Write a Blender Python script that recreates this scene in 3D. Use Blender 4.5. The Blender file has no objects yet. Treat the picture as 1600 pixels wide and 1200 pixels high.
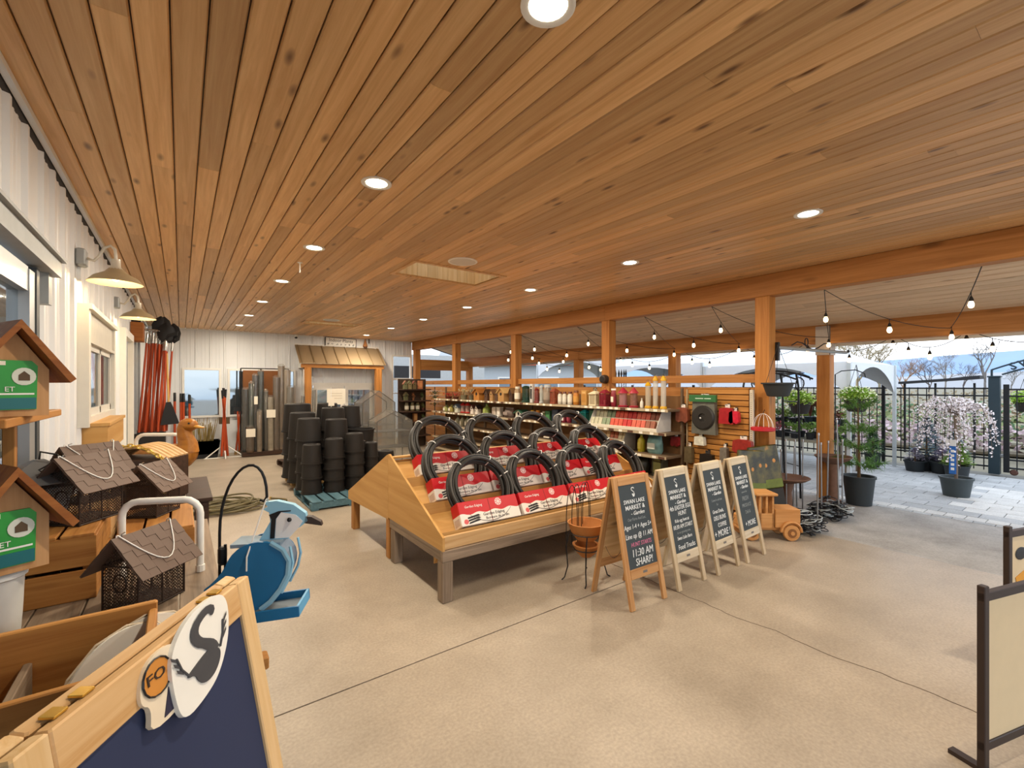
import bpy, bmesh, math, random
from mathutils import Vector, Matrix, Euler
R = math.radians
PI = math.pi
scene = bpy.context.scene
COL = scene.collection
# ------------------------------------------------------------------ camera, sky, exposure
CAMH, FPX, YAW = 1.75, 707.0, R(36.19)
cam_data = bpy.data.cameras.new('camera')
cam = bpy.data.objects.new('camera', cam_data)
COL.objects.link(cam)
cam.location = (0, 0, CAMH)
cam.rotation_euler = (R(90), 0, -YAW)
cam_data.sensor_width = 36
cam_data.lens = FPX / 1600 * 36
cam_data.shift_y = 3 / 1600
cam_data.clip_start = 0.05
cam_data.clip_end = 3000
scene.camera = cam
scene.view_settings.view_transform = 'Standard'
scene.view_settings.look = 'None'
scene.view_settings.gamma = 1
scene.view_settings.use_curve_mapping = False
scene.view_settings.exposure = 0.22
scene.cycles.max_bounces = 7
scene.cycles.diffuse_bounces = 3
scene.cycles.glossy_bounces = 3
scene.cycles.transmission_bounces = 4
scene.cycles.transparent_max_bounces = 10
scene.cycles.caustics_reflective = False
scene.cycles.caustics_refractive = False

SKY_STRENGTH = 2.8
LAMP_W = 33.0
world = bpy.data.worlds.new('sky')
scene.world = world
world.use_nodes = True
wn, wl = world.node_tree.nodes, world.node_tree.links
wn.clear()
w_out = wn.new('ShaderNodeOutputWorld')
w_bg = wn.new('ShaderNodeBackground')
w_tc = wn.new('ShaderNodeTexCoord')
w_map = wn.new('ShaderNodeMapping')
w_map.inputs['Scale'].default_value = (1.0, 1.0, 4.5)
w_no = wn.new('ShaderNodeTexNoise')
w_no.inputs['Scale'].default_value = 1.7
w_no.inputs['Detail'].default_value = 7
w_no.inputs['Roughness'].default_value = 0.55
w_cr = wn.new('ShaderNodeValToRGB')
w_cr.color_ramp.elements[0].position = 0.33
w_cr.color_ramp.elements[0].color = (0.30, 0.40, 0.54, 1)
w_cr.color_ramp.elements[1].position = 0.60
w_cr.color_ramp.elements[1].color = (0.74, 0.77, 0.81, 1)
wl.new(w_tc.outputs['Generated'], w_map.inputs['Vector'])
wl.new(w_map.outputs['Vector'], w_no.inputs['Vector'])
wl.new(w_no.outputs['Fac'], w_cr.inputs['Fac'])
wl.new(w_cr.outputs['Color'], w_bg.inputs['Color'])
w_bg.inputs['Strength'].default_value = SKY_STRENGTH
wl.new(w_bg.outputs['Background'], w_out.inputs['Surface'])

# ------------------------------------------------------------------ pixel helpers (1600x1200 frame -> place in the room)
SN, CS = math.sin(YAW), math.cos(YAW)
def ray(px, py):
    u = (px - 800) / FPX
    return Vector((u * CS + SN, -u * SN + CS, (603 - py) / FPX))
def fl(px, py, z=0.0):
    r = ray(px, py); return r * ((z - CAMH) / r.z) + Vector((0, 0, CAMH))
def oX(px, py, X):
    r = ray(px, py); return r * (X / r.x) + Vector((0, 0, CAMH))
def oY(px, py, Y):
    r = ray(px, py); return r * (Y / r.y) + Vector((0, 0, CAMH))
def od(px, py, t):
    return ray(px, py) * t + Vector((0, 0, CAMH))

# ------------------------------------------------------------------ mesh builder
class MB:
    def __init__(s): s.v = []; s.f = []
    def add(s, vs, fs):
        o = len(s.v); s.v += [tuple(v) for v in vs]; s.f += [tuple(i + o for i in f) for f in fs]; return s
    def box(s, c, d, rot=None):
        x, y, z = d[0] / 2, d[1] / 2, d[2] / 2
        vs = [Vector(p) for p in ((-x,-y,-z),(x,-y,-z),(x,y,-z),(-x,y,-z),(-x,-y,z),(x,-y,z),(x,y,z),(-x,y,z))]
        if rot is not None:
            m = rot if isinstance(rot, Matrix) else Euler(rot).to_matrix()
            vs = [m @ v for v in vs]
        c = Vector(c)
        return s.add([v + c for v in vs], [(0,3,2,1),(4,5,6,7),(0,1,5,4),(1,2,6,5),(2,3,7,6),(3,0,4,7)])
    def b2(s, a, b):
        return s.box([(a[i] + b[i]) / 2 for i in range(3)], [abs(b[i] - a[i]) for i in range(3)])
    def bbox(s, c, d, bev=0.01):   # box with chamfered vertical + top edges
        x, y, z = d[0] / 2, d[1] / 2, d[2] / 2; b = bev
        def ring(x, y, zz): return [(-x+b,-y,zz),(x-b,-y,zz),(x,-y+b,zz),(x,y-b,zz),(x-b,y,zz),(-x+b,y,zz),(-x,y-b,zz),(-x,-y+b,zz)]
        rs = [ring(x-b, y-b, -z), ring(x, y, -z+b), ring(x, y, z-b), ring(x-b, y-b, z)]
        return s.rings([[Vector(p) + Vector(c) for p in r] for r in rs])
    def rings(s, rs, cap=True, closed=False):
        n = len(rs[0]); vs = [v for r in rs for v in r]; fs = []
        m = len(rs)
        for i in range(m if closed else m - 1):
            a, b = i * n, ((i + 1) % m) * n
            for j in range(n): k = (j + 1) % n; fs.append((a+j, a+k, b+k, b+j))
        if cap and not closed: fs.append(tuple(range(n))[::-1]); fs.append(tuple((m-1)*n + j for j in range(n)))
        return s.add(vs, fs)
    def tube(s, pts, r, n=6, closed=False, flat=None):
        pts = [Vector(p) for p in pts]; m = len(pts); rs = []
        up = None
        for i, p in enumerate(pts):
            if closed: t = pts[(i+1) % m] - pts[i-1]
            else: t = pts[min(i+1, m-1)] - pts[max(i-1, 0)]
            if t.length < 1e-9: t = Vector((0,0,1))
            t.normalize()
            if up is None:
                up = Vector((0,0,1)) if abs(t.z) < 0.9 else Vector((1,0,0))
            a = t.cross(up)
            if a.length < 1e-6: a = t.cross(Vector((0,1,0)))
            a.normalize(); b = a.cross(t).normalized(); up = b
            rr = r[i] if isinstance(r, (list, tuple)) else r
            fa, fb = flat if flat else (1, 1)
            rs.append([p + a * (math.cos(2*PI*j/n) * rr * fa) + b * (math.sin(2*PI*j/n) * rr * fb) for j in range(n)])
        return s.rings(rs, cap=not closed, closed=closed)
    def lathe(s, prof, n=16, c=(0,0,0), ax=None, cap=True):
        m = ax if ax is not None else Matrix.Identity(3); c = Vector(c)
        rs = [[c + m @ Vector((r * math.cos(2*PI*j/n), r * math.sin(2*PI*j/n), z)) for j in range(n)] for r, z in prof]
        return s.rings(rs, cap=cap)
    def prism(s, out, d, mat=None):   # outline (u,v) extruded along w; mat maps (u,v,w)->world
        n = len(out); mat = mat or (lambda u, v, w: (u, v, w))
        a = [mat(u, v, 0) for u, v in out]; b = [mat(u, v, d) for u, v in out]
        return s.add(a + b, [tuple(range(n))[::-1], tuple(range(n, 2*n))] + [(i, (i+1) % n, n + (i+1) % n, n + i) for i in range(n)])
    def quad(s, a, b, c, d): return s.add([a, b, c, d], [(0,1,2,3)])
    def ball(s, c, r, n=10, m=6):
        r = (r, r, r) if not isinstance(r, (tuple, list)) else r; c = Vector(c)
        rs = [[c + Vector((r[0]*math.sin(PI*i/m)*math.cos(2*PI*j/n), r[1]*math.sin(PI*i/m)*math.sin(2*PI*j/n), -r[2]*math.cos(PI*i/m))) for j in range(n)] for i in range(1, m)]
        o = len(s.v); s.rings(rs, cap=False)
        b = len(s.v); s.v += [tuple(c - Vector((0,0,r[2]))), tuple(c + Vector((0,0,r[2])))]
        L = o + (m-2)*n
        for j in range(n): s.f.append((b, o+(j+1)%n, o+j)); s.f.append((b+1, L+j, L+(j+1)%n))
        return s
    def leaves(s, c, rad, k, size, rng, droop=0.0, shell=0.5):
        c = Vector(c)
        for _ in range(k):
            d = Vector((rng.gauss(0,1), rng.gauss(0,1), rng.gauss(0,1))).normalized() * (shell + (1-shell) * rng.random())
            p = c + Vector((d.x*rad[0], d.y*rad[1], d.z*rad[2]))
            a = Vector((rng.gauss(0,1), rng.gauss(0,1), rng.gauss(0,.6) - droop)).normalized()
            b = a.cross(Vector((rng.gauss(0,1), rng.gauss(0,1), rng.gauss(0,1)))).normalized()
            q = size * rng.uniform(.7, 1.3)
            s.add([p - a*q*.5, p + b*q*.28, p + a*q*.5, p - b*q*.28], [(0,1,2,3)])
        return s
    def mesh(s, name, mat, smooth=False):
        me = bpy.data.meshes.new(name); me.from_pydata(s.v, [], s.f)
        bm = bmesh.new(); bm.from_mesh(me); bmesh.ops.recalc_face_normals(bm, faces=bm.faces[:]); bm.to_mesh(me); bm.free()
        if smooth:
            me.polygons.foreach_set('use_smooth', [True] * len(me.polygons))
            try: me.set_sharp_from_angle(angle=R(40))
            except Exception: pass
        if mat is not None: me.materials.append(mat)
        return me
    def build(s, name, mat, parent=None, smooth=False, loc=None, rot=None):
        return obj(name, s.mesh(name, mat, smooth), parent, loc, rot)
def obj(name, data, parent=None, loc=None, rot=None, scale=None):
    o = bpy.data.objects.new(name, data); COL.objects.link(o)
    if parent is not None: o.parent = parent
    if loc is not None: o.location = loc
    if rot is not None: o.rotation_euler = rot
    if scale is not None: o.scale = scale
    return o
def tag(o, label, cat=None, group=None, kind=None):
    o['label'] = label
    if cat: o['category'] = cat
    if group: o['group'] = group
    if kind: o['kind'] = kind
    return o
def thing(name, label, cat, loc=(0,0,0), rz=0.0, group=None, rot=None):
    o = bpy.data.objects.new(name, None); COL.objects.link(o); o.location = loc
    o.rotation_euler = rot if rot is not None else (0, 0, rz)
    o.empty_display_size = 0.1
    return tag(o, label, cat, group)
def struct(name, label, mb=None, mat=None, parent=None, smooth=False):
    o = mb.build(name, mat, parent, smooth) if mb is not None else bpy.data.objects.new(name, None)
    if mb is None: COL.objects.link(o)
    o['kind'] = 'structure'; o['label'] = label
    return o
KIDS = {}
def copy_tree(root, loc=None, rz=None, label=None, rot=None, parent=None):
    c = root.copy(); COL.objects.link(c); c.parent = parent
    if loc is not None: c.location = loc
    if rz is not None: c.rotation_euler = (0, 0, rz)
    if rot is not None: c.rotation_euler = rot
    if label: c['label'] = label
    for ch in kids(root): copy_tree(ch, parent=c)
    return c
def kids(root): return [o for o in COL.objects if o.parent == root]
def text(name, body, size, mat, parent, loc, rot=(R(90),0,0), align='CENTER', ext=0.0008, shear=0.0, bold=0.0, xs=1.0):
    cu = bpy.data.curves.new(name, 'FONT'); cu.body = body; cu.size = size; cu.align_x = align; cu.align_y = 'CENTER'
    cu.extrude = ext; cu.shear = shear; cu.offset = bold; cu.resolution_u = 2
    cu.materials.append(mat)
    tmp = bpy.data.objects.new(name, cu); me = bpy.data.meshes.new_from_object(tmp)
    bpy.data.objects.remove(tmp); bpy.data.curves.remove(cu)
    return obj(name, me, parent, loc, rot, (xs, 1, 1))
def smooth_out(o, n=2):
    for _ in range(n): o = [q for (a, b), (c, d) in zip(o, o[1:] + o[:1]) for q in ((a*.75 + c*.25, b*.75 + d*.25), (a*.25 + c*.75, b*.25 + d*.75))]
    return o
ORD = ['first','second','third','fourth','fifth','sixth','seventh','eighth','ninth','tenth','eleventh','twelfth','thirteenth','fourteenth','fifteenth','sixteenth','seventeenth','eighteenth','nineteenth','twentieth']
ORD += ['twenty-' + w for w in ORD[:9]] + ['thirtieth'] + ['thirty-' + w for w in ORD[:9]]

# ------------------------------------------------------------------ materials
MATS = {}
def srgb(c):
    if isinstance(c, str): c = tuple(int(c[i:i+2], 16) / 255 for i in (0, 2, 4))
    return tuple(((x + .055) / 1.055) ** 2.4 if x > .04045 else x / 12.92 for x in c) + (1,)
def newmat(name):
    m = bpy.data.materials.new(name); m.use_nodes = True
    return m, m.node_tree.nodes, m.node_tree.links, m.node_tree.nodes['Principled BSDF']
def plain(c, rough=0.6, metal=0.0, var=0.08, key=None, scale=14.0, trans=0.0, emis=None, bump=0.0, spec=0.4, alpha=None):
    k = key or ('p', c, rough, metal, var, trans, str(emis), bump, scale)
    if k in MATS: return MATS[k]
    m, n, l, p = newmat('paint_' + (c if isinstance(c, str) else 'c'))
    p.inputs['Roughness'].default_value = rough; p.inputs['Metallic'].default_value = metal
    p.inputs['Specular IOR Level'].default_value = spec
    base = srgb(c)
    tc = n.new('ShaderNodeTexCoord'); no = n.new('ShaderNodeTexNoise'); no.inputs['Scale'].default_value = scale; no.inputs['Detail'].default_value = 4
    l.new(tc.outputs['Object'], no.inputs['Vector'])
    mx = n.new('ShaderNodeMixRGB')
    mx.inputs[1].default_value = tuple(max(0, x * (1 - var * 1.6)) for x in base[:3]) + (1,)
    mx.inputs[2].default_value = tuple(min(1, x * (1 + var)) for x in base[:3]) + (1,)
    l.new(no.outputs['Fac'], mx.inputs[0]); l.new(mx.outputs[0], p.inputs['Base Color'])
    if trans:
        p.inputs['Transmission Weight'].default_value = trans
    if bump:
        b = n.new('ShaderNodeBump'); b.inputs['Strength'].default_value = bump; b.inputs['Distance'].default_value = 0.01
        l.new(no.outputs['Fac'], b.inputs['Height']); l.new(b.outputs['Normal'], p.inputs['Normal'])
    if emis:
        p.inputs['Emission Color'].default_value = srgb(emis[0]); p.inputs['Emission Strength'].default_value = emis[1]
    if alpha is not None: p.inputs['Alpha'].default_value = alpha
    MATS[k] = m; return m
def glassy(c, key, alpha=0.35, rough=0.08, metal=0.0):
    if key in MATS: return MATS[key]
    m, n, l, p = newmat(key)
    p.inputs['Base Color'].default_value = srgb(c); p.inputs['Roughness'].default_value = rough; p.inputs['Metallic'].default_value = metal
    tr = n.new('ShaderNodeBsdfTransparent'); mix = n.new('ShaderNodeMixShader')
    tr.inputs[0].default_value = tuple(min(1, .45 + .55 * x) for x in srgb(c)[:3]) + (1,)
    mix.inputs[0].default_value = alpha
    l.new(tr.outputs[0], mix.inputs[1]); l.new(p.outputs[0], mix.inputs[2])
    l.new(mix.outputs[0], n['Material Output'].inputs['Surface'])
    MATS[key] = m; return m
def wood(c1, c2, axis='y', scale=1.0, rough=0.55, key=None, knots=0.5, world=True, hv=0.25, knotc='5a3418', spec=0.3):
    k = key or ('w', c1, c2, axis, scale, knots, world, hv)
    if k in MATS: return MATS[k]
    m, n, l, p = newmat('wood_' + c1)
    p.inputs['Roughness'].default_value = rough; p.inputs['Specular IOR Level'].default_value = spec
    if world: src = n.new('ShaderNodeNewGeometry').outputs['Position']
    else: src = n.new('ShaderNodeTexCoord').outputs['Object']
    oi = n.new('ShaderNodeObjectInfo')
    cx = n.new('ShaderNodeVectorMath'); cx.operation = 'MULTIPLY'; cx.inputs[1].default_value = (17.3, 31.1, 11.7)
    comb = n.new('ShaderNodeCombineXYZ')
    for i in range(3): l.new(oi.outputs['Random'], comb.inputs[i])
    l.new(comb.outputs[0], cx.inputs[0])
    ad = n.new('ShaderNodeVectorMath'); l.new(src, ad.inputs[0]); l.new(cx.outputs[0], ad.inputs[1])
    st = {'x': (1.2, 28, 28), 'y': (28, 1.2, 28), 'z': (28, 28, 1.2)}[axis]
    mp = n.new('ShaderNodeMapping'); mp.inputs['Scale'].default_value = tuple(x * scale for x in st); l.new(ad.outputs[0], mp.inputs['Vector'])
    no = n.new('ShaderNodeTexNoise'); no.inputs['Scale'].default_value = 1.0; no.inputs['Detail'].default_value = 6; no.inputs['Roughness'].default_value = .62; no.inputs['Distortion'].default_value = 0.6
    l.new(mp.outputs[0], no.inputs['Vector'])
    cr = n.new('ShaderNodeValToRGB'); cr.color_ramp.elements[0].position = .3; cr.color_ramp.elements[0].color = srgb(c2)
    cr.color_ramp.elements[1].position = .68; cr.color_ramp.elements[1].color = srgb(c1); l.new(no.outputs['Fac'], cr.inputs['Fac'])
    out = cr.outputs['Color']
    if knots:
        sk = {'x': (2.2, 7, 7), 'y': (7, 2.2, 7), 'z': (7, 7, 2.2)}[axis]
        mk = n.new('ShaderNodeMapping'); mk.inputs['Scale'].default_value = tuple(x * scale for x in sk); l.new(ad.outputs[0], mk.inputs['Vector'])
        vo = n.new('ShaderNodeTexVoronoi'); vo.inputs['Scale'].default_value = 1.0; l.new(mk.outputs[0], vo.inputs['Vector'])
        kr = n.new('ShaderNodeValToRGB'); kr.color_ramp.elements[0].position = .05; kr.color_ramp.elements[0].color = (1,1,1,1)
        kr.color_ramp.elements[1].position = .17; kr.color_ramp.elements[1].color = (0,0,0,1); l.new(vo.outputs['Distance'], kr.inputs['Fac'])
        mu = n.new('ShaderNodeMath'); mu.operation = 'MULTIPLY'; mu.inputs[1].default_value = knots; l.new(kr.outputs['Color'], mu.inputs[0])
        mx = n.new('ShaderNodeMixRGB'); mx.inputs[2].default_value = srgb(knotc); l.new(mu.outputs[0], mx.inputs[0]); l.new(out, mx.inputs[1]); out = mx.outputs[0]
    if hv:
        hs = n.new('ShaderNodeHueSaturation')
        mr = n.new('ShaderNodeMapRange'); mr.inputs['To Min'].default_value = 1 - hv; mr.inputs['To Max'].default_value = 1 + hv * .7
        l.new(oi.outputs['Random'], mr.inputs['Value']); l.new(mr.outputs[0], hs.inputs['Value'])
        l.new(out, hs.inputs['Color']); out = hs.outputs['Color']
    l.new(out, p.inputs['Base Color'])
    b = n.new('ShaderNodeBump'); b.inputs['Strength'].default_value = .12; b.inputs['Distance'].default_value = .004
    l.new(no.outputs['Fac'], b.inputs['Height']); l.new(b.outputs['Normal'], p.inputs['Normal'])
    MATS[k] = m; return m
def concrete(c1, c2, key, scale=1.2, speck=True, rough=0.5, world=True, hv=0.0):
    m, n, l, p = newmat(key)
    p.inputs['Roughness'].default_value = rough; p.inputs['Specular IOR Level'].default_value = .35
    src = n.new('ShaderNodeNewGeometry').outputs['Position']
    no = n.new('ShaderNodeTexNoise'); no.inputs['Scale'].default_value = scale; no.inputs['Detail'].default_value = 9; no.inputs['Roughness'].default_value = .62; l.new(src, no.inputs['Vector'])
    cr = n.new('ShaderNodeValToRGB'); cr.color_ramp.elements[0].position = .32; cr.color_ramp.elements[0].color = srgb(c2)
    cr.color_ramp.elements[1].position = .66; cr.color_ramp.elements[1].color = srgb(c1); l.new(no.outputs['Fac'], cr.inputs['Fac'])
    n2 = n.new('ShaderNodeTexNoise'); n2.inputs['Scale'].default_value = 60 if speck else 140; n2.inputs['Detail'].default_value = 3; l.new(src, n2.inputs['Vector'])
    mr = n.new('ShaderNodeMapRange'); mr.inputs['From Min'].default_value = .3; mr.inputs['From Max'].default_value = .7; mr.inputs['To Min'].default_value = .86; mr.inputs['To Max'].default_value = 1.1; l.new(n2.outputs['Fac'], mr.inputs['Value'])
    mx = n.new('ShaderNodeMixRGB'); mx.blend_type = 'MULTIPLY'; mx.inputs[0].default_value = 1; l.new(cr.outputs[0], mx.inputs[1]); l.new(mr.outputs[0], mx.inputs[2])
    out = mx.outputs[0]
    if hv:
        oi = n.new('ShaderNodeObjectInfo'); hs = n.new('ShaderNodeHueSaturation'); m2 = n.new('ShaderNodeMapRange'); m2.inputs['To Min'].default_value = 1 - hv; m2.inputs['To Max'].default_value = 1 + hv
        l.new(oi.outputs['Random'], m2.inputs['Value']); l.new(m2.outputs[0], hs.inputs['Value']); l.new(out, hs.inputs['Color']); out = hs.outputs['Color']
    l.new(out, p.inputs['Base Color'])
    b = n.new('ShaderNodeBump'); b.inputs['Strength'].default_value = .15; b.inputs['Distance'].default_value = .004; l.new(n2.outputs['Fac'], b.inputs['Height']); l.new(b.outputs['Normal'], p.inputs['Normal'])
    MATS[key] = m; return m

M = {}
M['plank'] = wood('e2b882', 'c6965f', 'y', key='plank', knots=.85, hv=.26, rough=.4, spec=.5)
M['soffit'] = wood('e8cfae', 'd4b490', 'y', key='soffit', knots=.5, hv=.13, rough=.6)
M['beam'] = wood('c4864a', '9e652f', 'y', scale=.6, key='beam', knots=.6, hv=.0)
M['post'] = wood('cc8c48', 'a8682c', 'z', scale=.6, key='post', knots=.5, hv=.08)
M['rail'] = wood('c88c4c', 'a66a34', 'y', scale=.7, key='rail', knots=.4, hv=.1)
M['crossbeam'] = wood('c98f4f', 'a86a30', 'x', scale=.6, key='crossbeam', knots=.5, hv=.08)
M['ply'] = wood('d2a566', 'bb8a48', 'x', scale=.35, key='ply', knots=.0, hv=.05, world=False)
M['ply_y'] = wood('d2a566', 'bb8a48', 'y', scale=.35, key='plyy', knots=.0, hv=.05, world=False)
M['oldwood'] = wood('9c8873', '6b5a49', 'x', key='oldwood', knots=.4, hv=.1, world=False)
M['oldwood_z'] = wood('9c8873', '6b5a49', 'z', key='oldwoodz', knots=.3, hv=.1, world=False)
M['oldwood_y'] = wood('9c8873', '6b5a49', 'y', key='oldwoody', knots=.3, hv=.1, world=False)
M['pine'] = wood('d9b483', 'c0935c', 'x', key='pine', knots=.6, hv=.08, world=False)
M['pine_z'] = wood('e2c394', 'cda46c', 'z', key='pinez', knots=.2, hv=.08, world=False)
M['pine_y'] = wood('d9b483', 'c0935c', 'y', key='piney', knots=.5, hv=.08, world=False)
M['cedar'] = wood('c08a4a', '9c6430', 'x', key='cedar', knots=.5, hv=.1, world=False)
M['cedar_y'] = wood('c08a4a', '9c6430', 'y', key='cedary', knots=.5, hv=.1, world=False)
M['cedar_z'] = wood('c08a4a', '9c6430', 'z', key='cedarz', knots=.5, hv=.1, world=False)
M['redwood'] = wood('a5672f', '81461d', 'x', key='redwood', knots=.2, hv=.08, world=False)
M['darkwood'] = wood('4a3428', '2a1c15', 'x', key='darkwood', knots=.2, hv=.1, world=False)
M['concrete'] = concrete('b2a492', '978a79', 'concrete', 1.1, rough=.42)
M['asphalt'] = concrete('b5b2ae', '989591', 'asphalt', 2.2, rough=.85)
M['paver'] = concrete('b9bbbc', 'a5a7a9', 'paver', 5, rough=.75, hv=.1)
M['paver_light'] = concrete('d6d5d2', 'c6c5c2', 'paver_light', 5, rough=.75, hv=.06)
M['ground'] = concrete('8e8877', '75705e', 'ground', .6, rough=.9)
M['white_metal'] = plain('e6e8ea', .38, 0, .03, scale=3, spec=.5)
M['white'] = plain('f0eee8', .5, 0, .03)
M['cream'] = plain('e6dcc4', .6)
M['paper'] = plain('f2ead9', .8, var=.03)
M['black'] = plain('17171a', .45, var=.1)
M['iron'] = plain('1d1f22', .4, .2, .1)
M['rubber'] = plain('2a2724', .45, var=.15)
M['pot'] = plain('1b1715', .6, var=.18, scale=6)
M['chrome'] = plain('c8c8c6', .25, .9, .03)
M['steel'] = plain('9a9c9d', .35, .8, .08)
M['galv'] = plain('a8acad', .5, .3, .1)
M['red'] = plain('c8141e', .5)
M['navy'] = plain('26304f', .7, var=.05, scale=4)
M['slate'] = plain('3c4448', .75, var=.12, scale=3)
M['chalk'] = plain('e9ecec', .9, var=.05)
M['chalk_pink'] = plain('d77b9a', .9)
M['chalk_dim'] = plain('8e9698', .9)
M['brass'] = plain('d8b45a', .3, .9, .03)
M['glass'] = glassy('f4fafa', 'clear_glass', .08)
M['window'] = glassy('c3ccd0', 'window_glass', .5, .03, 1.0)
M['wrap'] = glassy('e8e6e0', 'plastic_wrap', .13, .15, .6)
def lampmat(key, c, s):
    m, n, l, p = newmat(key); p.inputs['Base Color'].default_value = (0,0,0,1)
    p.inputs['Emission Color'].default_value = srgb(c); p.inputs['Emission Strength'].default_value = s
    return m
M['led'] = lampmat('led_disc', 'fff0d2', 14)
M['bulb'] = lampmat('warm_bulb', 'ffdca0', 9)
M['bulb_dim'] = lampmat('string_bulb', 'ffd9a6', 8)
# ------------------------------------------------------------------ the building
D, XW, XB, ZC = 13.88, -0.655, 6.09, 3.19
Y0 = -3.2                      # the porch ends behind the camera
rng = random.Random(5)
SKYL = [(2.2, 3.4, 4.88, 5.54), (2.26, 3.4, 10.68, 11.2)]
# ceiling: backing + tongue and groove planks
PW = 0.124
ceiling = struct('ceiling', 'brown knotty tongue and groove plank ceiling over the whole porch')
def strip(mb, x0, x1, y0, y1, z0, z1): mb.b2((x0, y0, z0), (x1, y1, z1))
bk = MB()
xs = sorted({XW - .1, XB + .2} | {s[0] for s in SKYL} | {s[1] for s in SKYL})
ys = sorted({Y0, D + .1} | {s[2] for s in SKYL} | {s[3] for s in SKYL})
for i in range(len(xs) - 1):
    for j in range(len(ys) - 1):
        cx, cy = (xs[i] + xs[i+1]) / 2, (ys[j] + ys[j+1]) / 2
        if any(s[0] < cx < s[1] and s[2] < cy < s[3] for s in SKYL): continue
        strip(bk, xs[i], xs[i+1], ys[j], ys[j+1], ZC + .018, ZC + .06)
bk.build('ceiling_backing', M['darkwood'], ceiling)
def plank_mesh(name, w, mat):
    c = .009
    g = .0028; out = [(-w/2 + g, .02), (-w/2 + g, c), (-w/2 + c, 0), (w/2 - c, 0), (w/2 - g, c), (w/2 - g, .02)]
    return MB().prism(out, 1.0, lambda u, v, t: (u, t, v)).mesh(name, mat)
pm = plank_mesh('plank', PW, M['plank'])
nx = int((XB - XW) / PW) + 1
for i in range(nx):
    x = XW + PW * (i + .5)
    if x > XB + PW / 2: break
    cuts = [Y0]
    y = Y0 + rng.uniform(1.5, 4.5)
    while y < D - .6: cuts.append(y); y += rng.choice((3.05, 3.66, 4.27, 4.88)) * rng.uniform(.9, 1.1)
    cuts.append(D)
    segs = list(zip(cuts[:-1], cuts[1:]))
    for s in SKYL:
        if s[0] - PW/2 < x < s[1] + PW/2:
            ns = []
            for a, b in segs:
                if b <= s[2] or a >= s[3]: ns.append((a, b))
                else:
                    if a < s[2]: ns.append((a, s[2]))
                    if b > s[3]: ns.append((s[3], b))
            segs = ns
    for a, b in segs:
        if b - a < .05: continue
        obj('plank', pm, ceiling, (x, a + .0006, ZC), None, (1, b - a - .0012, 1))
# roof over the ceiling, skylight wells and panes
roof = MB()
for i in range(len(xs) - 1):
    for j in range(len(ys) - 1):
        cx, cy = (xs[i] + xs[i+1]) / 2, (ys[j] + ys[j+1]) / 2
        if any(s[0] < cx < s[1] and s[2] < cy < s[3] for s in SKYL): continue
        strip(roof, xs[i] - (.5 if i == 0 else 0), xs[i+1], ys[j], ys[j+1] + (.1 if j == len(ys) - 2 else 0), ZC + .5, ZC + .56)
struct('roof', 'flat porch roof above the plank ceiling', roof, M['galv'])
pb = plank_mesh('well_board', .1, M['pine_z'])
for k, s in enumerate(SKYL):
    w = struct('window_%d' % (k + 5), ['skylight well of pale pine boards in the ceiling beside the round speaker, nearer one', 'skylight well of pale pine boards in the ceiling by the back wall'][k])
    hgt = .56
    nb = round((s[1] - s[0]) / .145)
    bw = (s[1] - s[0]) / nb
    bm_ = MB().bbox((0, 0, hgt / 2), (bw - .002, .02, hgt), .003).mesh('well_board', M['pine_z'])
    for b in range(nb):
        for yy in (s[2] + .011, s[3] - .011): obj('well_board', bm_, w, (s[0] + bw * (b + .5), yy, ZC + .005))
    nb2 = round((s[3] - s[2]) / .145); bw2 = (s[3] - s[2]) / nb2
    bm2 = MB().bbox((0, 0, hgt / 2), (.02, bw2 - .002, hgt), .003).mesh('well_board', M['pine_z'])
    for b in range(nb2):
        for xx in (s[0] + .011, s[1] - .011): obj('well_board', bm2, w, (xx, s[2] + bw2 * (b + .5), ZC + .005))
    fr = MB()
    for a, b in (((s[0]-.05, s[2]-.05), (s[1]+.05, s[2])), ((s[0]-.05, s[3]), (s[1]+.05, s[3]+.05)), ((s[0]-.05, s[2]), (s[0], s[3])), ((s[1], s[2]), (s[1]+.05, s[3]))):
        fr.b2((a[0], a[1], ZC - .012), (b[0], b[1], ZC + .002))
    fr.build('well_trim', M['plank'], w)
    MB().b2((s[0] - .03, s[2] - .03, ZC + .575), (s[1] + .03, s[3] + .03, ZC + .585)).build('pane', M['glass'], w)
# outer soffit, sloping down to the outer beam
X2, Z2 = 8.07, 1.75 + .95
soff = struct('ceiling_outer', 'pale wood plank soffit sloping down over the outer walkway')
sl = math.atan2(Z2 - ZC, X2 - (XB + .2)); L2 = math.hypot(X2 + .5 - XB - .2, (Z2 - ZC) * 1.25)
om = plank_mesh('plank', PW, M['soffit'])
ns = int(L2 / PW)
for i in range(ns):
    d = PW * (i + .5); y = Y0
    while y < D:
        e = min(D, y + rng.choice((3.66, 4.88, 6.1)) * (rng.uniform(.4, 1) if y == Y0 else 1))
        obj('plank', om, soff, (XB + .2 + d * math.cos(sl), y + .0006, ZC + d * math.sin(sl)), (0, -sl, 0), (1, e - y - .0012, 1)); y = e
MB().prism([(XB + .15, ZC + .02), (X2 + .62, Z2 - .11), (X2 + .62, Z2 - .05), (XB + .15, ZC + .12)], D + .3 - Y0, lambda u, v, t: (u, Y0 + t, v)).build('soffit_backing', M['darkwood'], soff)
MB().b2((X2 + .6, Y0, Z2 - .3), (X2 + .66, D, Z2 + .06)).build('fascia', M['white'], soff)
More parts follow.
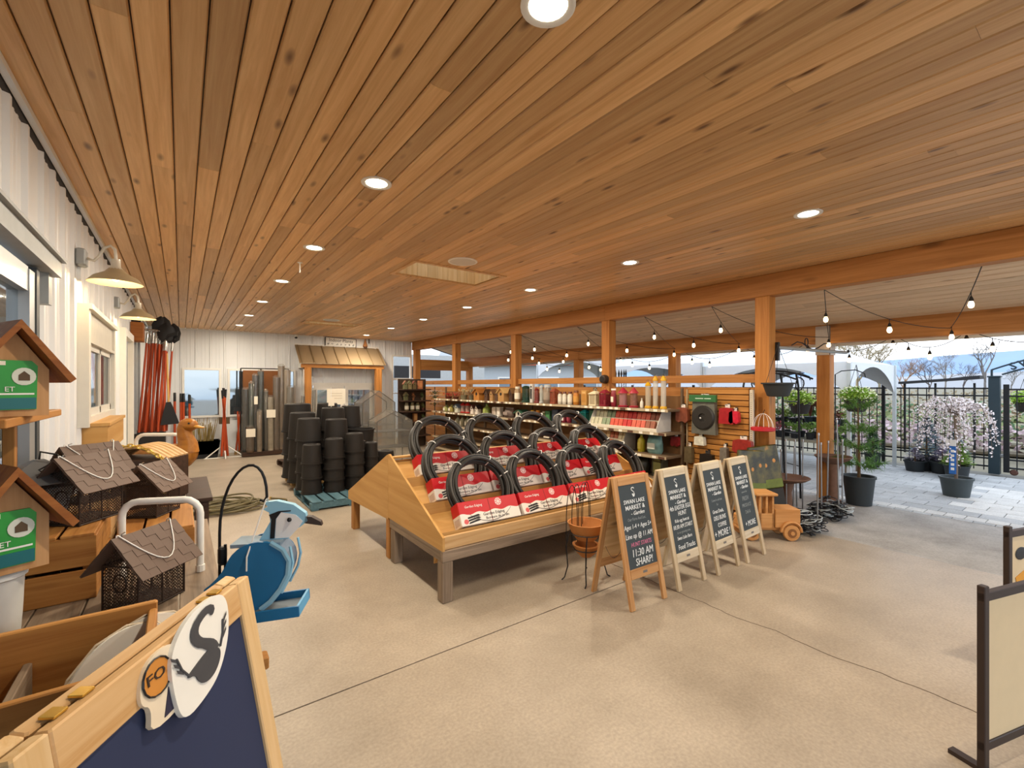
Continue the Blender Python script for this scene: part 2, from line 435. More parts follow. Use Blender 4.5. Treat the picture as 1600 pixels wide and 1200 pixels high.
# beams
def beam(name, label, x0, x1, z0, z1, split):
    b = struct(name, label)
    ys_ = [Y0] + split + [D]
    for a, c in zip(ys_[:-1], ys_[1:]):
        m = MB().bbox(((x0+x1)/2, (a+c)/2, (z0+z1)/2), (x1-x0, c-a-.002, z1-z0), .008); m.build('timber', M['beam'], b)
    return b
beam('beam_inner', 'long brown timber beam under the plank ceiling over the post row', XB, XB + .19, ZC - .28, ZC, [.15, 5.53, 10.9])
beam('beam_outer', 'orange timber beam over the outer posts along the walkway', X2, X2 + .19, Z2 - .29, Z2 + .02, [2.85, 8.2])
PY = [.05, 2.74, 5.43, 8.2, 10.98, 13.6]
for k, y in enumerate(PY):
    if k: struct('post', 'square timber post in the inner row, ' + ORD[k-1] + ' counted from the toy truck', MB().bbox((XB + .095, y + .09, (ZC - .28) / 2), (.18, .18, ZC - .28), .006), M['post'])
    if 0 < k < 6:
        p = struct('post', 'square timber post in the outer row by the walkway, ' + ORD[k-1] + ' counted from the gate', MB().bbox((X2 + .095, y + .09, (Z2 - .29) / 2), (.18, .18, Z2 - .29), .006), M['post'])
        if k == 1: MB().b2((X2 - .006, y - .012, Z2 - .47), (X2 + .2, y, Z2 - .02)).box((X2 - .003, y + .09, Z2 - .245), (.006, .2, .45)).build('post_bracket', plain('b9aca0', .5, .2), p)
# cross beam at far end and dark wing behind
struct('beam_cross', 'knotty timber cross beam at the far end of the walkway', MB().bbox(((XB + X2) / 2 + .1, D - .2, 2.44), (X2 - XB - .19, .14, .34), .006), M['crossbeam'])
# rails and board half wall between inner posts
for k in range(1, 5):
    a, b = PY[k] + .18, PY[k+1]
    r = struct('rail_wall', 'wood rail and low board wall between the inner posts, bay ' + ORD[k-1] + ' from the toy truck')
    MB().bbox((XB + .1, (a+b)/2, 1.85), (.05, b - a, .115), .004).build('rail', M['rail'], r)
    nb = 12; hb = 1.73 / nb
    bmesh_ = MB().bbox((0, 0, 0), (.03, b - a, hb - .004), .003).mesh('board', M['rail'])
    for q in range(nb): obj('board', bmesh_, r, (XB + .12, (a+b)/2, hb * (q + .5)))
# floor slabs with saw-cut joints
floor = struct('floor', 'smooth tan concrete floor cast in slabs with saw cut joints')
XE = 6.1
fx = [-1.2, 3.42, XE]; fy = [Y0 - 1, 2.67, 7.8, D]
for i in range(2):
    for j in range(3):
        if i == 1 and j == 0: x0 = fx[i]
        g = .0055
        MB().b2((fx[i] + (g if i and j else 0), fy[j] + g, -.15), (fx[i+1] - (g if i == 0 and j else 0), fy[j+1] - g, 0)).build('slab', M['concrete'], floor)
MB().b2((-1.2, Y0 - 1, -.3), (XE, D, -.015)).build('joint_filler', plain('4d3f33', .9), floor)
# the crack running along the slab in front of the boards
ck = MB(); prev = None
y = 2.64; x = 3.41; crk = random.Random(3)
pts = []
while y > -.6: pts.append((x, y)); y -= crk.uniform(.03, .09); x = 3.42 + max(-.035, min(.035, x - 3.42 + crk.uniform(-.016, .016)))
for (ax, ay), (bx_, by) in zip(pts[:-1], pts[1:]):
    w1 = .0036
    ck.add([(ax-w1, ay, .0006), (ax+w1, ay, .0006), (bx_+w1, by, .0006), (bx_-w1, by, .0006)], [(0,1,2,3)])
ck.build('hairline_crack', plain('54453a', .95), floor)
# asphalt strip, pavers, ground
struct('pavement', 'worn grey asphalt strip between the concrete floor and the pavers', MB().b2((XE, -6, -.2), (8.2, 22, -.006)), M['asphalt'])
pav = struct('paving', 'grey concrete pavers laid outside the porch in front of the gate')
MB().b2((8.2, -6, -.2), (13.4, 22, -.03)).build('sand_bed', plain('77756f', .95), pav)
pmesh = {}
npv = 0; rest = MB(); rest2 = MB()
def paver(x0, y0, x1, y1, lt):
    global npv
    g = .004; key = (round(x1-x0, 3), round(y1-y0, 3), lt)
    vis = (y0 > .2 and y1 < 3.3 and x0 < 13) and npv < 300
    if vis:
        if key not in pmesh: pmesh[key] = MB().bbox((0, 0, 0), (x1-x0-2*g, y1-y0-2*g, .06), .004).mesh('paver', M['paver_light' if lt else 'paver'])
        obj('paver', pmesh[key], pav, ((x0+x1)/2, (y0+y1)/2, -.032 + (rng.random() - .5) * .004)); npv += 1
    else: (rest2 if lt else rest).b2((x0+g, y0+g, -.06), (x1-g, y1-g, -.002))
for j in range(60):
    y = -4 + j * .2
    paver(8.2, y, 8.32, y + .2, False)
    paver(8.32, y + .1, 8.55, y + .3, True)
for i in range(14):
    x = 8.55 + i * .3
    yy = -4 + (.2 if i % 2 else 0)
    while yy < 8:
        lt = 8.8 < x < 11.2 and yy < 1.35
        paver(x, yy, x + .3, yy + .4, lt); yy += .4
for mbx, mt in ((rest, 'paver'), (rest2, 'paver_light')):
    o = mbx.build('paver_field', M[mt], pav); o['kind'] = 'stuff'
struct('ground', 'open nursery ground and fields beyond the fence', MB().b2((13.4, -300, -.3), (700, 500, -.04)).b2((-60, 22, -.3), (13.4, 500, -.04)), M['ground'])
struct('ground_entry', 'concrete apron behind the viewer', MB().b2((-20, -40, -.25), (XE, Y0 - 1, -.004)), M['concrete'])
struct('ground_side', 'asphalt yard beside the paving', MB().b2((XE, -40, -.25), (13.4, -6, -.01)), M['asphalt'])
# ribbed metal walls: profile along the wall
def ribbed(u0, u1, z0, z1, fn, name, parent):
    """one sheet: trapezoid ribs every .305 m; fn(u, out, z) -> world"""
    m = MB(); pts = []
    u = u0
    k = math.ceil((u0 - .04) / .305)
    prof = [(u0, 0)]
    while k * .305 < u1:
        c = k * .305
        for du, o in ((-.03, 0), (-.016, .022), (.016, .022), (.03, 0), (.115, 0), (.122, .004), (.14, .004), (.147, 0), (.185, 0), (.192, .004), (.21, .004), (.217, 0)):
            if u0 < c + du < u1: prof.append((c + du, o))
        k += 1
    prof.append((u1, 0))
    n = len(prof)
    m.add([fn(u, o, z0) for u, o in prof] + [fn(u, o, z1) for u, o in prof], [(i, i+1, n+i+1, n+i) for i in range(n-1)])
    m.build(name, M['white_metal'], parent)
lw = lambda u, o, z: (XW + o, u, z)
wall_left = struct('wall_left', 'white ribbed metal wall along the left of the porch')
MB().b2((XW - .2, 7.9, 0), (XW - .15, 9.05, 2.6)).build('wall_core', plain('3a3a38', .8), wall_left)
# openings: sliding door Y<3.35 (Z<2.37), window 4.95-6.55 (1.45-2.3), door 7.9-9.0 (<2.42)
def panels(segs, fn, parent, step=.915):
    for u0, u1, z0, z1 in segs:
        u = u0
        while u < u1 - .01:
            e = min(u1, (math.floor(u / step + 1e-6) + 1) * step)
            if u1 - e < .12: e = u1
            ribbed(u, e, z0, z1, fn, 'metal_panel', parent); u = e
ZT = ZC - .1
panels([(Y0, 3.4, 2.37, ZT), (3.4, 4.9, 0, ZT), (4.9, 6.6, 2.33, ZT), (4.9, 6.6, 0, 1.42), (6.6, 7.9, 0, ZT), (7.9, 9.0, 2.42, ZT), (9.0, D, 0, ZT)], lw, wall_left)
MB().b2((XW - .02, Y0, ZT + .0), (XW - .006, D, ZC)).build('dark_closure', plain('3b3836', .8), wall_left)
MB().b2((XW - .0, Y0, ZC - .035), (XW + .03, D, ZC - .001)).build('wall_trim', M['white'], wall_left)
bw = lambda u, o, z: (u, D - o, z)
wall_back = struct('wall_back', 'white ribbed metal wall at the far end of the porch')
ZB = ZC
panels([(XW, .02, 0, ZB), (.02, .84, 2.2, ZB), (.02, .84, 0, .95), (.84, .98, 0, ZB), (.98, 2.6, 2.2, ZB), (.98, 2.6, 0, .95), (2.6, 3.06, 0, ZB), (3.06, 4.8, 1.78, ZB), (4.8, 5.4, 0, ZB), (5.4, XB, 2.74, ZB)], bw, wall_back)
MB().b2((XW, D - .03, ZB - .03), (XB, D - .001, ZB - .001)).build('wall_trim', M['white'], wall_back)
# room beyond the right-hand opening of the back wall and the wing behind the walkway
wing = struct('wall_wing', 'dim building wing behind the walkway with grey upper wall')
MB().b2((5.3, D + 5.6, 0), (12.5, D + 5.7, 3.2)).build('far_wall', plain('b5b8b8', .7), wing)
MB().b2((XB + .3, D + 2.2, 2.05), (X2 + .2, D + 2.3, 2.5)).build('dark_header', plain('39393b', .7), wing)
MB().b2((2.5, D + .05, 0), (2.56, D + 5.7, 3.2)).b2((-1.2, D + 5.6, 0), (2.5, D + 5.7, 3.2)).b2((-1.2, D + .05, 0), (-1.14, D + 5.6, 3.2)).build('inner_wall', plain('8d8578', .8), wing)
MB().b2((-1.2, D, -.2), (12.5, D + 6, -.004)).build('inner_floor', M['concrete'], wing)
wl_ = MB()
for i in range(5): wl_.b2((5.6 + i * .25, D + 5.5, .6), (5.8 + i * .25, D + 5.59, 2.3))
wl_.build('bright_panel', M['white_metal'], wing)
# ------------------------------------------------------------------ doors, windows
WHT = plain('d9d6cd', .5, var=.04)
ALU = plain('b9bcbd', .35, .5, .04)
d1 = struct('door_1', 'aluminium framed sliding glass door at the left edge under a metal hood')
MB().b2((XW, -.6, 2.37), (XW + .1, 3.64, 2.46)).b2((XW, -.6, 2.46), (XW + .12, 3.66, 2.475)).build('track_hood', M['galv'], d1)
MB().b2((XW + .0, 3.5, 2.2), (XW + .07, 3.58, 2.37)).build('hood_end', M['galv'], d1)
for y in (.9, 3.22, 2.1): MB().b2((XW - .03, y, 0), (XW + .05, y + .1, 2.33)).build('stile', ALU, d1)
for z in (.02, 2.22): MB().b2((XW - .02, -.6, z), (XW + .045, 3.22, z + .12)).build('door_rail', ALU, d1)
MB().b2((XW + .0, -.6, .14), (XW + .01, 3.22, 2.22)).build('pane', M['window'], d1)
MB().b2((XW + .0, 3.33, 0), (XW + .055, 3.39, 2.36)).build('jamb', plain('4c5154', .5), d1)
MB().b2((XW - .9, -1, 0), (XW - .8, 3.6, 2.8)).build('room_behind', plain('b9ab93', .8), d1)
w1 = struct('window_1', 'white framed service window in the left wall above a wood ledge')
XF = XW + .07
MB().b2((XW, 4.85, 1.42), (XF, 4.95, 2.36)).b2((XW, 6.55, 1.42), (XF, 6.65, 2.36)).b2((XW, 4.85, 2.36), (XF + .02, 6.65, 2.4)).b2((XW, 4.95, 1.42), (XF, 6.55, 1.5)).build('casing', WHT, w1)
MB().b2((XW, 4.95, 2.12), (XF - .02, 6.55, 2.36)).b2((XW, 4.95, 2.1), (XF, 6.55, 2.125)).build('shutter_box', plain('cfcabd', .5), w1)
for a in (4.97, 5.72, 6.47): MB().b2((XW + .005, a, 1.5), (XW + .04, a + .06, 2.1)).build('sash', WHT, w1)
MB().b2((XW + .005, 4.97, 1.5), (XW + .04, 6.53, 1.56)).b2((XW + .005, 4.97, 2.05), (XW + .04, 6.53, 2.1)).build('sash_rail', WHT, w1)
for a in (5.03, 5.78): MB().b2((XW + .015, a, 1.56), (XW + .025, a + .69, 2.05)).build('pane', M['window'], w1)
MB().b2((XW - .5, 4.8, 1.2), (XW - .45, 6.7, 2.5)).build('room_behind', plain('97856c', .8), w1)
led = thing('wooden_ledge', 'varnished plywood ledge box fixed under the left wall window', 'ledge', (XW, 5.53, 1.2))
MB().b2((0, -.63, .225), (.19, .63, .25)).build('top', M['ply_y'], led)
MB().b2((.155, -.6, .0), (.175, .6, .225)).build('front', M['ply_y'], led)
for y in (-.62, .6): MB().b2((0, y, 0), (.175, y + .02, .225)).build('end', M['ply'], led)
d2 = struct('door_2', 'white side door recessed in the left wall near the garden tools')
MB().b2((XW, 7.82, 0), (XW + .07, 7.92, 2.42)).b2((XW, 8.98, 0), (XW + .07, 9.08, 2.42)).b2((XW, 7.82, 2.42), (XW + .07, 9.08, 2.52)).build('casing', M['white'], d2)
MB().b2((XW - .06, 7.92, 0), (XW - .01, 8.98, 2.42)).build('leaf', plain('c4bba9', .6), d2)
MB().tube([(XW, 8.1, 1.0), (XW + .04, 8.1, 1.0), (XW + .04, 8.2, 1.0)], .009).build('handle', M['chrome'], d2)
def back_window(nm, label, x0, x1, z0, z1, mull=()):
    w = struct(nm, label)
    t = .05
    MB().b2((x0, D - .05, z0), (x0 + t, D + .05, z1)).b2((x1 - t, D - .05, z0), (x1, D + .05, z1)).b2((x0 + t, D - .05, z1 - t), (x1 - t, D + .05, z1)).b2((x0 + t, D - .06, z0), (x1 - t, D + .05, z0 + t)).build('frame', M['white'], w)
    for m_ in mull: MB().b2((m_ - .02, D - .03, z0 + t), (m_ + .02, D + .03, z1 - t)).build('mullion', M['white'], w)
    MB().b2((x0 + t, D, z0 + t), (x1 - t, D + .006, z1 - t)).build('pane', M['window'], w)
    return w
back_window('window_2', 'white framed window in the back wall behind the orange handles', .02, .84, .95, 2.2)
back_window('window_3', 'wide window in the back wall behind the wrapped stakes', .98, 2.6, .95, 2.2, (1.5, 2.05))
w4 = struct('window_4', 'tall opening at the right end of the back wall beside the first shelves')
MB().b2((5.4, D - .04, 0), (5.45, D + .06, 2.74)).b2((6.03, D - .04, 0), (6.08, D + .06, 2.74)).b2((5.45, D - .04, 2.69), (6.03, D + .06, 2.74)).build('frame', M['white'], w4)
MB().b2((5.45, D - .02, 1.94), (6.03, D + .04, 2.0)).b2((5.45, D - .02, 1.5), (6.03, D + .02, 1.53)).b2((5.72, D - .02, 0), (5.75, D + .02, 1.94)).build('transom', M['white'], w4)
d3 = struct('door_3', 'white framed double glass door under the tan metal canopy')
for a in (3.06, 3.93): 
    b = a + .87
    lf = MB().b2((a + .01, D - .05, 0), (a + .11, D, 1.76)).b2((b - .11, D - .05, 0), (b - .01, D, 1.76)).b2((a + .11, D - .05, 1.63), (b - .11, D, 1.76)).b2((a + .11, D - .05, 0), (b - .11, D, .25)).build('door_leaf', M['white'], d3)
    MB().b2((a + .11, D - .03, .25), (b - .11, D - .02, 1.63)).build('pane', M['window'], lf)
    MB().tube([(b - .06 if a < 3.5 else a + .06, D - .06, .8), (b - .06 if a < 3.5 else a + .06, D - .1, .82), (b - .06 if a < 3.5 else a + .06, D - .1, 1.08), (b - .06 if a < 3.5 else a + .06, D - .06, 1.1)], .01).build('handle', M['chrome'], lf)
MB().b2((3.0, D - .06, 1.76), (4.86, D, 1.84)).build('header', M['white'], d3)
# ------------------------------------------------------------------ canopy over the door
cn = thing('door_canopy', 'tan standing seam metal canopy on two timber posts over the double door', 'canopy', (3.78, D, 0))
XL, XR, YE, ZE, ZR = -1.2, 1.2, -.62, 2.37, 2.9
TAN = plain('b79f7e', .35, .35, .06, scale=2)
MB().prism([(YE - .04, ZE - .01), (0, ZR), (0, ZR + .015), (YE - .04, ZE + .005)], XR - XL, lambda u, v, w: (XL + w, u, v)).build('roof_sheet', TAN, cn)
seam = MB().prism([(YE - .045, ZE - .005), (0, ZR + .01), (0, ZR + .04), (YE - .045, ZE + .025)], .022, lambda u, v, w: (w - .011, u, v)).mesh('roof_seam', plain('9a825f', .35, .35))
for i in range(8): obj('roof_seam', seam, cn, (XL + .06 + i * (XR - XL - .12) / 7, 0, 0))
MB().b2((XL, -.03, ZR + .01), (XR, 0, ZR + .05)).build('ridge_flashing', M['white'], cn)
MB().bbox((0, YE + .04, ZE - .07), (XR - XL - .1, .09, .1), .006).build('eave_beam', M['crossbeam'], cn)
for sx in (-1, 1):
    MB().bbox((sx * .985, YE + .04, (ZE - .12) / 2), (.17, .17, ZE - .12), .006).build('post', M['post'], cn)
    MB().prism([(YE + .1, ZE - .12), (0, ZE - .12), (0, ZR - .02)], .02, lambda u, v, w, sx=sx: (sx * 1.1 - .01 + w, u, v)).build('gable_end', M['white'], cn)
    MB().b2((sx * 1.08 - .02, -.62, .0), (sx * 1.08 + .02, -.57, 2.2)).build('white_trim', M['white'], cn)
sg = thing('hanging_sign', 'white sign with dark lettering and leaf drawings above the canopy', 'sign', (3.83, D - .04, 2.93), rot=(0, R(1.5), 0))
MB().b2((-.43, -.012, 0), (.43, .012, .23)).build('board', M['white'], sg)
MB().b2((-.45, -.016, -.01), (-.43, .016, .24)).b2((.43, -.016, -.01), (.45, .016, .24)).b2((-.43, -.016, .23), (.43, .016, .245)).build('frame', plain('565350', .6), sg)
text('lettering', 'Indoor Plants', .135, plain('3b3a38', .8), sg, (0, -.014, .155), xs=.95)
for i in range(7):
    m = MB(); r_ = random.Random(i); x = -.36 + i * .12
    m.leaves((x, -.016, .05), (.035, .001, .03), 7, .035, r_); m.tube([(x, -.016, .015), (x + .005, -.016, .06)], .003, 4)
    m.build('leaf_drawing', plain('4a4a46', .8), sg)
gn = thing('hanging_ornament', 'small orange straw ornament hung on the wall right of the lettered sign', 'ornament', (4.55, D - .06, 2.95))
MB().lathe([(.075, 0), (.06, .06), (.03, .16), (.004, .26)], 8).build('cone_hat', plain('b98050', .8), gn)
MB().ball((0, -.01, 0), .06).build('face', plain('6b4c3a', .8), gn)
MB().tube([(0, 0, .26), (.12, 0, .25), (.12, .04, .25)], .006, 4).b2((.11, -.0, .1), (.13, .03, .27)).build('bracket', M['iron'], gn)
sc_ = thing('security_camera', 'small white dome security camera under the ceiling on the back wall', 'camera', (2.6, D - .07, ZC - .05))
MB().lathe([(.055, .05), (.06, .0), (.05, -.03)], 12).build('body', M['white'], sc_, True); MB().ball((0, -.02, -.03), .04).build('dome', M['black'], sc_, True)
# ------------------------------------------------------------------ barn lamps on the left wall
def barn_lamp(loc, label):
    t = thing('wall_lamp', label, 'lamp', loc, group='barn lamps on the left wall')
    CR = plain('d6d0c2', .35, .2)
    MB().bbox((.03, 0, 0), (.06, .13, .13), .01).build('back_box', M['galv'], t)
    MB().tube([(.06, 0, 0), (.1, 0, -.01), (.13, 0, .03), (.16, 0, .1), (.2, 0, .125), (.225, 0, .1), (.23, 0, .05), (.23, 0, .0)], .011, 8).build('gooseneck', CR, t, True)
    MB().lathe([(.03, .02), (.032, -.04), (.05, -.06)], 14, (.23, 0, 0)).build('socket_cup', CR, t, True)
    s = MB().lathe([(.045, -.055), (.07, -.085), (.14, -.125), (.178, -.17), (.174, -.172), (.135, -.135), (.065, -.095), (.04, -.07)], 28, (.23, 0, 0), cap=False)
    s.build('shade', plain('b9a98a', .35, .3), t, True)
    MB().ball((.23, 0, -.125), .03).build('bulb', M['bulb'], t, True)
    ld = bpy.data.lights.new('lamp_light', 'POINT'); ld.energy = 9; ld.color = (1, .74, .42); ld.shadow_soft_size = .03
    obj('lamp_light', ld, t, (.23, 0, -.17))
barn_lamp((XW + .005, 4.79, 2.74), 'cream gooseneck barn lamp above the window, nearer of two on left wall')
barn_lamp((XW + .005, 7.13, 2.74), 'cream gooseneck barn lamp beside the orange tools, farther of two')
# ------------------------------------------------------------------ recessed lights and speakers
ring = MB().lathe([(.06, .004), (.105, .004), (.105, -.006), (.095, -.01), (.075, -.004), (.072, .002)], 28, cap=False).mesh('trim_ring', M['white'], True)
disc = MB().lathe([(.073, .0), (.073, -.003), (.04, -.005)], 24).mesh('diffuser', M['led'], True)
def down(x, y, label):
    t = thing('recessed_light', label, 'ceiling light', (x, y, ZC), group='recessed lights in the plank ceiling')
    obj('trim_ring', ring, t); obj('diffuser', disc, t)
    ld = bpy.data.lights.new('downlight', 'AREA'); ld.shape = 'DISK'; ld.size = .14; ld.energy = LAMP_W; ld.color = (1, .88, .70)
    obj('downlight', ld, t, (0, 0, -.012))
for k in range(7): down(1.12, 1.3 + 1.86 * k, ('round recessed light nearer the left wall, %s in its row from the viewer' % ORD[k]))
for k in range(8): down(4.23, -.27 + 1.86 * k, ('round recessed light nearer the beam, %s in its row from the viewer' % ORD[k]))
for x, y, r_, lb in ((2.63, 4.56, .17, 'white round ceiling speaker beside the nearer skylight'), (2.65, 10.3, .17, 'white round ceiling speaker beside the farther skylight')):
    t = thing('ceiling_speaker', lb, 'speaker', (x, y, ZC))
    MB().lathe([(r_, .0), (r_, -.008), (r_ - .015, -.012), (r_ - .02, -.008)], 28).build('rim', M['white'], t, True)
    MB().lathe([(r_ - .02, -.006), (r_ - .02, -.009)], 28).build('grille', plain('d8d4cf', .8, bump=.4, scale=300), t)
pn = thing('ceiling_sensor', 'thin white rod hanging from the ceiling between the first downlights', 'sensor', (1.12, 5.72, ZC)); MB().lathe([(.018, 0), (.018, -.01), (.008, -.012), (.008, -.12)], 8).build('rod', M['white'], pn); MB().lathe([(.03, 0), (.03, -.006)], 12).build('mount', M['white'], pn)
# ------------------------------------------------------------------ string lights
BWIRE = plain('23201e', .6)
sock = MB().lathe([(.007, .055), (.012, .045), (.021, .02), (.022, 0)], 8).mesh('socket', BWIRE, True)
glob = MB().lathe([(.015, .002), (.024, -.02), (.027, -.042), (.02, -.064), (.006, -.072)], 10).mesh('bulb', M['bulb_dim'], True)
def string(label, path, fr):
    t = thing('string_lights', label, 'string lights', path[0], group='string lights between the beams')
    o = Vector(path[0]); pts = []
    segs = []
    for a, b, sag in fr:
        a, b = Vector(a), Vector(b); n = 10
        for i in range(n + 1):
            q = i / n; p = a.lerp(b, q); p.z -= sag * 4 * q * (1 - q); pts.append(p - o)
    MB().tube(pts, .0045, 4).build('wire', BWIRE, t)
    return t, o
def hang(t, p, o, drop=.05):
    s = obj('socket', sock, t, Vector(p) - o - Vector((0, 0, drop + .05))); obj('bulb', glob, s, (0, 0, 0))
    MB().tube([(0, 0, .05), (0, 0, .055 + drop)], .004, 4).build('lead', BWIRE, s)
ZB1, ZB2, XA, XO = ZC - .275, Z2 - .2, XB + .205, X2 - .012
pk = [oX(1534, 413, XA).y, oX(1288, 453, XA).y, oX(1112, 482, XA).y, oX(1007, 496, XA).y, oX(902, 513, XA).y, oX(814, 527, XA).y, 9.2, 10.3, 11.6]
nm = ['by the gate view', 'over the hanging basket bracket', 'over the slatwall bay', 'over the red feeders bay', 'beside the third post', 'beside the fourth post', 'in the farthest bay']
for k in range(7):
    y0, y1, ym = pk[k], pk[k+1], (pk[k] * .72 + pk[k+1] * .28)
    a, v, b = Vector((XA, y0, ZB1)), Vector((XO, ym + .15, ZB2)), Vector((XA, y1, ZB1))
    t, o = string('dark zigzag string of warm bulbs between the two beams, ' + nm[k], [a], [(a, v, .06), (v, b, .12)])
    for q, (s, e, f) in enumerate(((a, v, .28), (a, v, .95), (v, b, .5))):
        p = s.lerp(e, f); p.z -= (.06 if q < 2 else .12) * 4 * f * (1 - f); hang(t, p, o)
XS = X2 + .215
sw = [-2.6, -1.0, .15, 1.25, 2.0, 3.1, 4.2, 5.45, 7.0, 8.3, 10]
a = Vector((XS, sw[0], Z2 - .22)); t, o = string('long swagged string of bulbs along the outside of the outer beam', [a], [((XS, sw[i], Z2 - .22), (XS, sw[i+1], Z2 - .22), .2) for i in range(len(sw) - 1)])
for i in range(len(sw) - 1):
    for f in (.02, .5, .8):
        hang(t, (XS, sw[i] * (1 - f) + sw[i+1] * f, Z2 - .22 - .2 * 4 * f * (1 - f)), o)
# ------------------------------------------------------------------ sloped display table with garden edging
TX0, TX1, TYF, TYC, TYB = 1.69, 4.62, 3.25, 4.43, 5.78
tb = thing('display_table', 'sloped plywood display table on weathered timber legs holding the black edging coils', 'table', (TX0, TYF, 0))
def tp(mb, nm, mat): return mb.build(nm, mat, tb)
LX, LY, LB = TX1 - TX0, TYC - TYF, TYB - TYF
for x in (.0, LX - .095):
    for y in (.0, LY - .16): tp(MB().bbox((x + .048, y + .048, .165), (.095, .095, .33), .006), 'leg', M['oldwood_z'])
    for y in (LY - .02, LB - .2): tp(MB().bbox((x + .045, y + .05, .2), (.08, .09, .4), .006), 'leg', M['cedar_z'])
tp(MB().bbox((LX/2, .02, .375), (LX, .04, .09), .004), 'frame_rail', M['oldwood'])
tp(MB().bbox((LX/2, LY - .06, .375), (LX - .09, .04, .09), .004), 'frame_rail', M['oldwood'])
for x in (.02, LX - .02): tp(MB().bbox((x, LY/2, .375), (.04, LY - .08, .09), .004), 'frame_rail', M['oldwood_y'])
tp(MB().bbox((LX/2, .035, .475), (LX - .01, .03, .105), .003), 'front_board', M['pine'])
for x in (.0, LX - .02):
    tp(MB().prism([(.0, .42), (LY, .42), (LY, 1.06), (LY - .03, 1.06), (.0, .53)], .02, lambda u, v, w, x=x: (x + w, u, v)), 'end_panel', M['ply_y'])
    tp(MB().prism([(LY + .004, .4), (LB, .34), (LB, .44), (LY + .03, 1.05), (LY + .004, 1.05)], .02, lambda u, v, w, x=x: (x + w, u, v)), 'end_panel', M['ply_y'])
tp(MB().prism([(.05, .37), (LY, .95), (LY, .97), (.05, .39)], LX - .044, lambda u, v, w: (.022 + w, u, v)), 'deck', M['ply'])
tp(MB().prism([(LY + .01, .97), (LB, .4), (LB, .42), (LY + .01, .99)], LX - .044, lambda u, v, w: (.022 + w, u, v)), 'deck', M['ply'])
tp(MB().bbox((LX/2, LY + .01, 1.02), (LX - .044, .06, .02), .003), 'ridge_board', M['ply'])
LEAN = -R(30)
rows = [(3.34, .55, 2.24, .655), (3.70, .715, 2.17, .64), (4.06, .885, 2.19, .65)]
for yb, zb, _, _ in rows:
    y, z = yb - TYF, zb
    tp(MB().prism([(y + .004, z - .012), (y + .13, z - .085), (y + .13, z - .3 + (.0)), (y + .004, max(.40, z - .24))], LX - .06, lambda u, v, w: (.03 + w, u, v)), 'cleat', M['ply'])
# boxed coil: red and white printed carton with wave, coil, ties
def carton_mat():
    m, n, l, p = newmat('carton_print'); p.inputs['Roughness'].default_value = .45
    tc = n.new('ShaderNodeTexCoord'); sp = n.new('ShaderNodeSeparateXYZ'); l.new(tc.outputs['Object'], sp.inputs[0])
    wv = n.new('ShaderNodeMath'); wv.operation = 'SINE'; mu = n.new('ShaderNodeMath'); mu.operation = 'MULTIPLY'; mu.inputs[1].default_value = 38
    l.new(sp.outputs['X'], mu.inputs[0]); l.new(mu.outputs[0], wv.inputs[0])
    m2 = n.new('ShaderNodeMath'); m2.operation = 'MULTIPLY'; m2.inputs[1].default_value = .008; l.new(wv.outputs[0], m2.inputs[0])
    ad = n.new('ShaderNodeMath'); ad.operation = 'SUBTRACT'; l.new(sp.outputs['Z'], ad.inputs[0]); l.new(m2.outputs[0], ad.inputs[1])
    gt = n.new('ShaderNodeMath'); gt.operation = 'GREATER_THAN'; gt.inputs[1].default_value = .098; l.new(ad.outputs[0], gt.inputs[0])
    mx = n.new('ShaderNodeMixRGB'); mx.inputs[1].default_value = srgb('e8e0d4'); mx.inputs[2].default_value = srgb('c4121f'); l.new(gt.outputs[0], mx.inputs[0]); l.new(mx.outputs[0], p.inputs['Base Color'])
    return m
CM = carton_mat()
proto = thing('boxed_edging_coil', 'black garden edging coil in a red and white carton', 'garden edging', group='boxed edging coils on the display table')
BW, BD, BH = .62, .145, .21
bx = MB().bbox((0, 0, BH/2), (BW, BD, BH), .004).build('carton', CM, proto)
MB().b2((-.003, -BD/2 - .001, .002), (.003, -BD/2 + .001, BH - .002)).build('fold_line', plain('8e2a2a', .6), bx)
wd = MB().lathe([(.034, 0), (.034, .001)], 20, (.1, -BD/2, .165), Matrix.Rotation(R(90), 3, 'X')); wd.build('logo_disc', plain('f0d9d4', .6), bx)
st = MB()
for k in range(8): st.box((.1 + .022*math.cos(k*PI/4), -BD/2 - .0015, .165 + .022*math.sin(k*PI/4)), (.018, .0008, .006), (0, -k*PI/4, 0))
st.build('logo_petals', plain('d43a3f', .6), bx)
pc = MB()
for k in range(3): pc.prism([(-.24 + k*.005, .07 - k*.022), (-.13, .085 - k*.02), (-.11, .07 - k*.02), (-.24, .055 - k*.022)], .001, lambda u, v, w: (u, -BD/2 - .0015 + w, v))
pc.build('product_picture', M['black'], bx)
rd = MB().lathe([(.022, 0), (.022, .001)], 16, (-.26, -BD/2, .035), Matrix.Rotation(R(90), 3, 'X')); rd.build('round_seal', plain('d8605f', .5), bx)
text('print', 'Garden Edging', .038, plain('2d2a2a', .7), bx, (.03, -BD/2 - .001, .072))
text('print', 'Bordure de jardin', .034, plain('2d2a2a', .7), bx, (.06, -BD/2 - .001, .036))
text('print', 'Garden Edging', .03, M['white'], bx, (-.16, -BD/2 - .001, .16))
for sx_ in (-1, 1): MB().b2((sx_ * BW/2 - .001, -.05, .02), (sx_ * BW/2 + .001, .05, .08)).build('end_print', plain('c9b9ad', .6), bx)
ct = MB(); cr_ = random.Random(2)
def hoop(r, y, dz, ph, n=44, rt=.0165):
    return [(r * math.cos(2*PI*i/n), y + .012 * math.sin(2*PI*i/n + ph), .325 + dz + r * math.sin(2*PI*i/n)) for i in range(n)]
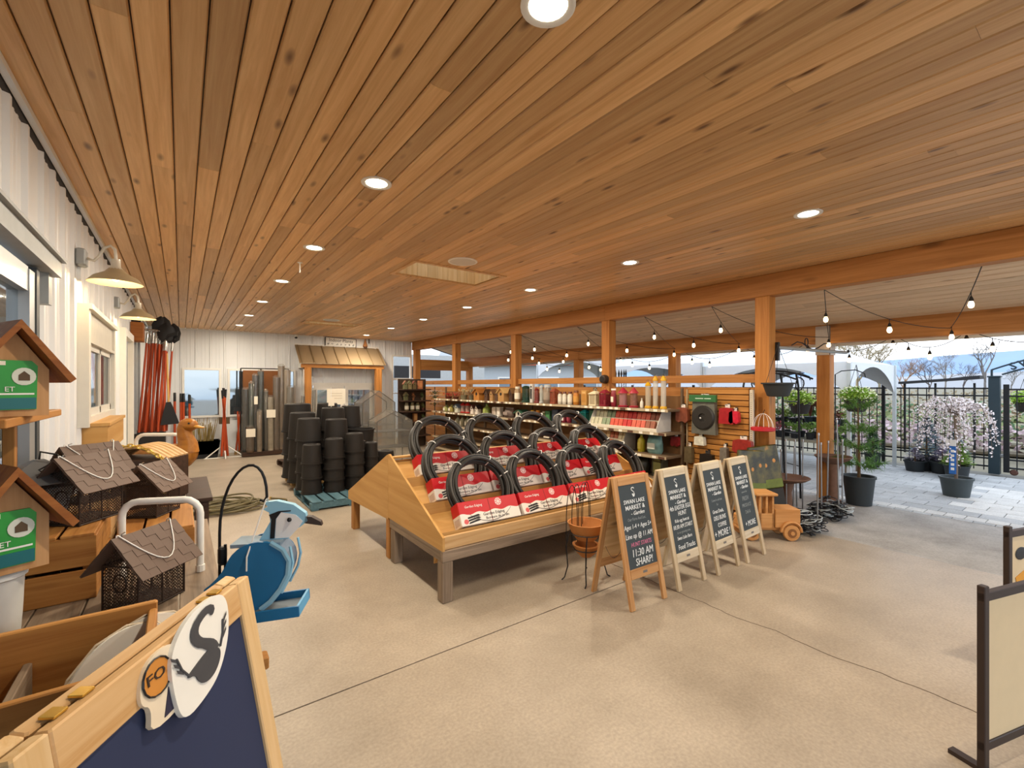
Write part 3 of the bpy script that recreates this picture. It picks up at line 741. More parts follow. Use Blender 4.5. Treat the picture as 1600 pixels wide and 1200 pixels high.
for k, (r, y, dz) in enumerate(((.315, -.045, 0), (.312, -.005, .006), (.318, .035, -.002), (.282, -.03, .008), (.285, .015, 0), (.25, .0, .03), (.3, .058, 0), (.268, -.05, .012), (.262, .04, .01))):
    ct.tube(hoop(r, y, dz, k * 1.3), .0165, 8, closed=True)
ct.build('coil', M['rubber'], proto, True)
HL = MB()
for k, (r, y, dz) in enumerate(((.3165, -.0615, 0), (.2835, -.0465, .008))):
    HL.tube([(p[0], p[1], p[2]) for p in hoop(r, y, dz, k * 1.3 if k == 0 else 3.9)], .003, 5, closed=True)
HL.build('pale_ring', plain('6a655f', .4), proto)  # thin paler grey rings riding the front of two hoops
for a in (60, 128, 20):
    a = R(a); c = Vector((.3 * math.cos(a), 0, .325 + .3 * math.sin(a))); e = Vector((math.cos(a), 0, math.sin(a)))
    lp = []
    for i in range(12):
        q = 2*PI*i/12; lp.append(c + e * (.042 * math.cos(q)) + Vector((0, .072 * math.sin(q) - .005, 0)))
    MB().tube(lp, .005, 5, closed=True).build('cable_tie', M['white'], proto)
rn = ['front', 'middle', 'back']
first = True
for r, (yb, zb, x0, dx) in enumerate(rows):
    for c in range(4):
        rot = (LEAN, 0, R([(-1.5), 1, -1, 2][(c + r) % 4]))
        off = Matrix.Rotation(LEAN, 3, 'X') @ Vector((0, BD/2, 0))
        loc = (x0 + dx * c, yb + off.y, zb + off.z + .002)
        lab = 'black edging coil in red and white carton, %s row, %s from the left' % (rn[r], ORD[c])
        if first: proto.location = loc; proto.rotation_euler = rot; proto['label'] = lab; first = False
        else: copy_tree(proto, loc, label=lab, rot=rot)
# ------------------------------------------------------------------ chalkboard A-frames
def aframe(x, y, rz, w, h, lean, lines, label, wm, wmz, first_lines=True):
    t = thing('chalkboard_sign', label, 'chalkboard', (x, y, 0), rz, group='standing chalkboard signs in a row')
    ln = math.atan2(lean, h); L = math.hypot(h, lean)
    for side in (-1, 1):
        rt = (side * ln * -1 if False else (-ln if side < 0 else ln), 0, 0)
        nm = 'front_frame' if side < 0 else 'rear_frame'
        fr = thing_part(nm, t, (0, side * .012, h), (-ln if side < 0 else ln, 0, 0))
        for sx in (-1, 1): MB().bbox((sx * (w/2 - .026), 0, -L/2), (.05, .024, L), .003).build('stile', wmz, fr)
        MB().bbox((0, 0, -.035), (w - .104, .024, .07), .003).build('rail', wm, fr)
        MB().bbox((0, 0, -L + .26), (w - .104, .024, .075), .003).build('rail', wm, fr)
        sl_ = MB().b2((-w/2 + .05, -.006, -L + .29), (w/2 - .05, .006, -.068)).build('slate', M['slate'] if side < 0 else M['pine'], fr)
        if side < 0:
            MB().b2((-.025, -.0135, -L + .25), (.025, -.0125, -L + .268)).build('maker_plate', plain('77706a', .5, .3), fr)
            yy = -.0075
            # logo: swan head over two words
            zt = -.068
            sw_ = [(.0 + .018 * math.cos(R(a)), zt - .045 + .016 * math.sin(R(a))) for a in range(20, 200, 20)] + [(.012, zt - .07), (.006, zt - .085), (-.014, zt - .08)]
            MB().tube([(p[0], yy, p[1]) for p in sw_], .004, 4).add([(-.016, yy, zt - .085), (.02, yy, zt - .08), (.012, yy, zt - .102), (-.004, yy, zt - .105)], [(0,1,2,3)]).build('swan_logo', M['chalk'], fr)
            text('lettering', 'SWAN LAKE', .046, M['chalk'], fr, (0, yy, zt - .14), bold=.0004)
            text('lettering', 'MARKET &', .05, M['chalk'], fr, (0, yy, zt - .188), bold=.0004)
            text('lettering', '- Garden', .045, M['chalk'], fr, (.02, yy, zt - .235), shear=.35, bold=.0003)
            for (tx, sz, dz, mk, xo) in lines:
                text('lettering', tx, sz, M[mk], fr, (xo, yy, zt - .01 - dz * .95), shear=.12, xs=.82)
    pts = [(-w/2 + .03, -.08 + .16 * i / 8, h * .42 - .07 * math.sin(PI * i / 8)) for i in range(9)]
    MB().tube(pts, .002, 4).build('chain', M['iron'], t)
    return t
def thing_part(nm, parent, loc, rot):
    o = bpy.data.objects.new(nm, None); COL.objects.link(o); o.parent = parent; o.location = loc; o.rotation_euler = rot; o.empty_display_size = .05
    return o
PB = (wood('c99a66', 'a87442', 'x', key='abx', knots=.2, hv=.05, world=False), wood('c99a66', 'a87442', 'z', key='abz', knots=.2, hv=.05, world=False))
PG = (wood('d8cab2', 'bca988', 'x', key='agx', knots=.15, hv=.04, world=False), wood('d3bfa0', 'b39c78', 'z', key='agz', knots=.15, hv=.04, world=False))
aframe(3.03, 2.485, R(-2), .44, 1.0, .2, [('Our Farm And Loc.', .034, .285, 'chalk_dim', 0), ('Ages 1-4 + Ages 5+', .05, .345, 'chalk', 0), ('Line up @ 11 AM', .055, .42, 'chalk', 0), ('HUNT STARTS', .046, .49, 'chalk_pink', .01), ('11:30 AM', .08, .56, 'chalk', .01), ('SHARP!', .078, .635, 'chalk', .015)], 'warm pine chalkboard sign ending in pink writing and SHARP, nearest of the row', *PB)
aframe(3.62, 2.48, R(0), .43, 1.0, .2, [('4th EASTER EGG', .055, .285, 'chalk', .01), ('HUNT', .055, .34, 'chalk', .02), ('Kids egg hunt at', .04, .4, 'chalk', 0), ('10:30 AM START', .05, .455, 'chalk', 0), ('in our growing area', .03, .505, 'chalk_dim', 0), ('Swan Lake Barn', .042, .555, 'chalk', 0), ('Food Trucks', .06, .635, 'chalk', .01)], 'pale wood chalkboard sign about food trucks and an egg hunt, second of the row', *PG)
aframe(4.19, 2.46, R(1), .42, 1.0, .2, [('Come in and see', .034, .3, 'chalk_dim', 0), ('for', .034, .345, 'chalk_dim', 0), ('Great Deals,', .048, .41, 'chalk', -.01), ('DELI BUNS', .056, .475, 'chalk', 0), ('COFFEE', .055, .545, 'chalk', .02), ('+ MORE !', .085, .625, 'chalk', 0)], 'pale wood chalkboard sign listing coffee, third of the row', *PG)
aframe(4.7, 2.45, R(2), .42, 1.0, .2, [('come in for', .03, .29, 'chalk_dim', 0), ('FRESH', .06, .36, 'chalk_dim', 0), ('PRODUCE', .05, .43, 'chalk_dim', 0), ('Deli &', .05, .5, 'chalk_dim', 0), ('+ MORE', .075, .62, 'chalk', .01)], 'pale wood chalkboard sign beside the toy truck, last of the row', *PG)
# ------------------------------------------------------------------ wire plant stand with clay bowls
ps = thing('plant_stand', 'black wire plant stand with arched trellis backs and clay bowls behind the first chalkboard', 'plant stand', (2.98, 2.93, 0), R(8))
def arch(x0, x1, y, z0, z1, n=9):
    xm = (x0 + x1) / 2
    return [(x0, y, z0), (x0, y, z0 + (z1 - z0) * .45)] + [(x0 + (xm - x0) * (1 - math.cos(PI/2 * i / n)), y, z0 + (z1-z0) * (.45 + .55 * math.sin(PI/2 * i / n))) for i in range(1, n + 1)]
w = MB()
for a, b in ((-.16, .0), (-.08, .06), (.02, .18), (.08, .2)):
    w.tube(arch(a, b, .1, .3, .84), .004, 5); w.tube([((a + b) - p[0], p[1], p[2]) for p in arch(a, b, .1, .3, .84)], .004, 5)
w.build('trellis', M['iron'], ps)
for k, (sx, sy) in enumerate(((-1, -1), (1, -1), (-1, 1), (1, 1))):
    MB().tube([(sx * .12, sy * .1, .42), (sx * .15, sy * .11, .3), (sx * .14, sy * .1, .12), (sx * .16, sy * .12, .02), (sx * .19, sy * .13, .0)], .006, 6).build('leg', M['iron'], ps)
for z, r in ((.42, .15), (.27, .11)):
    MB().tube([(r * math.cos(2*PI*i/20), r * math.sin(2*PI*i/20), z) for i in range(20)], .005, 5, closed=True).build('ring', M['iron'], ps)
CL = plain('b9793f', .75, var=.15)
MB().lathe([(.09, .36), (.135, .42), (.165, .5), (.17, .51), (.155, .51), (.12, .44), (.07, .4)], 24).build('bowl', CL, ps, True)
MB().lathe([(.05, .2), (.09, .24), (.12, .3), (.125, .31), (.1, .31), (.06, .25)], 20).build('bowl', CL, ps, True)
# ------------------------------------------------------------------ wooden toy truck planter
tk = thing('toy_truck', 'wooden toy truck planter with cab and crate bed beside the last chalkboard', 'toy truck', (5.47, 2.5, 0), R(-38))
TW = wood('d69f64', 'b97e44', 'x', key='truck', knots=.2, hv=.03, world=False); TW2 = plain('b98a58', .6)
MB().bbox((0, 0, .12), (.66, .17, .03), .004).build('chassis', TW, tk)
MB().bbox((.19, 0, .245), (.28, .24, .21), .006).build('bed', TW, tk)
MB().b2((-.12, -.11, .135), (-.1, .11, .30)).b2((.02, -.11, .135), (.04, .11, .5)).b2((-.12, -.11, .135), (.04, -.095, .3)).b2((-.12, .095, .135), (.04, .11, .3)).build('cab', TW, tk)
for x, y in ((-.11, -.1), (-.11, .1), (-.04, -.1), (-.04, .1)): MB().bbox((x, y, .4), (.024, .024, .2), .003).build('cab_pillar', TW, tk)
MB().bbox((-.045, 0, .515), (.24, .27, .028), .006).build('cab_roof', TW, tk)
MB().bbox((-.23, 0, .2), (.2, .18, .13), .012).build('hood', TW, tk)
for x in (-.22, .22):
    for y in (-.13, .13):
        wh = MB().lathe([(.03, -.022), (.085, -.022), (.09, -.015), (.09, .015), (.085, .022), (.03, .022)], 26, (0, 0, 0), Matrix.Rotation(R(90), 3, 'X')).build('wheel', TW, tk, True, (x, y, .09))
        s_ = -1 if y < 0 else 1
        MB().lathe([(.05, 0), (.05, .004)], 20, (0, s_ * .022, 0), Matrix.Rotation(-s_ * R(90), 3, 'X')).build('hub_recess', plain('8a5a2e', .6), wh)
        MB().lathe([(.022, 0), (.022, .014)], 12, (0, s_ * .022, 0), Matrix.Rotation(-s_ * R(90), 3, 'X')).build('hub', TW, wh)
    MB().tube([(x, -.12, .09), (x, .12, .09)], .012, 8).build('axle', TW2, tk)
for y in (-.13, .13): MB().tube([(.22 + .11 * math.cos(R(a)), y, .1 + .11 * math.sin(R(a))) for a in range(0, 181, 20)], .016, 6, flat=(1.6, 1)).build('fender', TW, tk)
MB().lathe([(.02, 0), (.025, .02)], 12, (.33, .07, .24), Matrix.Rotation(R(90), 3, 'Y')).build('knob', TW, tk)
# printed garden panels leaning behind the truck
def printmat(key, a, b, c):
    m, n, l, p = newmat(key); p.inputs['Roughness'].default_value = .35
    tc = n.new('ShaderNodeTexCoord'); no = n.new('ShaderNodeTexNoise'); no.inputs['Scale'].default_value = 9; no.inputs['Detail'].default_value = 5; l.new(tc.outputs['Object'], no.inputs['Vector'])
    cr = n.new('ShaderNodeValToRGB'); cr.color_ramp.elements[0].position = .38; cr.color_ramp.elements[0].color = srgb(a); cr.color_ramp.elements[1].position = .62; cr.color_ramp.elements[1].color = srgb(b)
    e = cr.color_ramp.elements.new(.75); e.color = srgb(c); l.new(no.outputs['Fac'], cr.inputs['Fac']); l.new(cr.outputs[0], p.inputs['Base Color']); return m
PM = printmat('leaf_print', '2c2a17', '5d5628', 'a6792f')
for k, (x, y, rz, lb, h, w_) in enumerate(((5.70, 2.74, -20, 'olive printed plant bag leaning behind the last chalkboard', .95, .42), (6.0, 2.62, -30, 'dark olive printed plant bag standing behind the toy truck', 1.0, .4))):
    t = thing('printed_bag', lb, 'bag', (x, y, 0), R(rz), group='printed bags behind the toy truck', rot=(R(-7), R(4 - 10 * k), R(rz)))
    MB().bbox((0, 0, h * .73), (w_, .035, h * .54), .012).build('panel', PM, t)
    MB().bbox((0, -.001, h * .52), (w_ * .98, .037, h * .12), .01).build('grass_band', plain('6d7a2c', .5, var=.3), t)
    MB().bbox((0, 0, h * .23), (w_ * .94, .034, h * .46), .012).build('lower_panel', plain('2b261f', .6), t)
    for i in range(3): MB().ball((-.12 + i * .12, -.017, h * .8 - .05 * (i % 2)), (.022, .004, .026)).build('flower_print', plain('c98e4e', .6), t)
# piles of black stake lights and steel poles
def pile(x, y, label, n, s, seed):
    t = thing('wire_pile', label, 'wire pile', (x, y, 0))
    r_ = random.Random(seed); m1 = MB(); m2 = MB(); m3 = MB()
    for i in range(n):
        a = r_.uniform(0, 6.28); rr = s * math.sqrt(r_.random()); z = .02 + r_.random() * .28 * (1 - .5 * rr / s)
        cx, cy = rr * math.cos(a), rr * math.sin(a); q = r_.uniform(.05, .11); tl = r_.uniform(-.35, .35); ph = r_.uniform(0, 6)
        pts = [(cx + q * math.cos(2*PI*j/14 + ph), cy + q * .8 * math.sin(2*PI*j/14 + ph), max(.008, z + tl * q * math.cos(2*PI*j/14))) for j in range(14)]
        (m1 if i % 3 else m2).tube(pts, .006, 5, closed=True)
        if i % 2: m3.ball((cx, cy, max(.025, z)), .022, 7, 5)
    m1.build('wire_loops', M['black'], t)['kind'] = 'stuff'; m2.build('pale_loops', plain('b9c1c3', .4), t)['kind'] = 'stuff'; m3.build('lamp_heads', M['black'], t)['kind'] = 'stuff'
pile(6.02, 2.36, 'tangled pile of black wire loops beside the toy truck', 80, .24, 1)
pile(6.95, 2.36, 'tangled pile of black wire loops near the outer post', 70, .22, 2)
pole = MB().lathe([(.009, 0), (.009, 1.0)], 8).mesh('pole', M['steel'], True)
for i, (px, pt, pb, X) in enumerate(((1219, 705, 800, 6.3), (1229, 690, 795, 6.6), (1239, 700, 790, 7.0), (1245, 690, 790, 7.2), (1254, 690, 785, 6.9), (1277, 680, 832, 6.2), (1284, 695, 800, 6.8), (1292, 692, 786, 7.2), (1311, 660, 800, 6.9), (1316, 690, 795, 7.1))):
    a = oX(px, pb, X); b = oX(px, pt, X)
    t = thing('steel_stake', 'thin steel stake standing upright by the wire piles, %s from the left' % ORD[i], 'stake', (a.x, a.y, 0), group='steel stakes by the wire piles')
    MB().tube([(0, 0, 0), (.01 * ((i * 7) % 5 - 2), .01 * ((i * 3) % 5 - 2), b.z)], .009, 7).build('rod', M['steel'], t, True); MB().lathe([(.012, 0), (.012, .03)], 7, (.01 * ((i * 7) % 5 - 2), .01 * ((i * 3) % 5 - 2), b.z)).build('cap', M['chrome'], t)
# framed boards at the right edge of the view
def panel_sign(a, b, z1, label, txt):
    a, b = Vector(a), Vector(b); d = b - a; L = d.length; ang = math.atan2(d.y, d.x)
    t = thing('standing_sign', label, 'sign', (a.x, a.y, 0), ang)
    BR = plain('33251f', .5)
    for x in (.0, L - .035): MB().bbox((x + .0175, 0, z1/2), (.035, .03, z1), .003).build('upright', BR, t)
    for z in (.12, z1 - .05): MB().bbox((L/2, 0, z), (L, .028, .04), .003).build('crossbar', BR, t)
    pn_ = MB().b2((.035, -.006, .14), (L - .035, .006, z1 - .07)).build('panel', plain('d9c29a', .6, var=.04), t)
    for x in (0, L - .04): MB().b2((x, -.1, .0), (x + .04, .12, .02)).build('foot', BR, t)
    if txt:
        MB().ball((.14, -.008, z1 - .18), (.06, .003, .04)).build('dark_emblem', M['black'], t)
        for i in range(3): MB().box((.14, -.008, z1 - .34 - i * .12), (.1, .002, .07), (0, R(20 * (i - 1)), 0)).build('orange_letter_block', plain('e09a2c', .6), t)
panel_sign((2.92, .4), (3.75, .15), .845, 'brown framed cream standing board at the right edge, nearer one', False)
panel_sign((4.08, .45), (4.9, .2), .89, 'brown framed cream board with orange print at the right edge, farther one', True)
# ------------------------------------------------------------------ shelving along the post row
SHX0, SHX1 = 5.52, 5.96
LEV = [.12, .41, .74, 1.075, 1.41]
SHM = plain('6e5a45', .6); TAGM = M['paper']; STRIP = plain('b5a487', .6)
tagm = MB().b2((-.004, -.032, -.018), (0, .032, .018)).mesh('price_tag', TAGM)
tagd = MB().b2((-.004, -.05, -.016), (0, .05, .016)).mesh('price_tag', plain('5b3a2c', .6))
bays = [3.86, 5.6, 7.4, 9.2, 11.2]
tr = random.Random(8)
for k in range(4):
    a, b = bays[k], bays[k+1]
    t = thing('shelving_unit', 'brown metal shop shelving along the post row, %s bay from the slatwall' % ORD[k], 'shelves', (SHX0, a, 0), group='shop shelving along the posts')
    L = b - a; W = SHX1 - SHX0
    MB().b2((W - .02, .0, .05), (W, L, 1.6)).build('back_panel', plain('7a5632', .7), t)
    for y in (.0, L - .03): MB().b2((W - .06, y, 0), (W - .02, y + .03, 1.72)).build('upright', SHM, t)
    MB().b2((.02, .01, 0), (W - .03, L - .01, .1)).build('kick_base', SHM, t)
    for q, z in enumerate(LEV):
        x0 = 0 if q < 4 else .04
        s = MB().b2((x0, .004, z - .03), (W - .02, L - .004, z)).build('shelf', SHM, t)
        MB().b2((x0 - .006, .004, z - .036), (x0, L - .004, z + .004)).build('price_rail', STRIP, s)
        y = .08
        if q >= 2:
            while y < L - .08:
                if tr.random() < .8: obj('price_tag', tagm if tr.random() < .72 else tagd, s, (x0 - .007, y, z - .016))
                y += tr.uniform(.11, .2)
# end display facing the viewer
ed = thing('end_shelves', 'dark shelves of birdhouses at the far end of the shop shelving', 'shelves', (5.4, 11.9, 0))
for z in (.35, .73, 1.04, 1.34, 1.66): MB().b2((-.42, 0, z - .03), (.42, .4, z)).build('shelf', M['darkwood'], ed)
MB().b2((-.42, .4, 0), (.42, .42, 1.95)).build('back_panel', plain('4a3a2c', .8), ed)
for x in (-.42, .4): MB().b2((x, .36, 0), (x + .02, .4, 1.95)).build('upright', M['darkwood'], ed)
# merchandise builders: each fills thing t with parts; w,h overall size, c colours
def it_house(t, w, h, c):
    b = plain(c[0], .7); r = plain(c[1], .7); hb = h * .66
    MB().prism([(-w/2*.8, 0), (w/2*.8, 0), (w/2*.8, hb), (0, h * .95), (-w/2*.8, hb)], w * .8, lambda u, v, q: (q - w*.4, u, v)).build('body', b, t)
    for s in (-1, 1): MB().prism([(0, h*.97), (0, h), (s*w*.55, hb - .005), (s*w*.55, hb - .025)], w, lambda u, v, q: (q - w*.52, u, v)).build('roof', r, t)
    MB().lathe([(w*.13, 0), (w*.13, .004)], 10, (-w*.4, 0, h*.55), Matrix.Rotation(R(-90), 3, 'Y')).build('hole', M['black'], t)
    MB().tube([(-w*.4, 0, h*.35), (-w*.4 - .03, 0, h*.35)], .006, 5).build('perch', r, t)
def it_tube(t, w, h, c):
    r = w / 2
    MB().lathe([(r*.8, .03), (r*.8, h*.85)], 14, cap=False).build('clear_tube', glassy(c[2] if len(c) > 2 else 'e8e4d8', 'tube_' + (c[2] if len(c) > 2 else 'e8e4d8'), .45), t, True)
    MB().lathe([(r*.6, .028), (r*.6, h*.3)], 12).build('filling', plain(c[1], .8, bump=.5, scale=90), t)
    MB().lathe([(r, 0), (r*1.05, .015), (r*.85, .04)], 14).build('base_tray', plain(c[0], .4), t, True)
    MB().lathe([(r*.85, h*.83), (r*.9, h*.87), (r*.5, h*.95), (.008, h*.98)], 14).build('cap', plain(c[0], .4), t, True)
    MB().tube([(0, r*.6*math.cos(PI*i/8), h*.95 + .04*math.sin(PI*i/8)) for i in range(9)], .003, 4).build('hanger', M['steel'], t)
def it_jar(t, w, h, c):
    r = w / 2
    MB().lathe([(r*.9, 0), (r, .01), (r, h*.72), (r*.7, h*.82), (r*.7, h*.86)], 14).build('jar', plain(c[0], .3), t, True)
    MB().lathe([(r*.78, h*.85), (r*.78, h*.98), (r*.7, h)], 14).build('lid', plain(c[1], .4), t, True)
    MB().lathe([(r*1.01, h*.2), (r*1.01, h*.6)], 14, cap=False).build('label_band', plain(c[2] if len(c) > 2 else 'efe6d2', .7), t, True)
def it_bottle(t, w, h, c):
    r = w / 2
    MB().lathe([(r*.9, 0), (r, .01), (r, h*.6), (r*.35, h*.78), (r*.35, h*.86)], 12).build('bottle', plain(c[0], .3), t, True)
    MB().lathe([(r*.42, h*.85), (r*.42, h)], 10).build('cap', plain(c[1], .4), t, True)
    MB().b2((-r*1.02, -r*.5, h*.15), (-r*.95, r*.5, h*.5)).build('label', plain(c[2] if len(c) > 2 else 'efe6d2', .7), t)
def it_box(t, w, h, c):
    MB().bbox((0, 0, h/2), (w*.8, w, h), .004).build('carton', plain(c[0], .6), t)
    MB().b2((-w*.41, -w*.35, h*.2), (-w*.4, w*.35, h*.75)).build('label', plain(c[1], .6), t)
    MB().b2((-w*.412, -w*.3, h*.8), (-w*.4, w*.3, h*.9)).build('stripe', plain(c[2] if len(c) > 2 else c[1], .6), t)
def it_lantern(t, w, h, c):
    f = plain(c[0], .45); a = w * .42
    MB().bbox((0, 0, .012), (w, w, .024), .004).build('base', f, t)
    for x in (-a, a):
        for y in (-a, a): MB().box((x, y, h*.37), (.012, .012, h*.7)).build('corner_post', f, t)
    MB().rings([[(sx*w*.52*s, sy*w*.52*s, z) for sx, sy in ((-1,-1),(1,-1),(1,1),(-1,1))] for s, z in ((1, h*.72), (1.02, h*.75), (.3, h*.92), (.12, h*.93))]).build('roof', f, t)
    MB().box((0, 0, h*.37), (a*1.9, a*1.9, h*.66)).build('glass', glassy(c[1], 'lan_' + c[1], .4), t)
    MB().lathe([(.02, .025), (.02, h*.35)], 8).build('candle', plain(c[2] if len(c) > 2 else 'efe3c2', .6), t)
    MB().tube([(0, .03*math.cos(2*PI*i/12), h*.96 + .03*math.sin(2*PI*i/12)) for i in range(12)], .003, 4, closed=True).build('ring', f, t)
def it_bag(t, w, h, c):
    MB().rings([[(q*w*.5*math.cos(a), s*w*.5*math.sin(a), z) for a in [2*PI*i/12 for i in range(12)]] for q, s, z in ((.5, .9, 0), (.75, 1, h*.15), (.8, 1, h*.5), (.45, .95, h*.8), (.06, .9, h*.92))]).build('bag', plain(c[0], .35, var=.25, scale=25), t, True)
    MB().b2((-.008, -w*.46, h*.9), (.008, w*.46, h)).build('header_card', plain(c[1], .6), t)
    MB().b2((-w*.42, -w*.25, h*.25), (-w*.36, w*.25, h*.55)).build('label', plain(c[2] if len(c) > 2 else 'efe6d2', .6), t)
def it_plant(t, w, h, c):
    r_ = random.Random(int(w*1e4)); 
    MB().leaves((0, 0, h*.6), (w*.5, w*.5, h*.4), 120, .035, r_, shell=.1).build('foliage', plain(c[0], .7, var=.3), t)
    MB().lathe([(w*.22, 0), (w*.3, h*.3), (w*.32, h*.32)], 10).build('pot', plain(c[1], .6), t, True)
    MB().tube([(0, 0, h*.25), (.004, 0, h*.6)], .006, 5).build('stem', plain('4b3b24', .8), t)
def it_roofeed(t, w, h, c):
    r = w / 2
    MB().lathe([(r*1.0, 0), (r*1.1, .02), (r*.7, .035)], 16).build('tray', plain(c[0], .4), t, True)
    MB().lathe([(r*.8, .03), (r*.8, h*.7)], 16, cap=False).build('clear_wall', glassy(c[1], 'rf_' + c[1], .4), t, True)
    MB().lathe([(r*.7, .032), (r*.55, h*.35)], 14).build('seed', plain('8a4a3c', .9, bump=.5, scale=120), t)
    MB().lathe([(r*1.15, h*.68), (r*1.12, h*.7), (.012, h*.95)], 16).build('roof', plain(c[0], .4), t, True)
    MB().tube([(0, .03*math.cos(PI*i/8), h*.94 + .05*math.sin(PI*i/8)) for i in range(9)], .003, 4).build('hanger', M['steel'], t)
ITEM = dict(house=it_house, tube=it_tube, jar=it_jar, bottle=it_bottle, box=it_box, lantern=it_lantern, bag=it_bag, plant=it_plant, roofeed=it_roofeed)
NAMES = dict(house='birdhouse', tube='tube_feeder', jar='glass_jar', bottle='bottle', box='carton', lantern='lantern', bag='packaged_bag', plant='potted_plant', roofeed='bird_feeder')
def shelf_items(shelf, Z, items, X=5.72):
    n = 0
    for kind, a, b, top, cols, desc in items:
        ya, yb = oX(a, 600, X).y, oX(b, 600, X).y
        w = max(.05, min(.30, (ya - yb) * .82)); h = max(.08, oX((a+b)/2, top, X).z - Z)
        if shelf == 'top': h = min(h, .5)
        else: h = min(h, .29)
        t = thing(NAMES[kind], '%s on the %s shelf, %s item counted from the slatwall' % (desc, shelf, ORD[len(items) - 1 - n]), desc.split()[-1] if kind != 'roofeed' else 'bird feeder', (X + .02, (ya + yb) / 2, Z), group='goods on the %s shelf' % shelf)
        ITEM[kind](t, w, h, cols); n += 1
shelf_items('top', 1.41, [
 ('plant', 694, 706, 612, ('c23a30', '7a3a2c'), 'red flowering plant'), ('plant', 707, 716, 612, ('c4473a', '6b3a2c'), 'red flowering plant'),
 ('plant', 718, 730, 603, ('c9c29a', '8a8468'), 'cream dotted plant'), ('plant', 731, 741, 603, ('9b9a86', '77705c'), 'sage dried plant'),
 ('house', 743, 757, 607, ('b97a34', '9a5f24'), 'orange wooden birdhouse'), ('house', 758, 765, 608, ('5b4030', '3a281c'), 'dark brown birdhouse'),
 ('house', 766, 773, 608, ('b58a58', '6a4c34'), 'tan birdhouse'), ('house', 774, 780, 609, ('5b4030', '8a6a48'), 'dark birdhouse'),
 ('house', 781, 795, 606, ('b58850', 'c9a468'), 'tan peaked birdhouse'), ('house', 796, 803, 606, ('4a3324', '7b5b38'), 'brown slim birdhouse'),
 ('jar', 804, 811, 604, ('a58a68', 'd9d4c4'), 'brown jar'), ('tube', 815, 827, 602, ('1f3a2c', '2b4a38', '39584a'), 'dark green feeder'),
 ('box', 828, 833, 600, ('d9d6cf', '2a2724'), 'white black-faced carton'), ('tube', 834, 841, 606, ('7a2a26', '8e4a40', 'a8605a'), 'red patterned feeder'),
 ('tube', 842, 848, 601, ('b9bcba', 'd0ccc0', 'dfe6e4'), 'clear slim feeder'), ('jar', 849, 860, 601, ('8a7a6a', 'c4c6c4', 'a09284'), 'clear wide jar'),
 ('lantern', 861, 870, 605, ('8e4630', 'b96a4c'), 'rust red lantern'), ('jar', 871, 877, 612, ('d9d2c0', '6a3a2c', 'efe9da'), 'white patterned jar'),
 ('jar', 878, 884, 612, ('d9d2c0', '6a3a2c', 'efe9da'), 'white patterned jar'), ('jar', 886, 893, 612, ('d9d2c0', '6a3a2c', 'efe9da'), 'white patterned jar'),
 ('jar', 895, 903, 610, ('c07a30', '7a4a2a', 'd39a4a'), 'amber jar'), ('box', 909, 919, 610, ('c69550', 'b5803a', 'd8b070'), 'tan carton'),
 ('lantern', 922, 936, 609, ('e2d6b4', 'efe2c0'), 'cream lantern'), ('lantern', 938, 950, 607, ('8a1f30', 'a8364a'), 'crimson lantern'),
 ('bag', 953, 962, 607, ('8a2634', 'efe6da'), 'dark red tagged bag'), ('roofeed', 965, 980, 604, ('a8283c', 'd9a8a8'), 'red roofed feeder'),
 ('roofeed', 982, 996, 604, ('b03440', 'b98a78'), 'red roofed brown feeder'), ('bottle', 999, 1004, 622, ('e9e4d6', 'd4cdb8'), 'small white bottle'),
 ('tube', 1006, 1017, 596, ('d9a31f', 'c9a878', 'e0d6c0'), 'yellow based feeder'), ('tube', 1018, 1028, 586, ('d9a31f', 'cbb48a', 'e6e2d8'), 'tall yellow based feeder'),
 ('tube', 1030, 1041, 586, ('dba822', 'cbb48a', 'e6e2d8'), 'tall clear yellow feeder')])
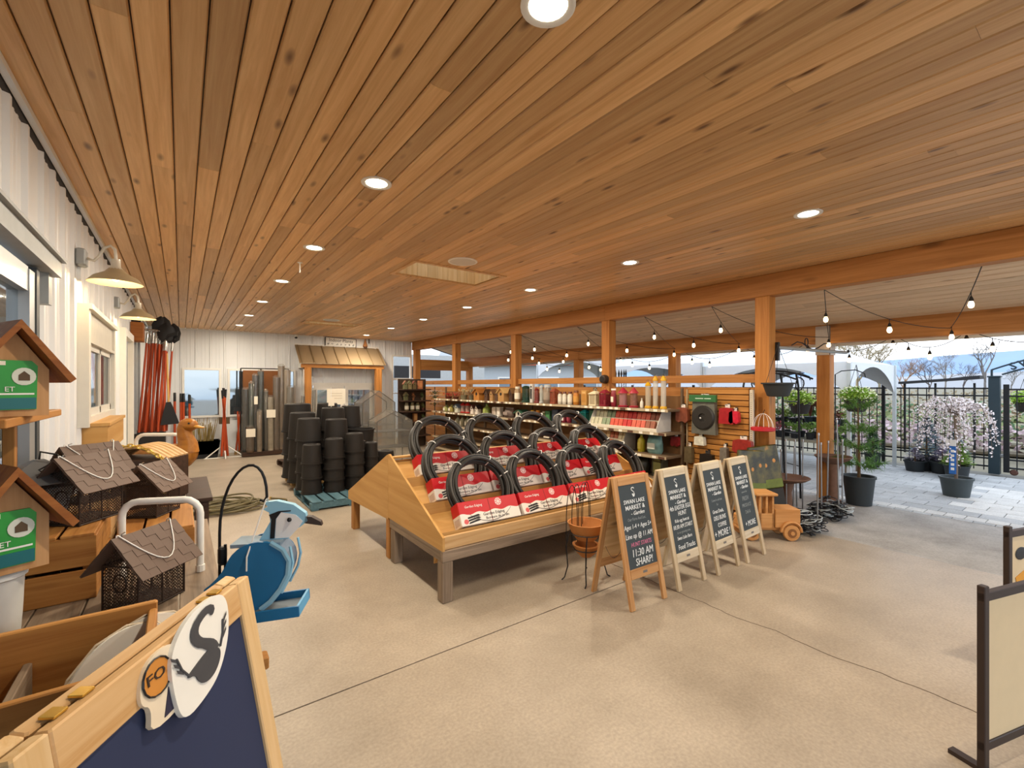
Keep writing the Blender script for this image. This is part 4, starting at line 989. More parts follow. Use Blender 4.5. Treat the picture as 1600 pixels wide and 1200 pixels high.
shelf_items('second', 1.075, [
 ('bottle', 694, 700, 632, ('a8a86a', '6a6a3a'), 'olive bottle'), ('bottle', 702, 708, 632, ('b5a860', '6a6a3a'), 'yellow-green bottle'),
 ('house', 712, 719, 631, ('d9d9c4', '6a7a8a'), 'pale blue-roofed birdhouse'), ('roofeed', 720, 726, 628, ('c0302a', 'e6c8bc'), 'red topped feeder'), ('roofeed', 727, 733, 628, ('c0302a', 'e6c8bc'), 'red topped white feeder'),
 ('house', 736, 742, 632, ('efe2d4', '6a3a30'), 'white peaked birdhouse'), ('house', 743, 749, 632, ('efe2d4', '3a2a28'), 'white dark-roofed birdhouse'),
 ('bottle', 756, 764, 631, ('8a9a4a', '6a7a34', 'a5b060'), 'olive green bottle'), ('box', 770, 776, 636, ('d8cfc0', 'b9a898'), 'pale carton'), ('box', 777, 783, 636, ('cfc6b8', 'efe8dc'), 'pale grey carton'),
 ('bag', 786, 805, 637, ('7a6a62', '8a7a72', '9a8a80'), 'grey brown bag'), ('house', 808, 822, 640, ('d9d4c4', '2f5a44'), 'low green-roofed birdhouse'),
 ('jar', 828, 834, 641, ('c9801f', 'e0b02a', 'efe2c4'), 'amber labelled jar'), ('jar', 836, 843, 641, ('b5601f', 'd9902a', 'efe2c4'), 'orange labelled jar'), ('jar', 846, 852, 643, ('6a7a52', 'b9b9a8', 'efe2c4'), 'green labelled jar'),
 ('box', 853, 862, 642, ('2f5a3a', '3f7a4a'), 'green carton'), ('box', 864, 875, 640, ('2a3040', '3a4454'), 'navy carton'), ('bottle', 877, 884, 640, ('7a1f34', '8a2a3c', 'efe6da'), 'crimson bottle'), ('bottle', 885, 892, 640, ('7a1f34', '8a2a3c', '9a3a4a'), 'crimson second bottle'),
 ('box', 894, 903, 640, ('20262f', '2a3442'), 'dark navy carton'), ('lantern', 908, 919, 638, ('1f8a8a', '3ab0a8'), 'teal lantern'), ('box', 921, 930, 640, ('1f4a38', '2a5c48'), 'dark green carton')])
shelf_items('third', .74, [
 ('bottle', 712, 717, 650, ('a8a58a', '6a6a5a'), 'grey-green bottle'), ('bottle', 719, 724, 650, ('a8a58a', '6a6a5a'), 'grey-green slim bottle'), ('bottle', 727, 733, 650, ('9a9a80', '6a6a5a'), 'sage bottle'),
 ('house', 782, 791, 660, ('a8765a', 'c9a080'), 'small tan birdhouse'), ('bag', 850, 870, 690, ('3a342c', '4a4236'), 'dark bag'),
 ('bottle', 995, 1007, 672, ('c9b52f', '8a8a2a', 'd9c85a'), 'yellow bottle'), ('bag', 1009, 1036, 676, ('7aa09a', '3f7a78', 'cfd4c8'), 'teal and grey bag')])
shelf_items('fourth', .41, [('bag', 905, 935, 712, ('6a6458', '8a8474'), 'grey bag'), ('bag', 945, 965, 712, ('8a8070', 'a59a86'), 'beige bag'), ('bag', 985, 1015, 712, ('3a3a30', '5a5a44'), 'dark olive bag'), ('box', 1020, 1040, 712, ('4a4a3a', '8a8a52'), 'olive carton')])
# tiered packet displays
def packets(loc, L, rowsn, label, cols, seed, side='cfc9c0'):
    t = thing('packet_display', label, 'packet display', loc, group='tiered seed packet displays')
    r_ = random.Random(seed); d = .13
    H = .12 * rowsn + .1
    for y in (0, L): MB().prism([(-.17, 0), (.17, 0), (.17, H), (-.02, H), (-.17, .07)], .008, lambda u, v, q, y=y: (u, y + q - .004, v)).build('side_panel', plain(side, .6), t)
    for q in range(rowsn):
        x = -.17 + q * d
        tr_ = MB().b2((x, .004, q*.11), (x + .008, L - .004, q*.11 + .055)).b2((x, .004, q*.11), (x + d, L - .004, q*.11 + .006)).build('tier', plain('e4dcc8', .6), t)
        y = .045; n = int((L - .02) / .085)
        for i in range(n):
            c = cols[min(len(cols) - 1, int(i / n * len(cols)))]
            pk_ = MB().box((x + .045, L - .05 - i * .085, q*.11 + .085), (.05, .072, .14), (0, R(18), 0)).build('packet', plain(c, .4, var=.3, scale=40), tr_)
    return t
ya, yb = oX(1037, 640, 5.7).y, oX(932, 640, 5.7).y
packets((5.7, ya, 1.075), yb - ya, 2, 'white two-tier display of red and green seed packets on the second shelf', ['c9c6a8', '8a9a7a', 'd9553f', 'c9302c', 'd9664f', '9a5a42'], 1)
ya, yb = oX(982, 690, 5.7).y, oX(930, 690, 5.7).y
packets((5.7, ya, .74), yb - ya, 2, 'cream two-tier display of jars and packets on the third shelf', ['e0c890', 'd9b888', 'b5603a', 'd9c8a0'], 2, 'a89e90')
# items on end shelves
k = 0
for z, row in ((1.66, ((-.3, 'house', '6a6a4a', '8a5a44'), (-.17, 'house', '8a7a54', '5a5a3a'), (-.03, 'house', '6a5a3a', '7a3f30'), (.16, 'box', 'b5704a', 'c98a5a'))),
               (1.34, ((-.28, 'house', '5a5a3a', '7a6a4a'), (-.05, 'plant', 'a86a40', '8a5a3a'), (.22, 'plant', '5a6a40', '6a5a44'))),
               (1.04, ((-.25, 'jar', '6a6048', '8a8068'), (-.08, 'jar', '7a6a48', '9a9070'), (.08, 'jar', '6a6a50', '8a7a58'), (.25, 'plant', '7a7a4a', '7a4a44'))),
               (.73, ((-.28, 'bag', '3a3430', '5a5044'), (.0, 'box', '8a5a34', 'b58a54'), (.25, 'plant', '6a7a4a', 'b5704a')))):
    for (x, kind, c1, c2) in row:
        t = thing(NAMES[kind], 'small %s on the dark end shelves, %s counted from the upper left' % (NAMES[kind].replace('_', ' '), ORD[k]), NAMES[kind].split('_')[-1], (5.4 + x, 12.08, z), R(90), group='goods on the dark end shelves')
        ITEM[kind](t, .12, .24, (c1, c2)); k += 1
bd = thing('bead_strands', 'strands of white beads on green leaves hanging beside the end shelves', 'bead strands', (5.86, 11.75, 0))
g_ = MB(); rr_ = random.Random(4)
for z in (1.62, 1.5, 1.3): g_.leaves((0, 0, z - .06), (.16, .06, .08), 60, .05, rr_, shell=.1)
g_.build('leaves', plain('5a6040', .7, var=.3), bd)
w_ = MB()
for z in (1.62, 1.49, 1.29):
    for i in range(12): w_.ball((-.18 + i * .033, -.05, z - .01 * math.sin(i)), .009, 6, 4)
w_.build('beads', M['white'], bd); MB().tube([(0, 0, 0), (0, 0, 1.72)], .012, 6).build('pole', M['iron'], bd); MB().lathe([(.15, 0), (.15, .02)], 12).build('base', M['iron'], bd)
# ------------------------------------------------------------------ slatwall with hanging goods
SY0, SY1, SXF = 2.93, 3.80, 5.95
sw_t = thing('slatwall', 'tan wooden slatwall panel with hanging goods beside the post', 'slatwall', (SXF, SY0, 0))
SWM = wood('c48a4a', 'a8702f', 'y', key='slat', knots=.0, hv=.06, world=False)
MB().b2((.02, 0, .08), (.06, SY1 - SY0, 1.71)).build('backing', plain('6a3d18', .7), sw_t)
nsl = 21; hs = 1.62 / nsl
slm = MB().bbox((0, 0, 0), (.018, SY1 - SY0, hs - .012), .003).mesh('slat', SWM)
for i in range(nsl): obj('slat', slm, sw_t, (.012, (SY1 - SY0)/2, .09 + hs * (i + .5)))
MB().b2((-.0, -.0, 1.71), (.06, SY1 - SY0, 1.725)).build('top_cap', SWM, sw_t)
up = MB().b2((-.01, -.06, 0), (.03, -.02, 1.7)).build('perforated_upright', plain('d9cdb8', .5), sw_t)
pf = MB()
for i in range(60): pf.b2((-.0115, -.044, .05 + i * .027), (-.009, -.036, .062 + i * .027))
pf.build('slots', plain('5a5048', .8), up)
MB().b2((-.01, SY1 - SY0, 0), (.03, SY1 - SY0 + .02, 1.7)).build('side_upright', plain('b09a78', .5), sw_t)
def onslat(px, py): p = oX(px, py, SXF - .03); return p
def hook(t, z): MB().tube([(.035, 0, z), (-.05, 0, z), (-.055, 0, z + .012)], .004, 5).b2((.02, -.015, z - .02), (.034, .015, z + .02)).build('hook', M['black'], t)
def slat_item(nm, px, top, bot, label, cat):
    a, b = onslat(px, top), onslat(px, bot)
    return thing(nm, label, cat, (SXF - .04, a.y, b.z), group='goods hanging on the slatwall'), a.z - b.z
def bagdrop(nm, px, top, bot, w, c, label, cat, scal=True, hdr='efe6da'):
    t, h = slat_item(nm, px, top, bot, label, cat)
    o = [(-w/2, h*.15), (-w*.3, 0), (0, h*.1), (w*.3, 0), (w/2, h*.15), (w*.45, h*.8), (w*.2, h*.9), (-w*.2, h*.9), (-w*.45, h*.8)] if scal else [(-w/2, 0), (w/2, 0), (w*.45, h*.85), (w*.1, h*.9), (-w*.1, h*.9), (-w*.45, h*.85)]
    MB().prism(o, .07, lambda u, v, q: (q - .06, u, v)).build('goods', plain(c, .35, var=.35, scale=18), t)
    MB().b2((-.012, -w*.16, h*.82), (-.004, w*.16, h + .02)).build('tag', plain(hdr, .7), t)
    hook(t, h + .01); return t, h
bagdrop('netted_goods', 1069, 634, 660, .2, '8a4a34', 'brown and red netted goods hanging at the upper left of the slatwall', 'netted goods')
t, h = bagdrop('coiled_hose_pack', 1103, 618, 678, .36, '6a6a60', 'black coil in a clear pack under a green header on the slatwall', 'hose pack', False)
MB().lathe([(.15, -.0), (.17, .02), (.17, .05), (.15, .07), (.06, .07), (.05, .05)], 26, (-.02, 0, h*.43), Matrix.Rotation(R(-90), 3, 'Y')).build('coil', M['rubber'], t, True)
MB().b2((-.09, -.2, h*.84), (-.05, .2, h*1.02)).build('green_header', plain('2f6a3a', .5), t)
for q_, (a_, b_) in enumerate(((-.1, .02), (.035, .13))): MB().b2((-.0915, -b_, h*.915), (-.0905, -a_, h*.935)).build('header_print', plain('cfe0cf', .6), t)
MB().ball((-.095, .02, h*.42), .012).build('cap', M['white'], t)
bagdrop('red_plastic_goods', 1138, 634, 662, .2, 'a81f26', 'dark red plastic goods with white tag on the slatwall', 'red goods', False)
bagdrop('red_star_goods', 1150, 640, 662, .13, 'd2223c', 'bright red star-shaped goods hanging on the slatwall', 'red goods', True)
bagdrop('paper_notice', 1096, 680, 695, .15, 'efe6cf', 'white paper notice on the middle of the slatwall', 'notice', False, 'efe6cf')
bagdrop('red_netted_bag', 1058, 680, 697, .14, '8a1f24', 'dark red goods beside the shelves on the slatwall', 'red goods')
bagdrop('red_scalloped_goods', 1163, 684, 708, .26, '9a3028', 'red scalloped goods hanging at the lower right of the slatwall', 'red goods')
bagdrop('black_dome_basket', 1107, 706, 732, .2, '241f1c', 'black domed basket hanging low on the slatwall', 'basket', False, '3a3430')
bagdrop('mesh_roll', 1079, 694, 722, .12, '6a5c42', 'brown mesh roll hanging low on the slatwall', 'mesh roll', False)
bagdrop('grey_mesh_pack', 1134, 696, 722, .1, '7a7268', 'grey mesh pack low on the slatwall', 'mesh pack', False)
# white wire basket with red ribbon on the post
wb = thing('wire_flower_basket', 'small white wire basket with red band hanging on the nearest post', 'basket', (5.93, 2.74, 1.18))
m = MB()
for i in range(7):
    a = -PI/2 + PI * i / 6
    m.tube([(.02 * math.cos(a), .1 * math.sin(a) * math.sin(PI * j / 8) if False else .13 * math.sin(a) * math.cos(PI/2 * j / 8), .02 + .2 * math.sin(PI/2 * j / 8)) for j in range(9)], .003, 4)
m.build('wires', M['white'], wb); MB().lathe([(.11, 0), (.14, .01), (.14, .045), (.13, .05)], 18).build('red_band', plain('b8202c', .5), wb, True); MB().tube([(0, 0, .22), (.08, .02, .26), (.17, .06, .26)], .004, 4).build('hook', M['iron'], wb)
# dark round fixture and stakes on the third post
fx_ = thing('round_speaker', 'small dark round speaker fixed to the timber post above the red feeders', 'speaker', (XB - .005, 5.50, 1.87))
MB().lathe([(.075, .0), (.08, -.04), (.07, -.09), (.05, -.1)], 18, (0, 0, 0), Matrix.Rotation(R(90), 3, 'Y')).build('body', plain('3a2c24', .5), fx_, True); MB().lathe([(.05, -.1), (.05, -.104)], 16, (0, 0, 0), Matrix.Rotation(R(90), 3, 'Y')).build('cone', M['black'], fx_)
for i, px in enumerate((962, 967, 971, 975, 978)):
    p = oX(px, 575, XB + .3); t = thing('garden_finial', 'black pointed garden finial standing behind the rail, %s from the left' % ORD[i], 'finial', (XB + .3, p.y, 0), group='garden finials behind the rail')
    MB().tube([(0, 0, 0), (0, 0, 1.85)], .007, 6).build('shaft', M['iron'], t); MB().lathe([(.006, 1.84), (.02, 1.88), (.012, 1.93), (.018, 1.97), (.002, 2.05)], 8).build('tip', M['iron'], t, True)
# ------------------------------------------------------------------ display bench along the left wall
bn = thing('display_bench', 'grey plank display bench along the left wall carrying crates and mesh houses', 'bench', (-.24, 2.86, 0))
for i in range(5): MB().bbox((-.31 + i * .155, 0, .835), (.15, 1.68, .03), .003).build('plank', M['oldwood_y'], bn)
for x in (-.34, .34):
    for y in (-.82, .82): MB().bbox((x, y, .41), (.07, .07, .82), .004).build('leg', M['oldwood_z'], bn)
for y in (-.82, .82): MB().bbox((0, y, .77), (.6, .04, .09), .004).build('apron', M['oldwood'], bn)
BZ = .851
b2_ = thing('dark_bench', 'low dark bench behind the crates holding the carved duck', 'bench', (-.21, 4.42, 0))
for i in range(5): MB().bbox((-.32 + i * .16, 0, .925), (.155, .94, .03), .003).build('plank', M['darkwood'], b2_)
for x in (-.34, .34):
    for y in (-.42, .42): MB().bbox((x, y, .455), (.07, .07, .91), .004).build('leg', M['darkwood'], b2_)
def crate(x0, x1, y0, y1, z0, h, label, slats=2, mat='pine', topb=True):
    t = thing('wooden_crate', label, 'crate', ((x0+x1)/2, (y0+y1)/2, z0), group='wooden crates on the display bench')
    w, d = x1 - x0, y1 - y0; sh = (h - .015 * (slats - 1)) / slats
    for sx in (-1, 1):
        for sy in (-1, 1): MB().bbox((sx * (w/2 - .03), sy * (d/2 - .03), h/2), (.03, .03, h - .004), .002).build('corner_post', M[mat + '_z'], t)
    for i in range(slats):
        z = sh/2 + i * (sh + .015)
        for s in (-1, 1):
            MB().bbox((0, s * (d/2 - .007), z), (w, .014, sh), .002).build('slat', M[mat], t)
            MB().bbox((s * (w/2 - .007), 0, z), (.014, d - .03, sh), .002).build('slat', M[mat + '_y'], t)
    if topb:
        n = max(2, int(w / .11)); bw_ = w / n
        for i in range(n): MB().bbox((-w/2 + bw_ * (i + .5), 0, h + .006), (bw_ - .012, d, .012), .002).build('top_board', M[mat + '_y'], t)
    return t
crate(-.645, -.29, 2.6, 3.08, BZ, .265, 'slatted pine crate facing the viewer under the largest mesh house', 2, 'cedar')
crate(-.645, -.29, 3.1, 3.6, BZ, .265, 'slatted pine crate behind the first crate against the left wall', 2, 'pine')
crate(-.27, .06, 3.02, 3.6, BZ, .13, 'low pine crate with red tinted top boards beside the white tube frame', 1, 'cedar')
CT = BZ + .278
# wire mesh houses
def meshmat():
    m, n, l, p = newmat('wire_mesh'); p.inputs['Base Color'].default_value = srgb('43332b'); p.inputs['Roughness'].default_value = .5; p.inputs['Metallic'].default_value = .3
    tc = n.new('ShaderNodeTexCoord'); sp = n.new('ShaderNodeSeparateXYZ'); l.new(tc.outputs['Object'], sp.inputs[0])
    h = n.new('ShaderNodeMath'); h.operation = 'ADD'; l.new(sp.outputs['X'], h.inputs[0]); l.new(sp.outputs['Y'], h.inputs[1])
    outs = []
    for op in ('ADD', 'SUBTRACT'):
        a = n.new('ShaderNodeMath'); a.operation = op; l.new(h.outputs[0], a.inputs[0]); l.new(sp.outputs['Z'], a.inputs[1])
        b = n.new('ShaderNodeMath'); b.operation = 'MULTIPLY'; b.inputs[1].default_value = 75; l.new(a.outputs[0], b.inputs[0])
        f = n.new('ShaderNodeMath'); f.operation = 'FRACT'; l.new(b.outputs[0], f.inputs[0])
        g = n.new('ShaderNodeMath'); g.operation = 'LESS_THAN'; g.inputs[1].default_value = .33; l.new(f.outputs[0], g.inputs[0]); outs.append(g.outputs[0])
    mx = n.new('ShaderNodeMath'); mx.operation = 'MAXIMUM'; l.new(outs[0], mx.inputs[0]); l.new(outs[1], mx.inputs[1])
    tr_ = n.new('ShaderNodeBsdfTransparent'); mix = n.new('ShaderNodeMixShader'); l.new(mx.outputs[0], mix.inputs[0]); l.new(tr_.outputs[0], mix.inputs[1]); l.new(p.outputs[0], mix.inputs[2])
    l.new(mix.outputs[0], n['Material Output'].inputs['Surface']); return m
MESH = meshmat(); ROOFM = plain('6e5a4e', .6, .1, .12); DKM = plain('3a2d26', .5, .2)
mh = thing('mesh_birdhouse', 'brown wire mesh house feeder', 'bird feeder', group='brown wire mesh house feeders')
HW, HD, HB, HR = .105, .08, .185, .3       # half length (x), half depth (y), wall height, ridge height
for s in (-1, 1):
    MB().add([(-HW, s*HD, 0), (HW, s*HD, 0), (HW, s*HD, HB), (-HW, s*HD, HB)], [(0,1,2,3)]).build('mesh_wall', MESH, mh)
    MB().add([(s*HW, -HD, 0), (s*HW, HD, 0), (s*HW, HD, HB), (s*HW, 0, HR - .01), (s*HW, -HD, HB)], [(0,1,2,3,4)]).build('mesh_wall', MESH, mh)
m = MB()
for sx in (-1, 1):
    for sy in (-1, 1): m.tube([(sx*HW, sy*HD, 0), (sx*HW, sy*HD, HB)], .004, 5)
for z in (.004, HB): m.tube([(-HW, -HD, z), (HW, -HD, z), (HW, HD, z), (-HW, HD, z)], .004, 5, closed=True)
m.tube([(0, -HD, 0), (0, -HD, HB)], .003, 5)
m.build('frame_wires', DKM, mh)
MB().b2((-HW, -HD, 0), (HW, HD, .012)).build('floor_tray', DKM, mh)
for s in (-1, 1): MB().tube([(s*HW + s*.002, .03*math.cos(2*PI*i/16), .12 + .035*math.sin(2*PI*i/16)) for i in range(16)], .003, 5, closed=True).build('ring_opening', DKM, mh)
RL = .285; ra = math.atan2(HR - (HB - .035), .135); RW = math.hypot(HR - HB + .035, .135)
shg = MB().b2((-RL/14 + .0008, 0, 0), (RL/14 - .0008, RW/6 + .004, .004)).mesh('shingle', ROOFM)
for s in (-1, 1):
    rf = MB().b2((-RL/2, 0, -.003), (RL/2, RW, 0)).build('roof_slope', ROOFM, mh, loc=(0, 0, HR), rot=(-ra if s > 0 else PI + ra, 0, 0))
    if s < 0: rf.rotation_euler = (-ra, 0, PI)
    for r in range(6):
        for c in range(7): obj('shingle', shg, rf, (-RL/2 + RL/7 * (c + .5) * .995 + .001, r * RW/6 - .002, .0005 + (c + r) % 2 * .0012), (R(1.2), 0, 0))
HNG = MB().tube([(-.12, 0, HR + .002), (-.12, 0, HR + .012)] + [(-.12 + .01, -.02 - .13 * math.sin(PI * i / 12), HR - .02 - .09 * math.sin(PI * i / 12)) if False else (-.115 + .23 * i / 12, -.11 * math.sin(PI * i / 12), HR + .012 - .12 * math.sin(PI * i / 12)) for i in range(13)] + [(.12, 0, HR + .002)], .0025, 5)
HNG.build('hanger_wire', M['white'], mh)
for x in (-.1, .1): MB().tube([(x, .0, HR - .005), (x, 0, HR + .012), (x + .015, 0, HR + .015)], .003, 5).build('hook', M['chrome'], mh)
mh.location = (-.36, 2.87, CT); mh.rotation_euler = (0, 0, R(52)); mh['label'] = 'brown wire mesh house on the front crate, shingle patterned roof'
copy_tree(mh, (-.40, 3.36, CT), R(40), 'brown wire mesh house mostly hidden behind the one on the front crate')
copy_tree(mh, (-.13, 3.42, BZ + .144), R(60), 'brown wire mesh house on the low crate beside the dark chest')
copy_tree(mh, (-.12, 2.42, BZ + .002), R(46), 'brown wire mesh house on the bench nearest the jay, wire loop hanging down')
# ------------------------------------------------------------------ wooden birdhouses with green labels
def label_house(loc, rz, label):
    t = thing('wooden_birdhouse', label, 'birdhouse', loc, rz, group='wooden birdhouses with green labels')
    MB().prism([(-.075, 0), (.075, 0), (.075, .14), (0, .25), (-.075, .14)], .13, lambda u, v, w: (u, w - .065, v)).build('body', wood('c79a6a', 'ac7c4c', 'z', key='bhz', knots=.1, hv=.03, world=False), t)
    for s in (-1, 1): MB().prism([(0, .283), (0, .258), (s * .108, .1), (s * .122, .112)], .2, lambda u, v, w: (u, w - .115, v)).build('roof', M['redwood'], t)
    cd = MB().prism([(-.055, .02), (.055, .02), (.058, .15), (.045, .165), (-.045, .165), (-.058, .15)], .004, lambda u, v, w: (u - .01, -.071 + w, v)).build('green_label', plain('2f9a3c', .4, var=.15), t)
    MB().b2((-.064, -.0725, .022), (.044, -.0713, .055)).build('teal_band', plain('1d6a70', .4), cd)
    MB().lathe([(.026, 0), (.026, .002)], 18, (.018, -.0711, .118), Matrix.Rotation(R(90), 3, 'X')).build('photo_disc', plain('d9ddd0', .5), cd)
    MB().prism([(-.012, -.012), (.012, -.012), (.012, .004), (0, .016), (-.012, .004)], .001, lambda u, v, w: (.018 + u, -.0742 + w, .118 + v)).build('house_picture', plain('5a4630', .6), cd)
    MB().b2((-.06, -.0725, .15), (-.02, -.0713, .162)).build('price_sticker', M['paper'], cd)
    text('print', 'ET', .02, M['white'], cd, (-.012, -.0722, .08)); MB().b2((-.05, -.0722, .064), (.04, -.0714, .069)).build('print_line', M['white'], cd)
    t.scale = (1.2, 1.2, 1.2); return t
label_house((-.51, 2.39, 1.642), R(28), 'wooden birdhouse with green label standing on the wall shelf, upper of two')
label_house((-.47, 2.15, BZ + .308), R(28), 'wooden birdhouse with green label in front of the crate, lower of two')
sf = thing('birdhouse_shelf', 'thin wooden shelf board on posts beside the sliding door', 'shelf', (-.55, 2.56, 0))
MB().bbox((0, 0, 1.626), (.19, .84, .03), .003).build('board', M['cedar_y'], sf)
for y in (-.38, .36): MB().bbox((-.06, y, (1.61 + BZ) / 2), (.04, .04, 1.61 - BZ), .003).build('post', M['cedar_z'], sf)
pd = thing('white_planter', 'tall pale planter carrying the lower birdhouse on the bench', 'planter', (-.48, 2.15, BZ))
MB().lathe([(.045, 0), (.05, .01), (.06, .16), (.065, .28), (.07, .3), (.06, .307), (.03, .307)], 22).build('body', plain('cfcfc9', .45), pd, True)
MB().lathe([(.066, .28), (.073, .285), (.073, .297), (.067, .302)], 22).build('rim', plain('dcdcd6', .4), pd, True)
# grey lantern feeders with cord
def cone_feeder(loc, rz, label, s=1.0):
    t = thing('grey_roof_feeder', label, 'bird feeder', loc, rz, group='pale feeders with dark grey roofs')
    MB().rings([[(sx * q * s, sy * q * s, z * s) for sx, sy in ((-1,-1),(1,-1),(1,1),(-1,1))] for q, z in ((.07, 0), (.1, .17), (.098, .172))]).build('body', plain('b9bab6', .45), t)
    MB().rings([[(sx * q * s, sy * q * s, z * s) for sx, sy in ((-1,-1),(1,-1),(1,1),(-1,1))] for q, z in ((.17, .2), (.172, .206), (.02, .3), (.018, .302))]).build('roof', plain('6f7071', .5, .2), t)
    for sx in (-1, 1): MB().tube([(sx * .07 * s, 0, .165 * s), (sx * .07 * s, 0, .25 * s)], .006, 5).build('strut', M['iron'], t)
    r_ = random.Random(int(loc[1] * 100)); pts = [(0, 0, .3 * s)] + [(.05 * math.sin(i * 1.1) + .006 * i, -.05 - .012 * i + .03 * math.cos(i * .9), (.34 - .018 * i) * s) for i in range(8)] + [(.1, -.172, .2 * s), (.1, -.18, .12 * s)]
    MB().tube(pts, .004, 6).build('cord', M['black'], t)
cone_feeder((-.52, 2.93, CT), R(20), 'pale feeder with dark grey pyramid roof and black cord on the crate', .95)
# ------------------------------------------------------------------ white tube frames
def tubeframe(loc, rz, w, h, label):
    t = thing('white_tube_frame', label, 'tube frame', loc, rz); r = .07
    pts = [(-w/2, 0, 0), (-w/2, 0, h - r)] + [(-w/2 + r - r*math.cos(R(a)), 0, h - r + r*math.sin(R(a))) for a in (20, 45, 70, 90)] + [(w/2 - r + r*math.sin(R(a)), 0, h - r + r*math.cos(R(a))) for a in (0, 20, 45, 70)] + [(w/2, 0, h - r), (w/2, 0, 0)]
    MB().tube(pts, .016, 10).build('bent_tube', M['white'], t, True)
    for x in (-w/2, w/2): MB().lathe([(.02, 0), (.02, .03)], 10, (x, 0, 0)).build('foot_cap', M['white'], t)
    MB().tube([(-w/2, 0, h * .35), (w/2, 0, h * .35)], .01, 8).build('crossbar', M['white'], t, True)
tubeframe((-.075, 2.74, BZ), R(-24), .33, .35, 'bent white tube frame standing on the bench beside the mesh houses')
tubeframe((-.16, 5.3, 0), R(-30), .4, 1.3, 'tall bent white tube frame standing behind the carved duck')
# ------------------------------------------------------------------ chest, duck
ch = thing('domed_chest', 'dark domed wooden chest with pale curved slats and a chain', 'chest', (-.2, 4.15, .942), R(-30))
MB().bbox((0, 0, .15), (.4, .3, .3), .006).build('body', M['darkwood'], ch)
for i in range(6):
    a0 = R(150 - i * 20); y = -.12 + i * .048
    MB().tube([(-.2 + .4 * j / 10, y, .3 + .085 * math.sin(PI * j / 10)) for j in range(11)], .02, 6, flat=(1.1, .55)).build('curved_slat', M['pine'], ch)
MB().b2((-.16, -.157, .05), (.16, -.15, .26)).build('sunk_panel', plain('2a1d16', .7), ch)
lk = MB().tube([(.02 * math.cos(2*PI*i/10), .011 * math.sin(2*PI*i/10), 0) for i in range(10)], .005, 5, closed=True).mesh('chain_link', M['brass'])
path = [(-.2 + .4 * j / 14, -.155, .31 + .09 * math.sin(PI * j / 14)) for j in range(15)] + [(.21, -.15, .3 - .03 * j) for j in range(1, 8)]
cc = thing_part('chain', ch, (0, 0, 0), (0, 0, 0))
for i, p in enumerate(path): obj('chain_link', lk, cc, p, (R(90) * (i % 2), -math.atan2(path[min(i+1, len(path)-1)][2] - path[max(0, i-1)][2], max(.001, path[min(i+1, len(path)-1)][0] - path[max(0, i-1)][0])), 0))
dk = thing('carved_duck', 'carved golden brown wooden duck on a stump behind the chest', 'duck carving', (-.1, 4.62, .942), R(-30)); dk.scale = (.85, .85, .85)
DW = wood('b8792f', '8f5620', 'x', key='duck', knots=.0, hv=0, world=False, scale=.7, rough=.35)
MB().lathe([(.1, 0), (.105, .02), (.1, .18), (.09, .2)], 14, (.04, 0, 0)).build('stump', M['pine_z'], dk, True)
body = MB(); prof = [(-.34, .26, .012, .012), (-.3, .27, .05, .04), (-.2, .28, .1, .075), (-.05, .285, .135, .1), (.1, .285, .14, .115), (.2, .29, .115, .115), (.255, .31, .07, .08), (.275, .32, .02, .03)]
body.rings([[(x, ry * math.cos(2*PI*j/16), z + rz_ * math.sin(2*PI*j/16)) for j in range(16)] for x, z, ry, rz_ in prof]); body.build('body', DW, dk, True)
MB().tube([(.19, 0, .33), (.2, 0, .4), (.17, 0, .48), (.165, 0, .54), (.18, 0, .58)], [.1, .078, .062, .06, .06], 14).build('neck', DW, dk, True)
MB().ball((.2, 0, .575), (.085, .062, .065), 14, 9).build('head', DW, dk, True)
MB().rings([[(x, a * math.cos(2*PI*j/10), z + b * math.sin(2*PI*j/10)) for j in range(10)] for x, z, a, b in ((.255, .565, .035, .025), (.3, .555, .035, .014), (.335, .55, .028, .009), (.345, .55, .006, .004))]).build('beak', plain('c08a3e', .4), dk, True)
for s in (-1, 1):
    MB().ball((.235, s * .052, .595), .01, 8, 5).build('eye', M['black'], dk, True)
    MB().rings([[(x, s * (y + .012 * math.cos(2*PI*j/10)), z + h_ * math.sin(2*PI*j/10)) for j in range(10)] for x, y, z, h_ in ((-.26, .05, .33, .01), (-.18, .09, .33, .045), (-.02, .125, .32, .06), (.1, .128, .31, .045), (.13, .12, .31, .01))]).build('wing', DW, dk, True)
# ------------------------------------------------------------------ coiled hose on the floor
hz = thing('garden_hose', 'tangled olive green garden hose coiled on the concrete floor', 'hose', (.5, 7.55, 0))
hr = random.Random(9); pts = []
for i in range(13 * 26):
    a = 2*PI*i/26; k = i // 26; rr = .28 + .06 * math.sin(k * 2.3) + .03 * math.sin(a * 2 + k)
    cx = .1 * math.sin(k * 1.7) - (.12 if k % 3 == 0 else 0); pts.append((cx + rr * 1.25 * math.cos(a), .12 * math.cos(k * 2.1) + rr * math.sin(a), .014 + .007 * k + .012 * (1 + math.sin(a * 3 + k))))
pts += [(.7 + .1 * math.sin(i * .5), -.1 + .05 * i, .014) for i in range(1, 9)]
MB().tube(pts, .013, 6).build('hose', plain('6f6647', .5, var=.2), hz, True); MB().tube([pts[-1], (pts[-1][0], pts[-1][1] + .05, .014)], .017, 8).build('coupling', M['brass'], hz)
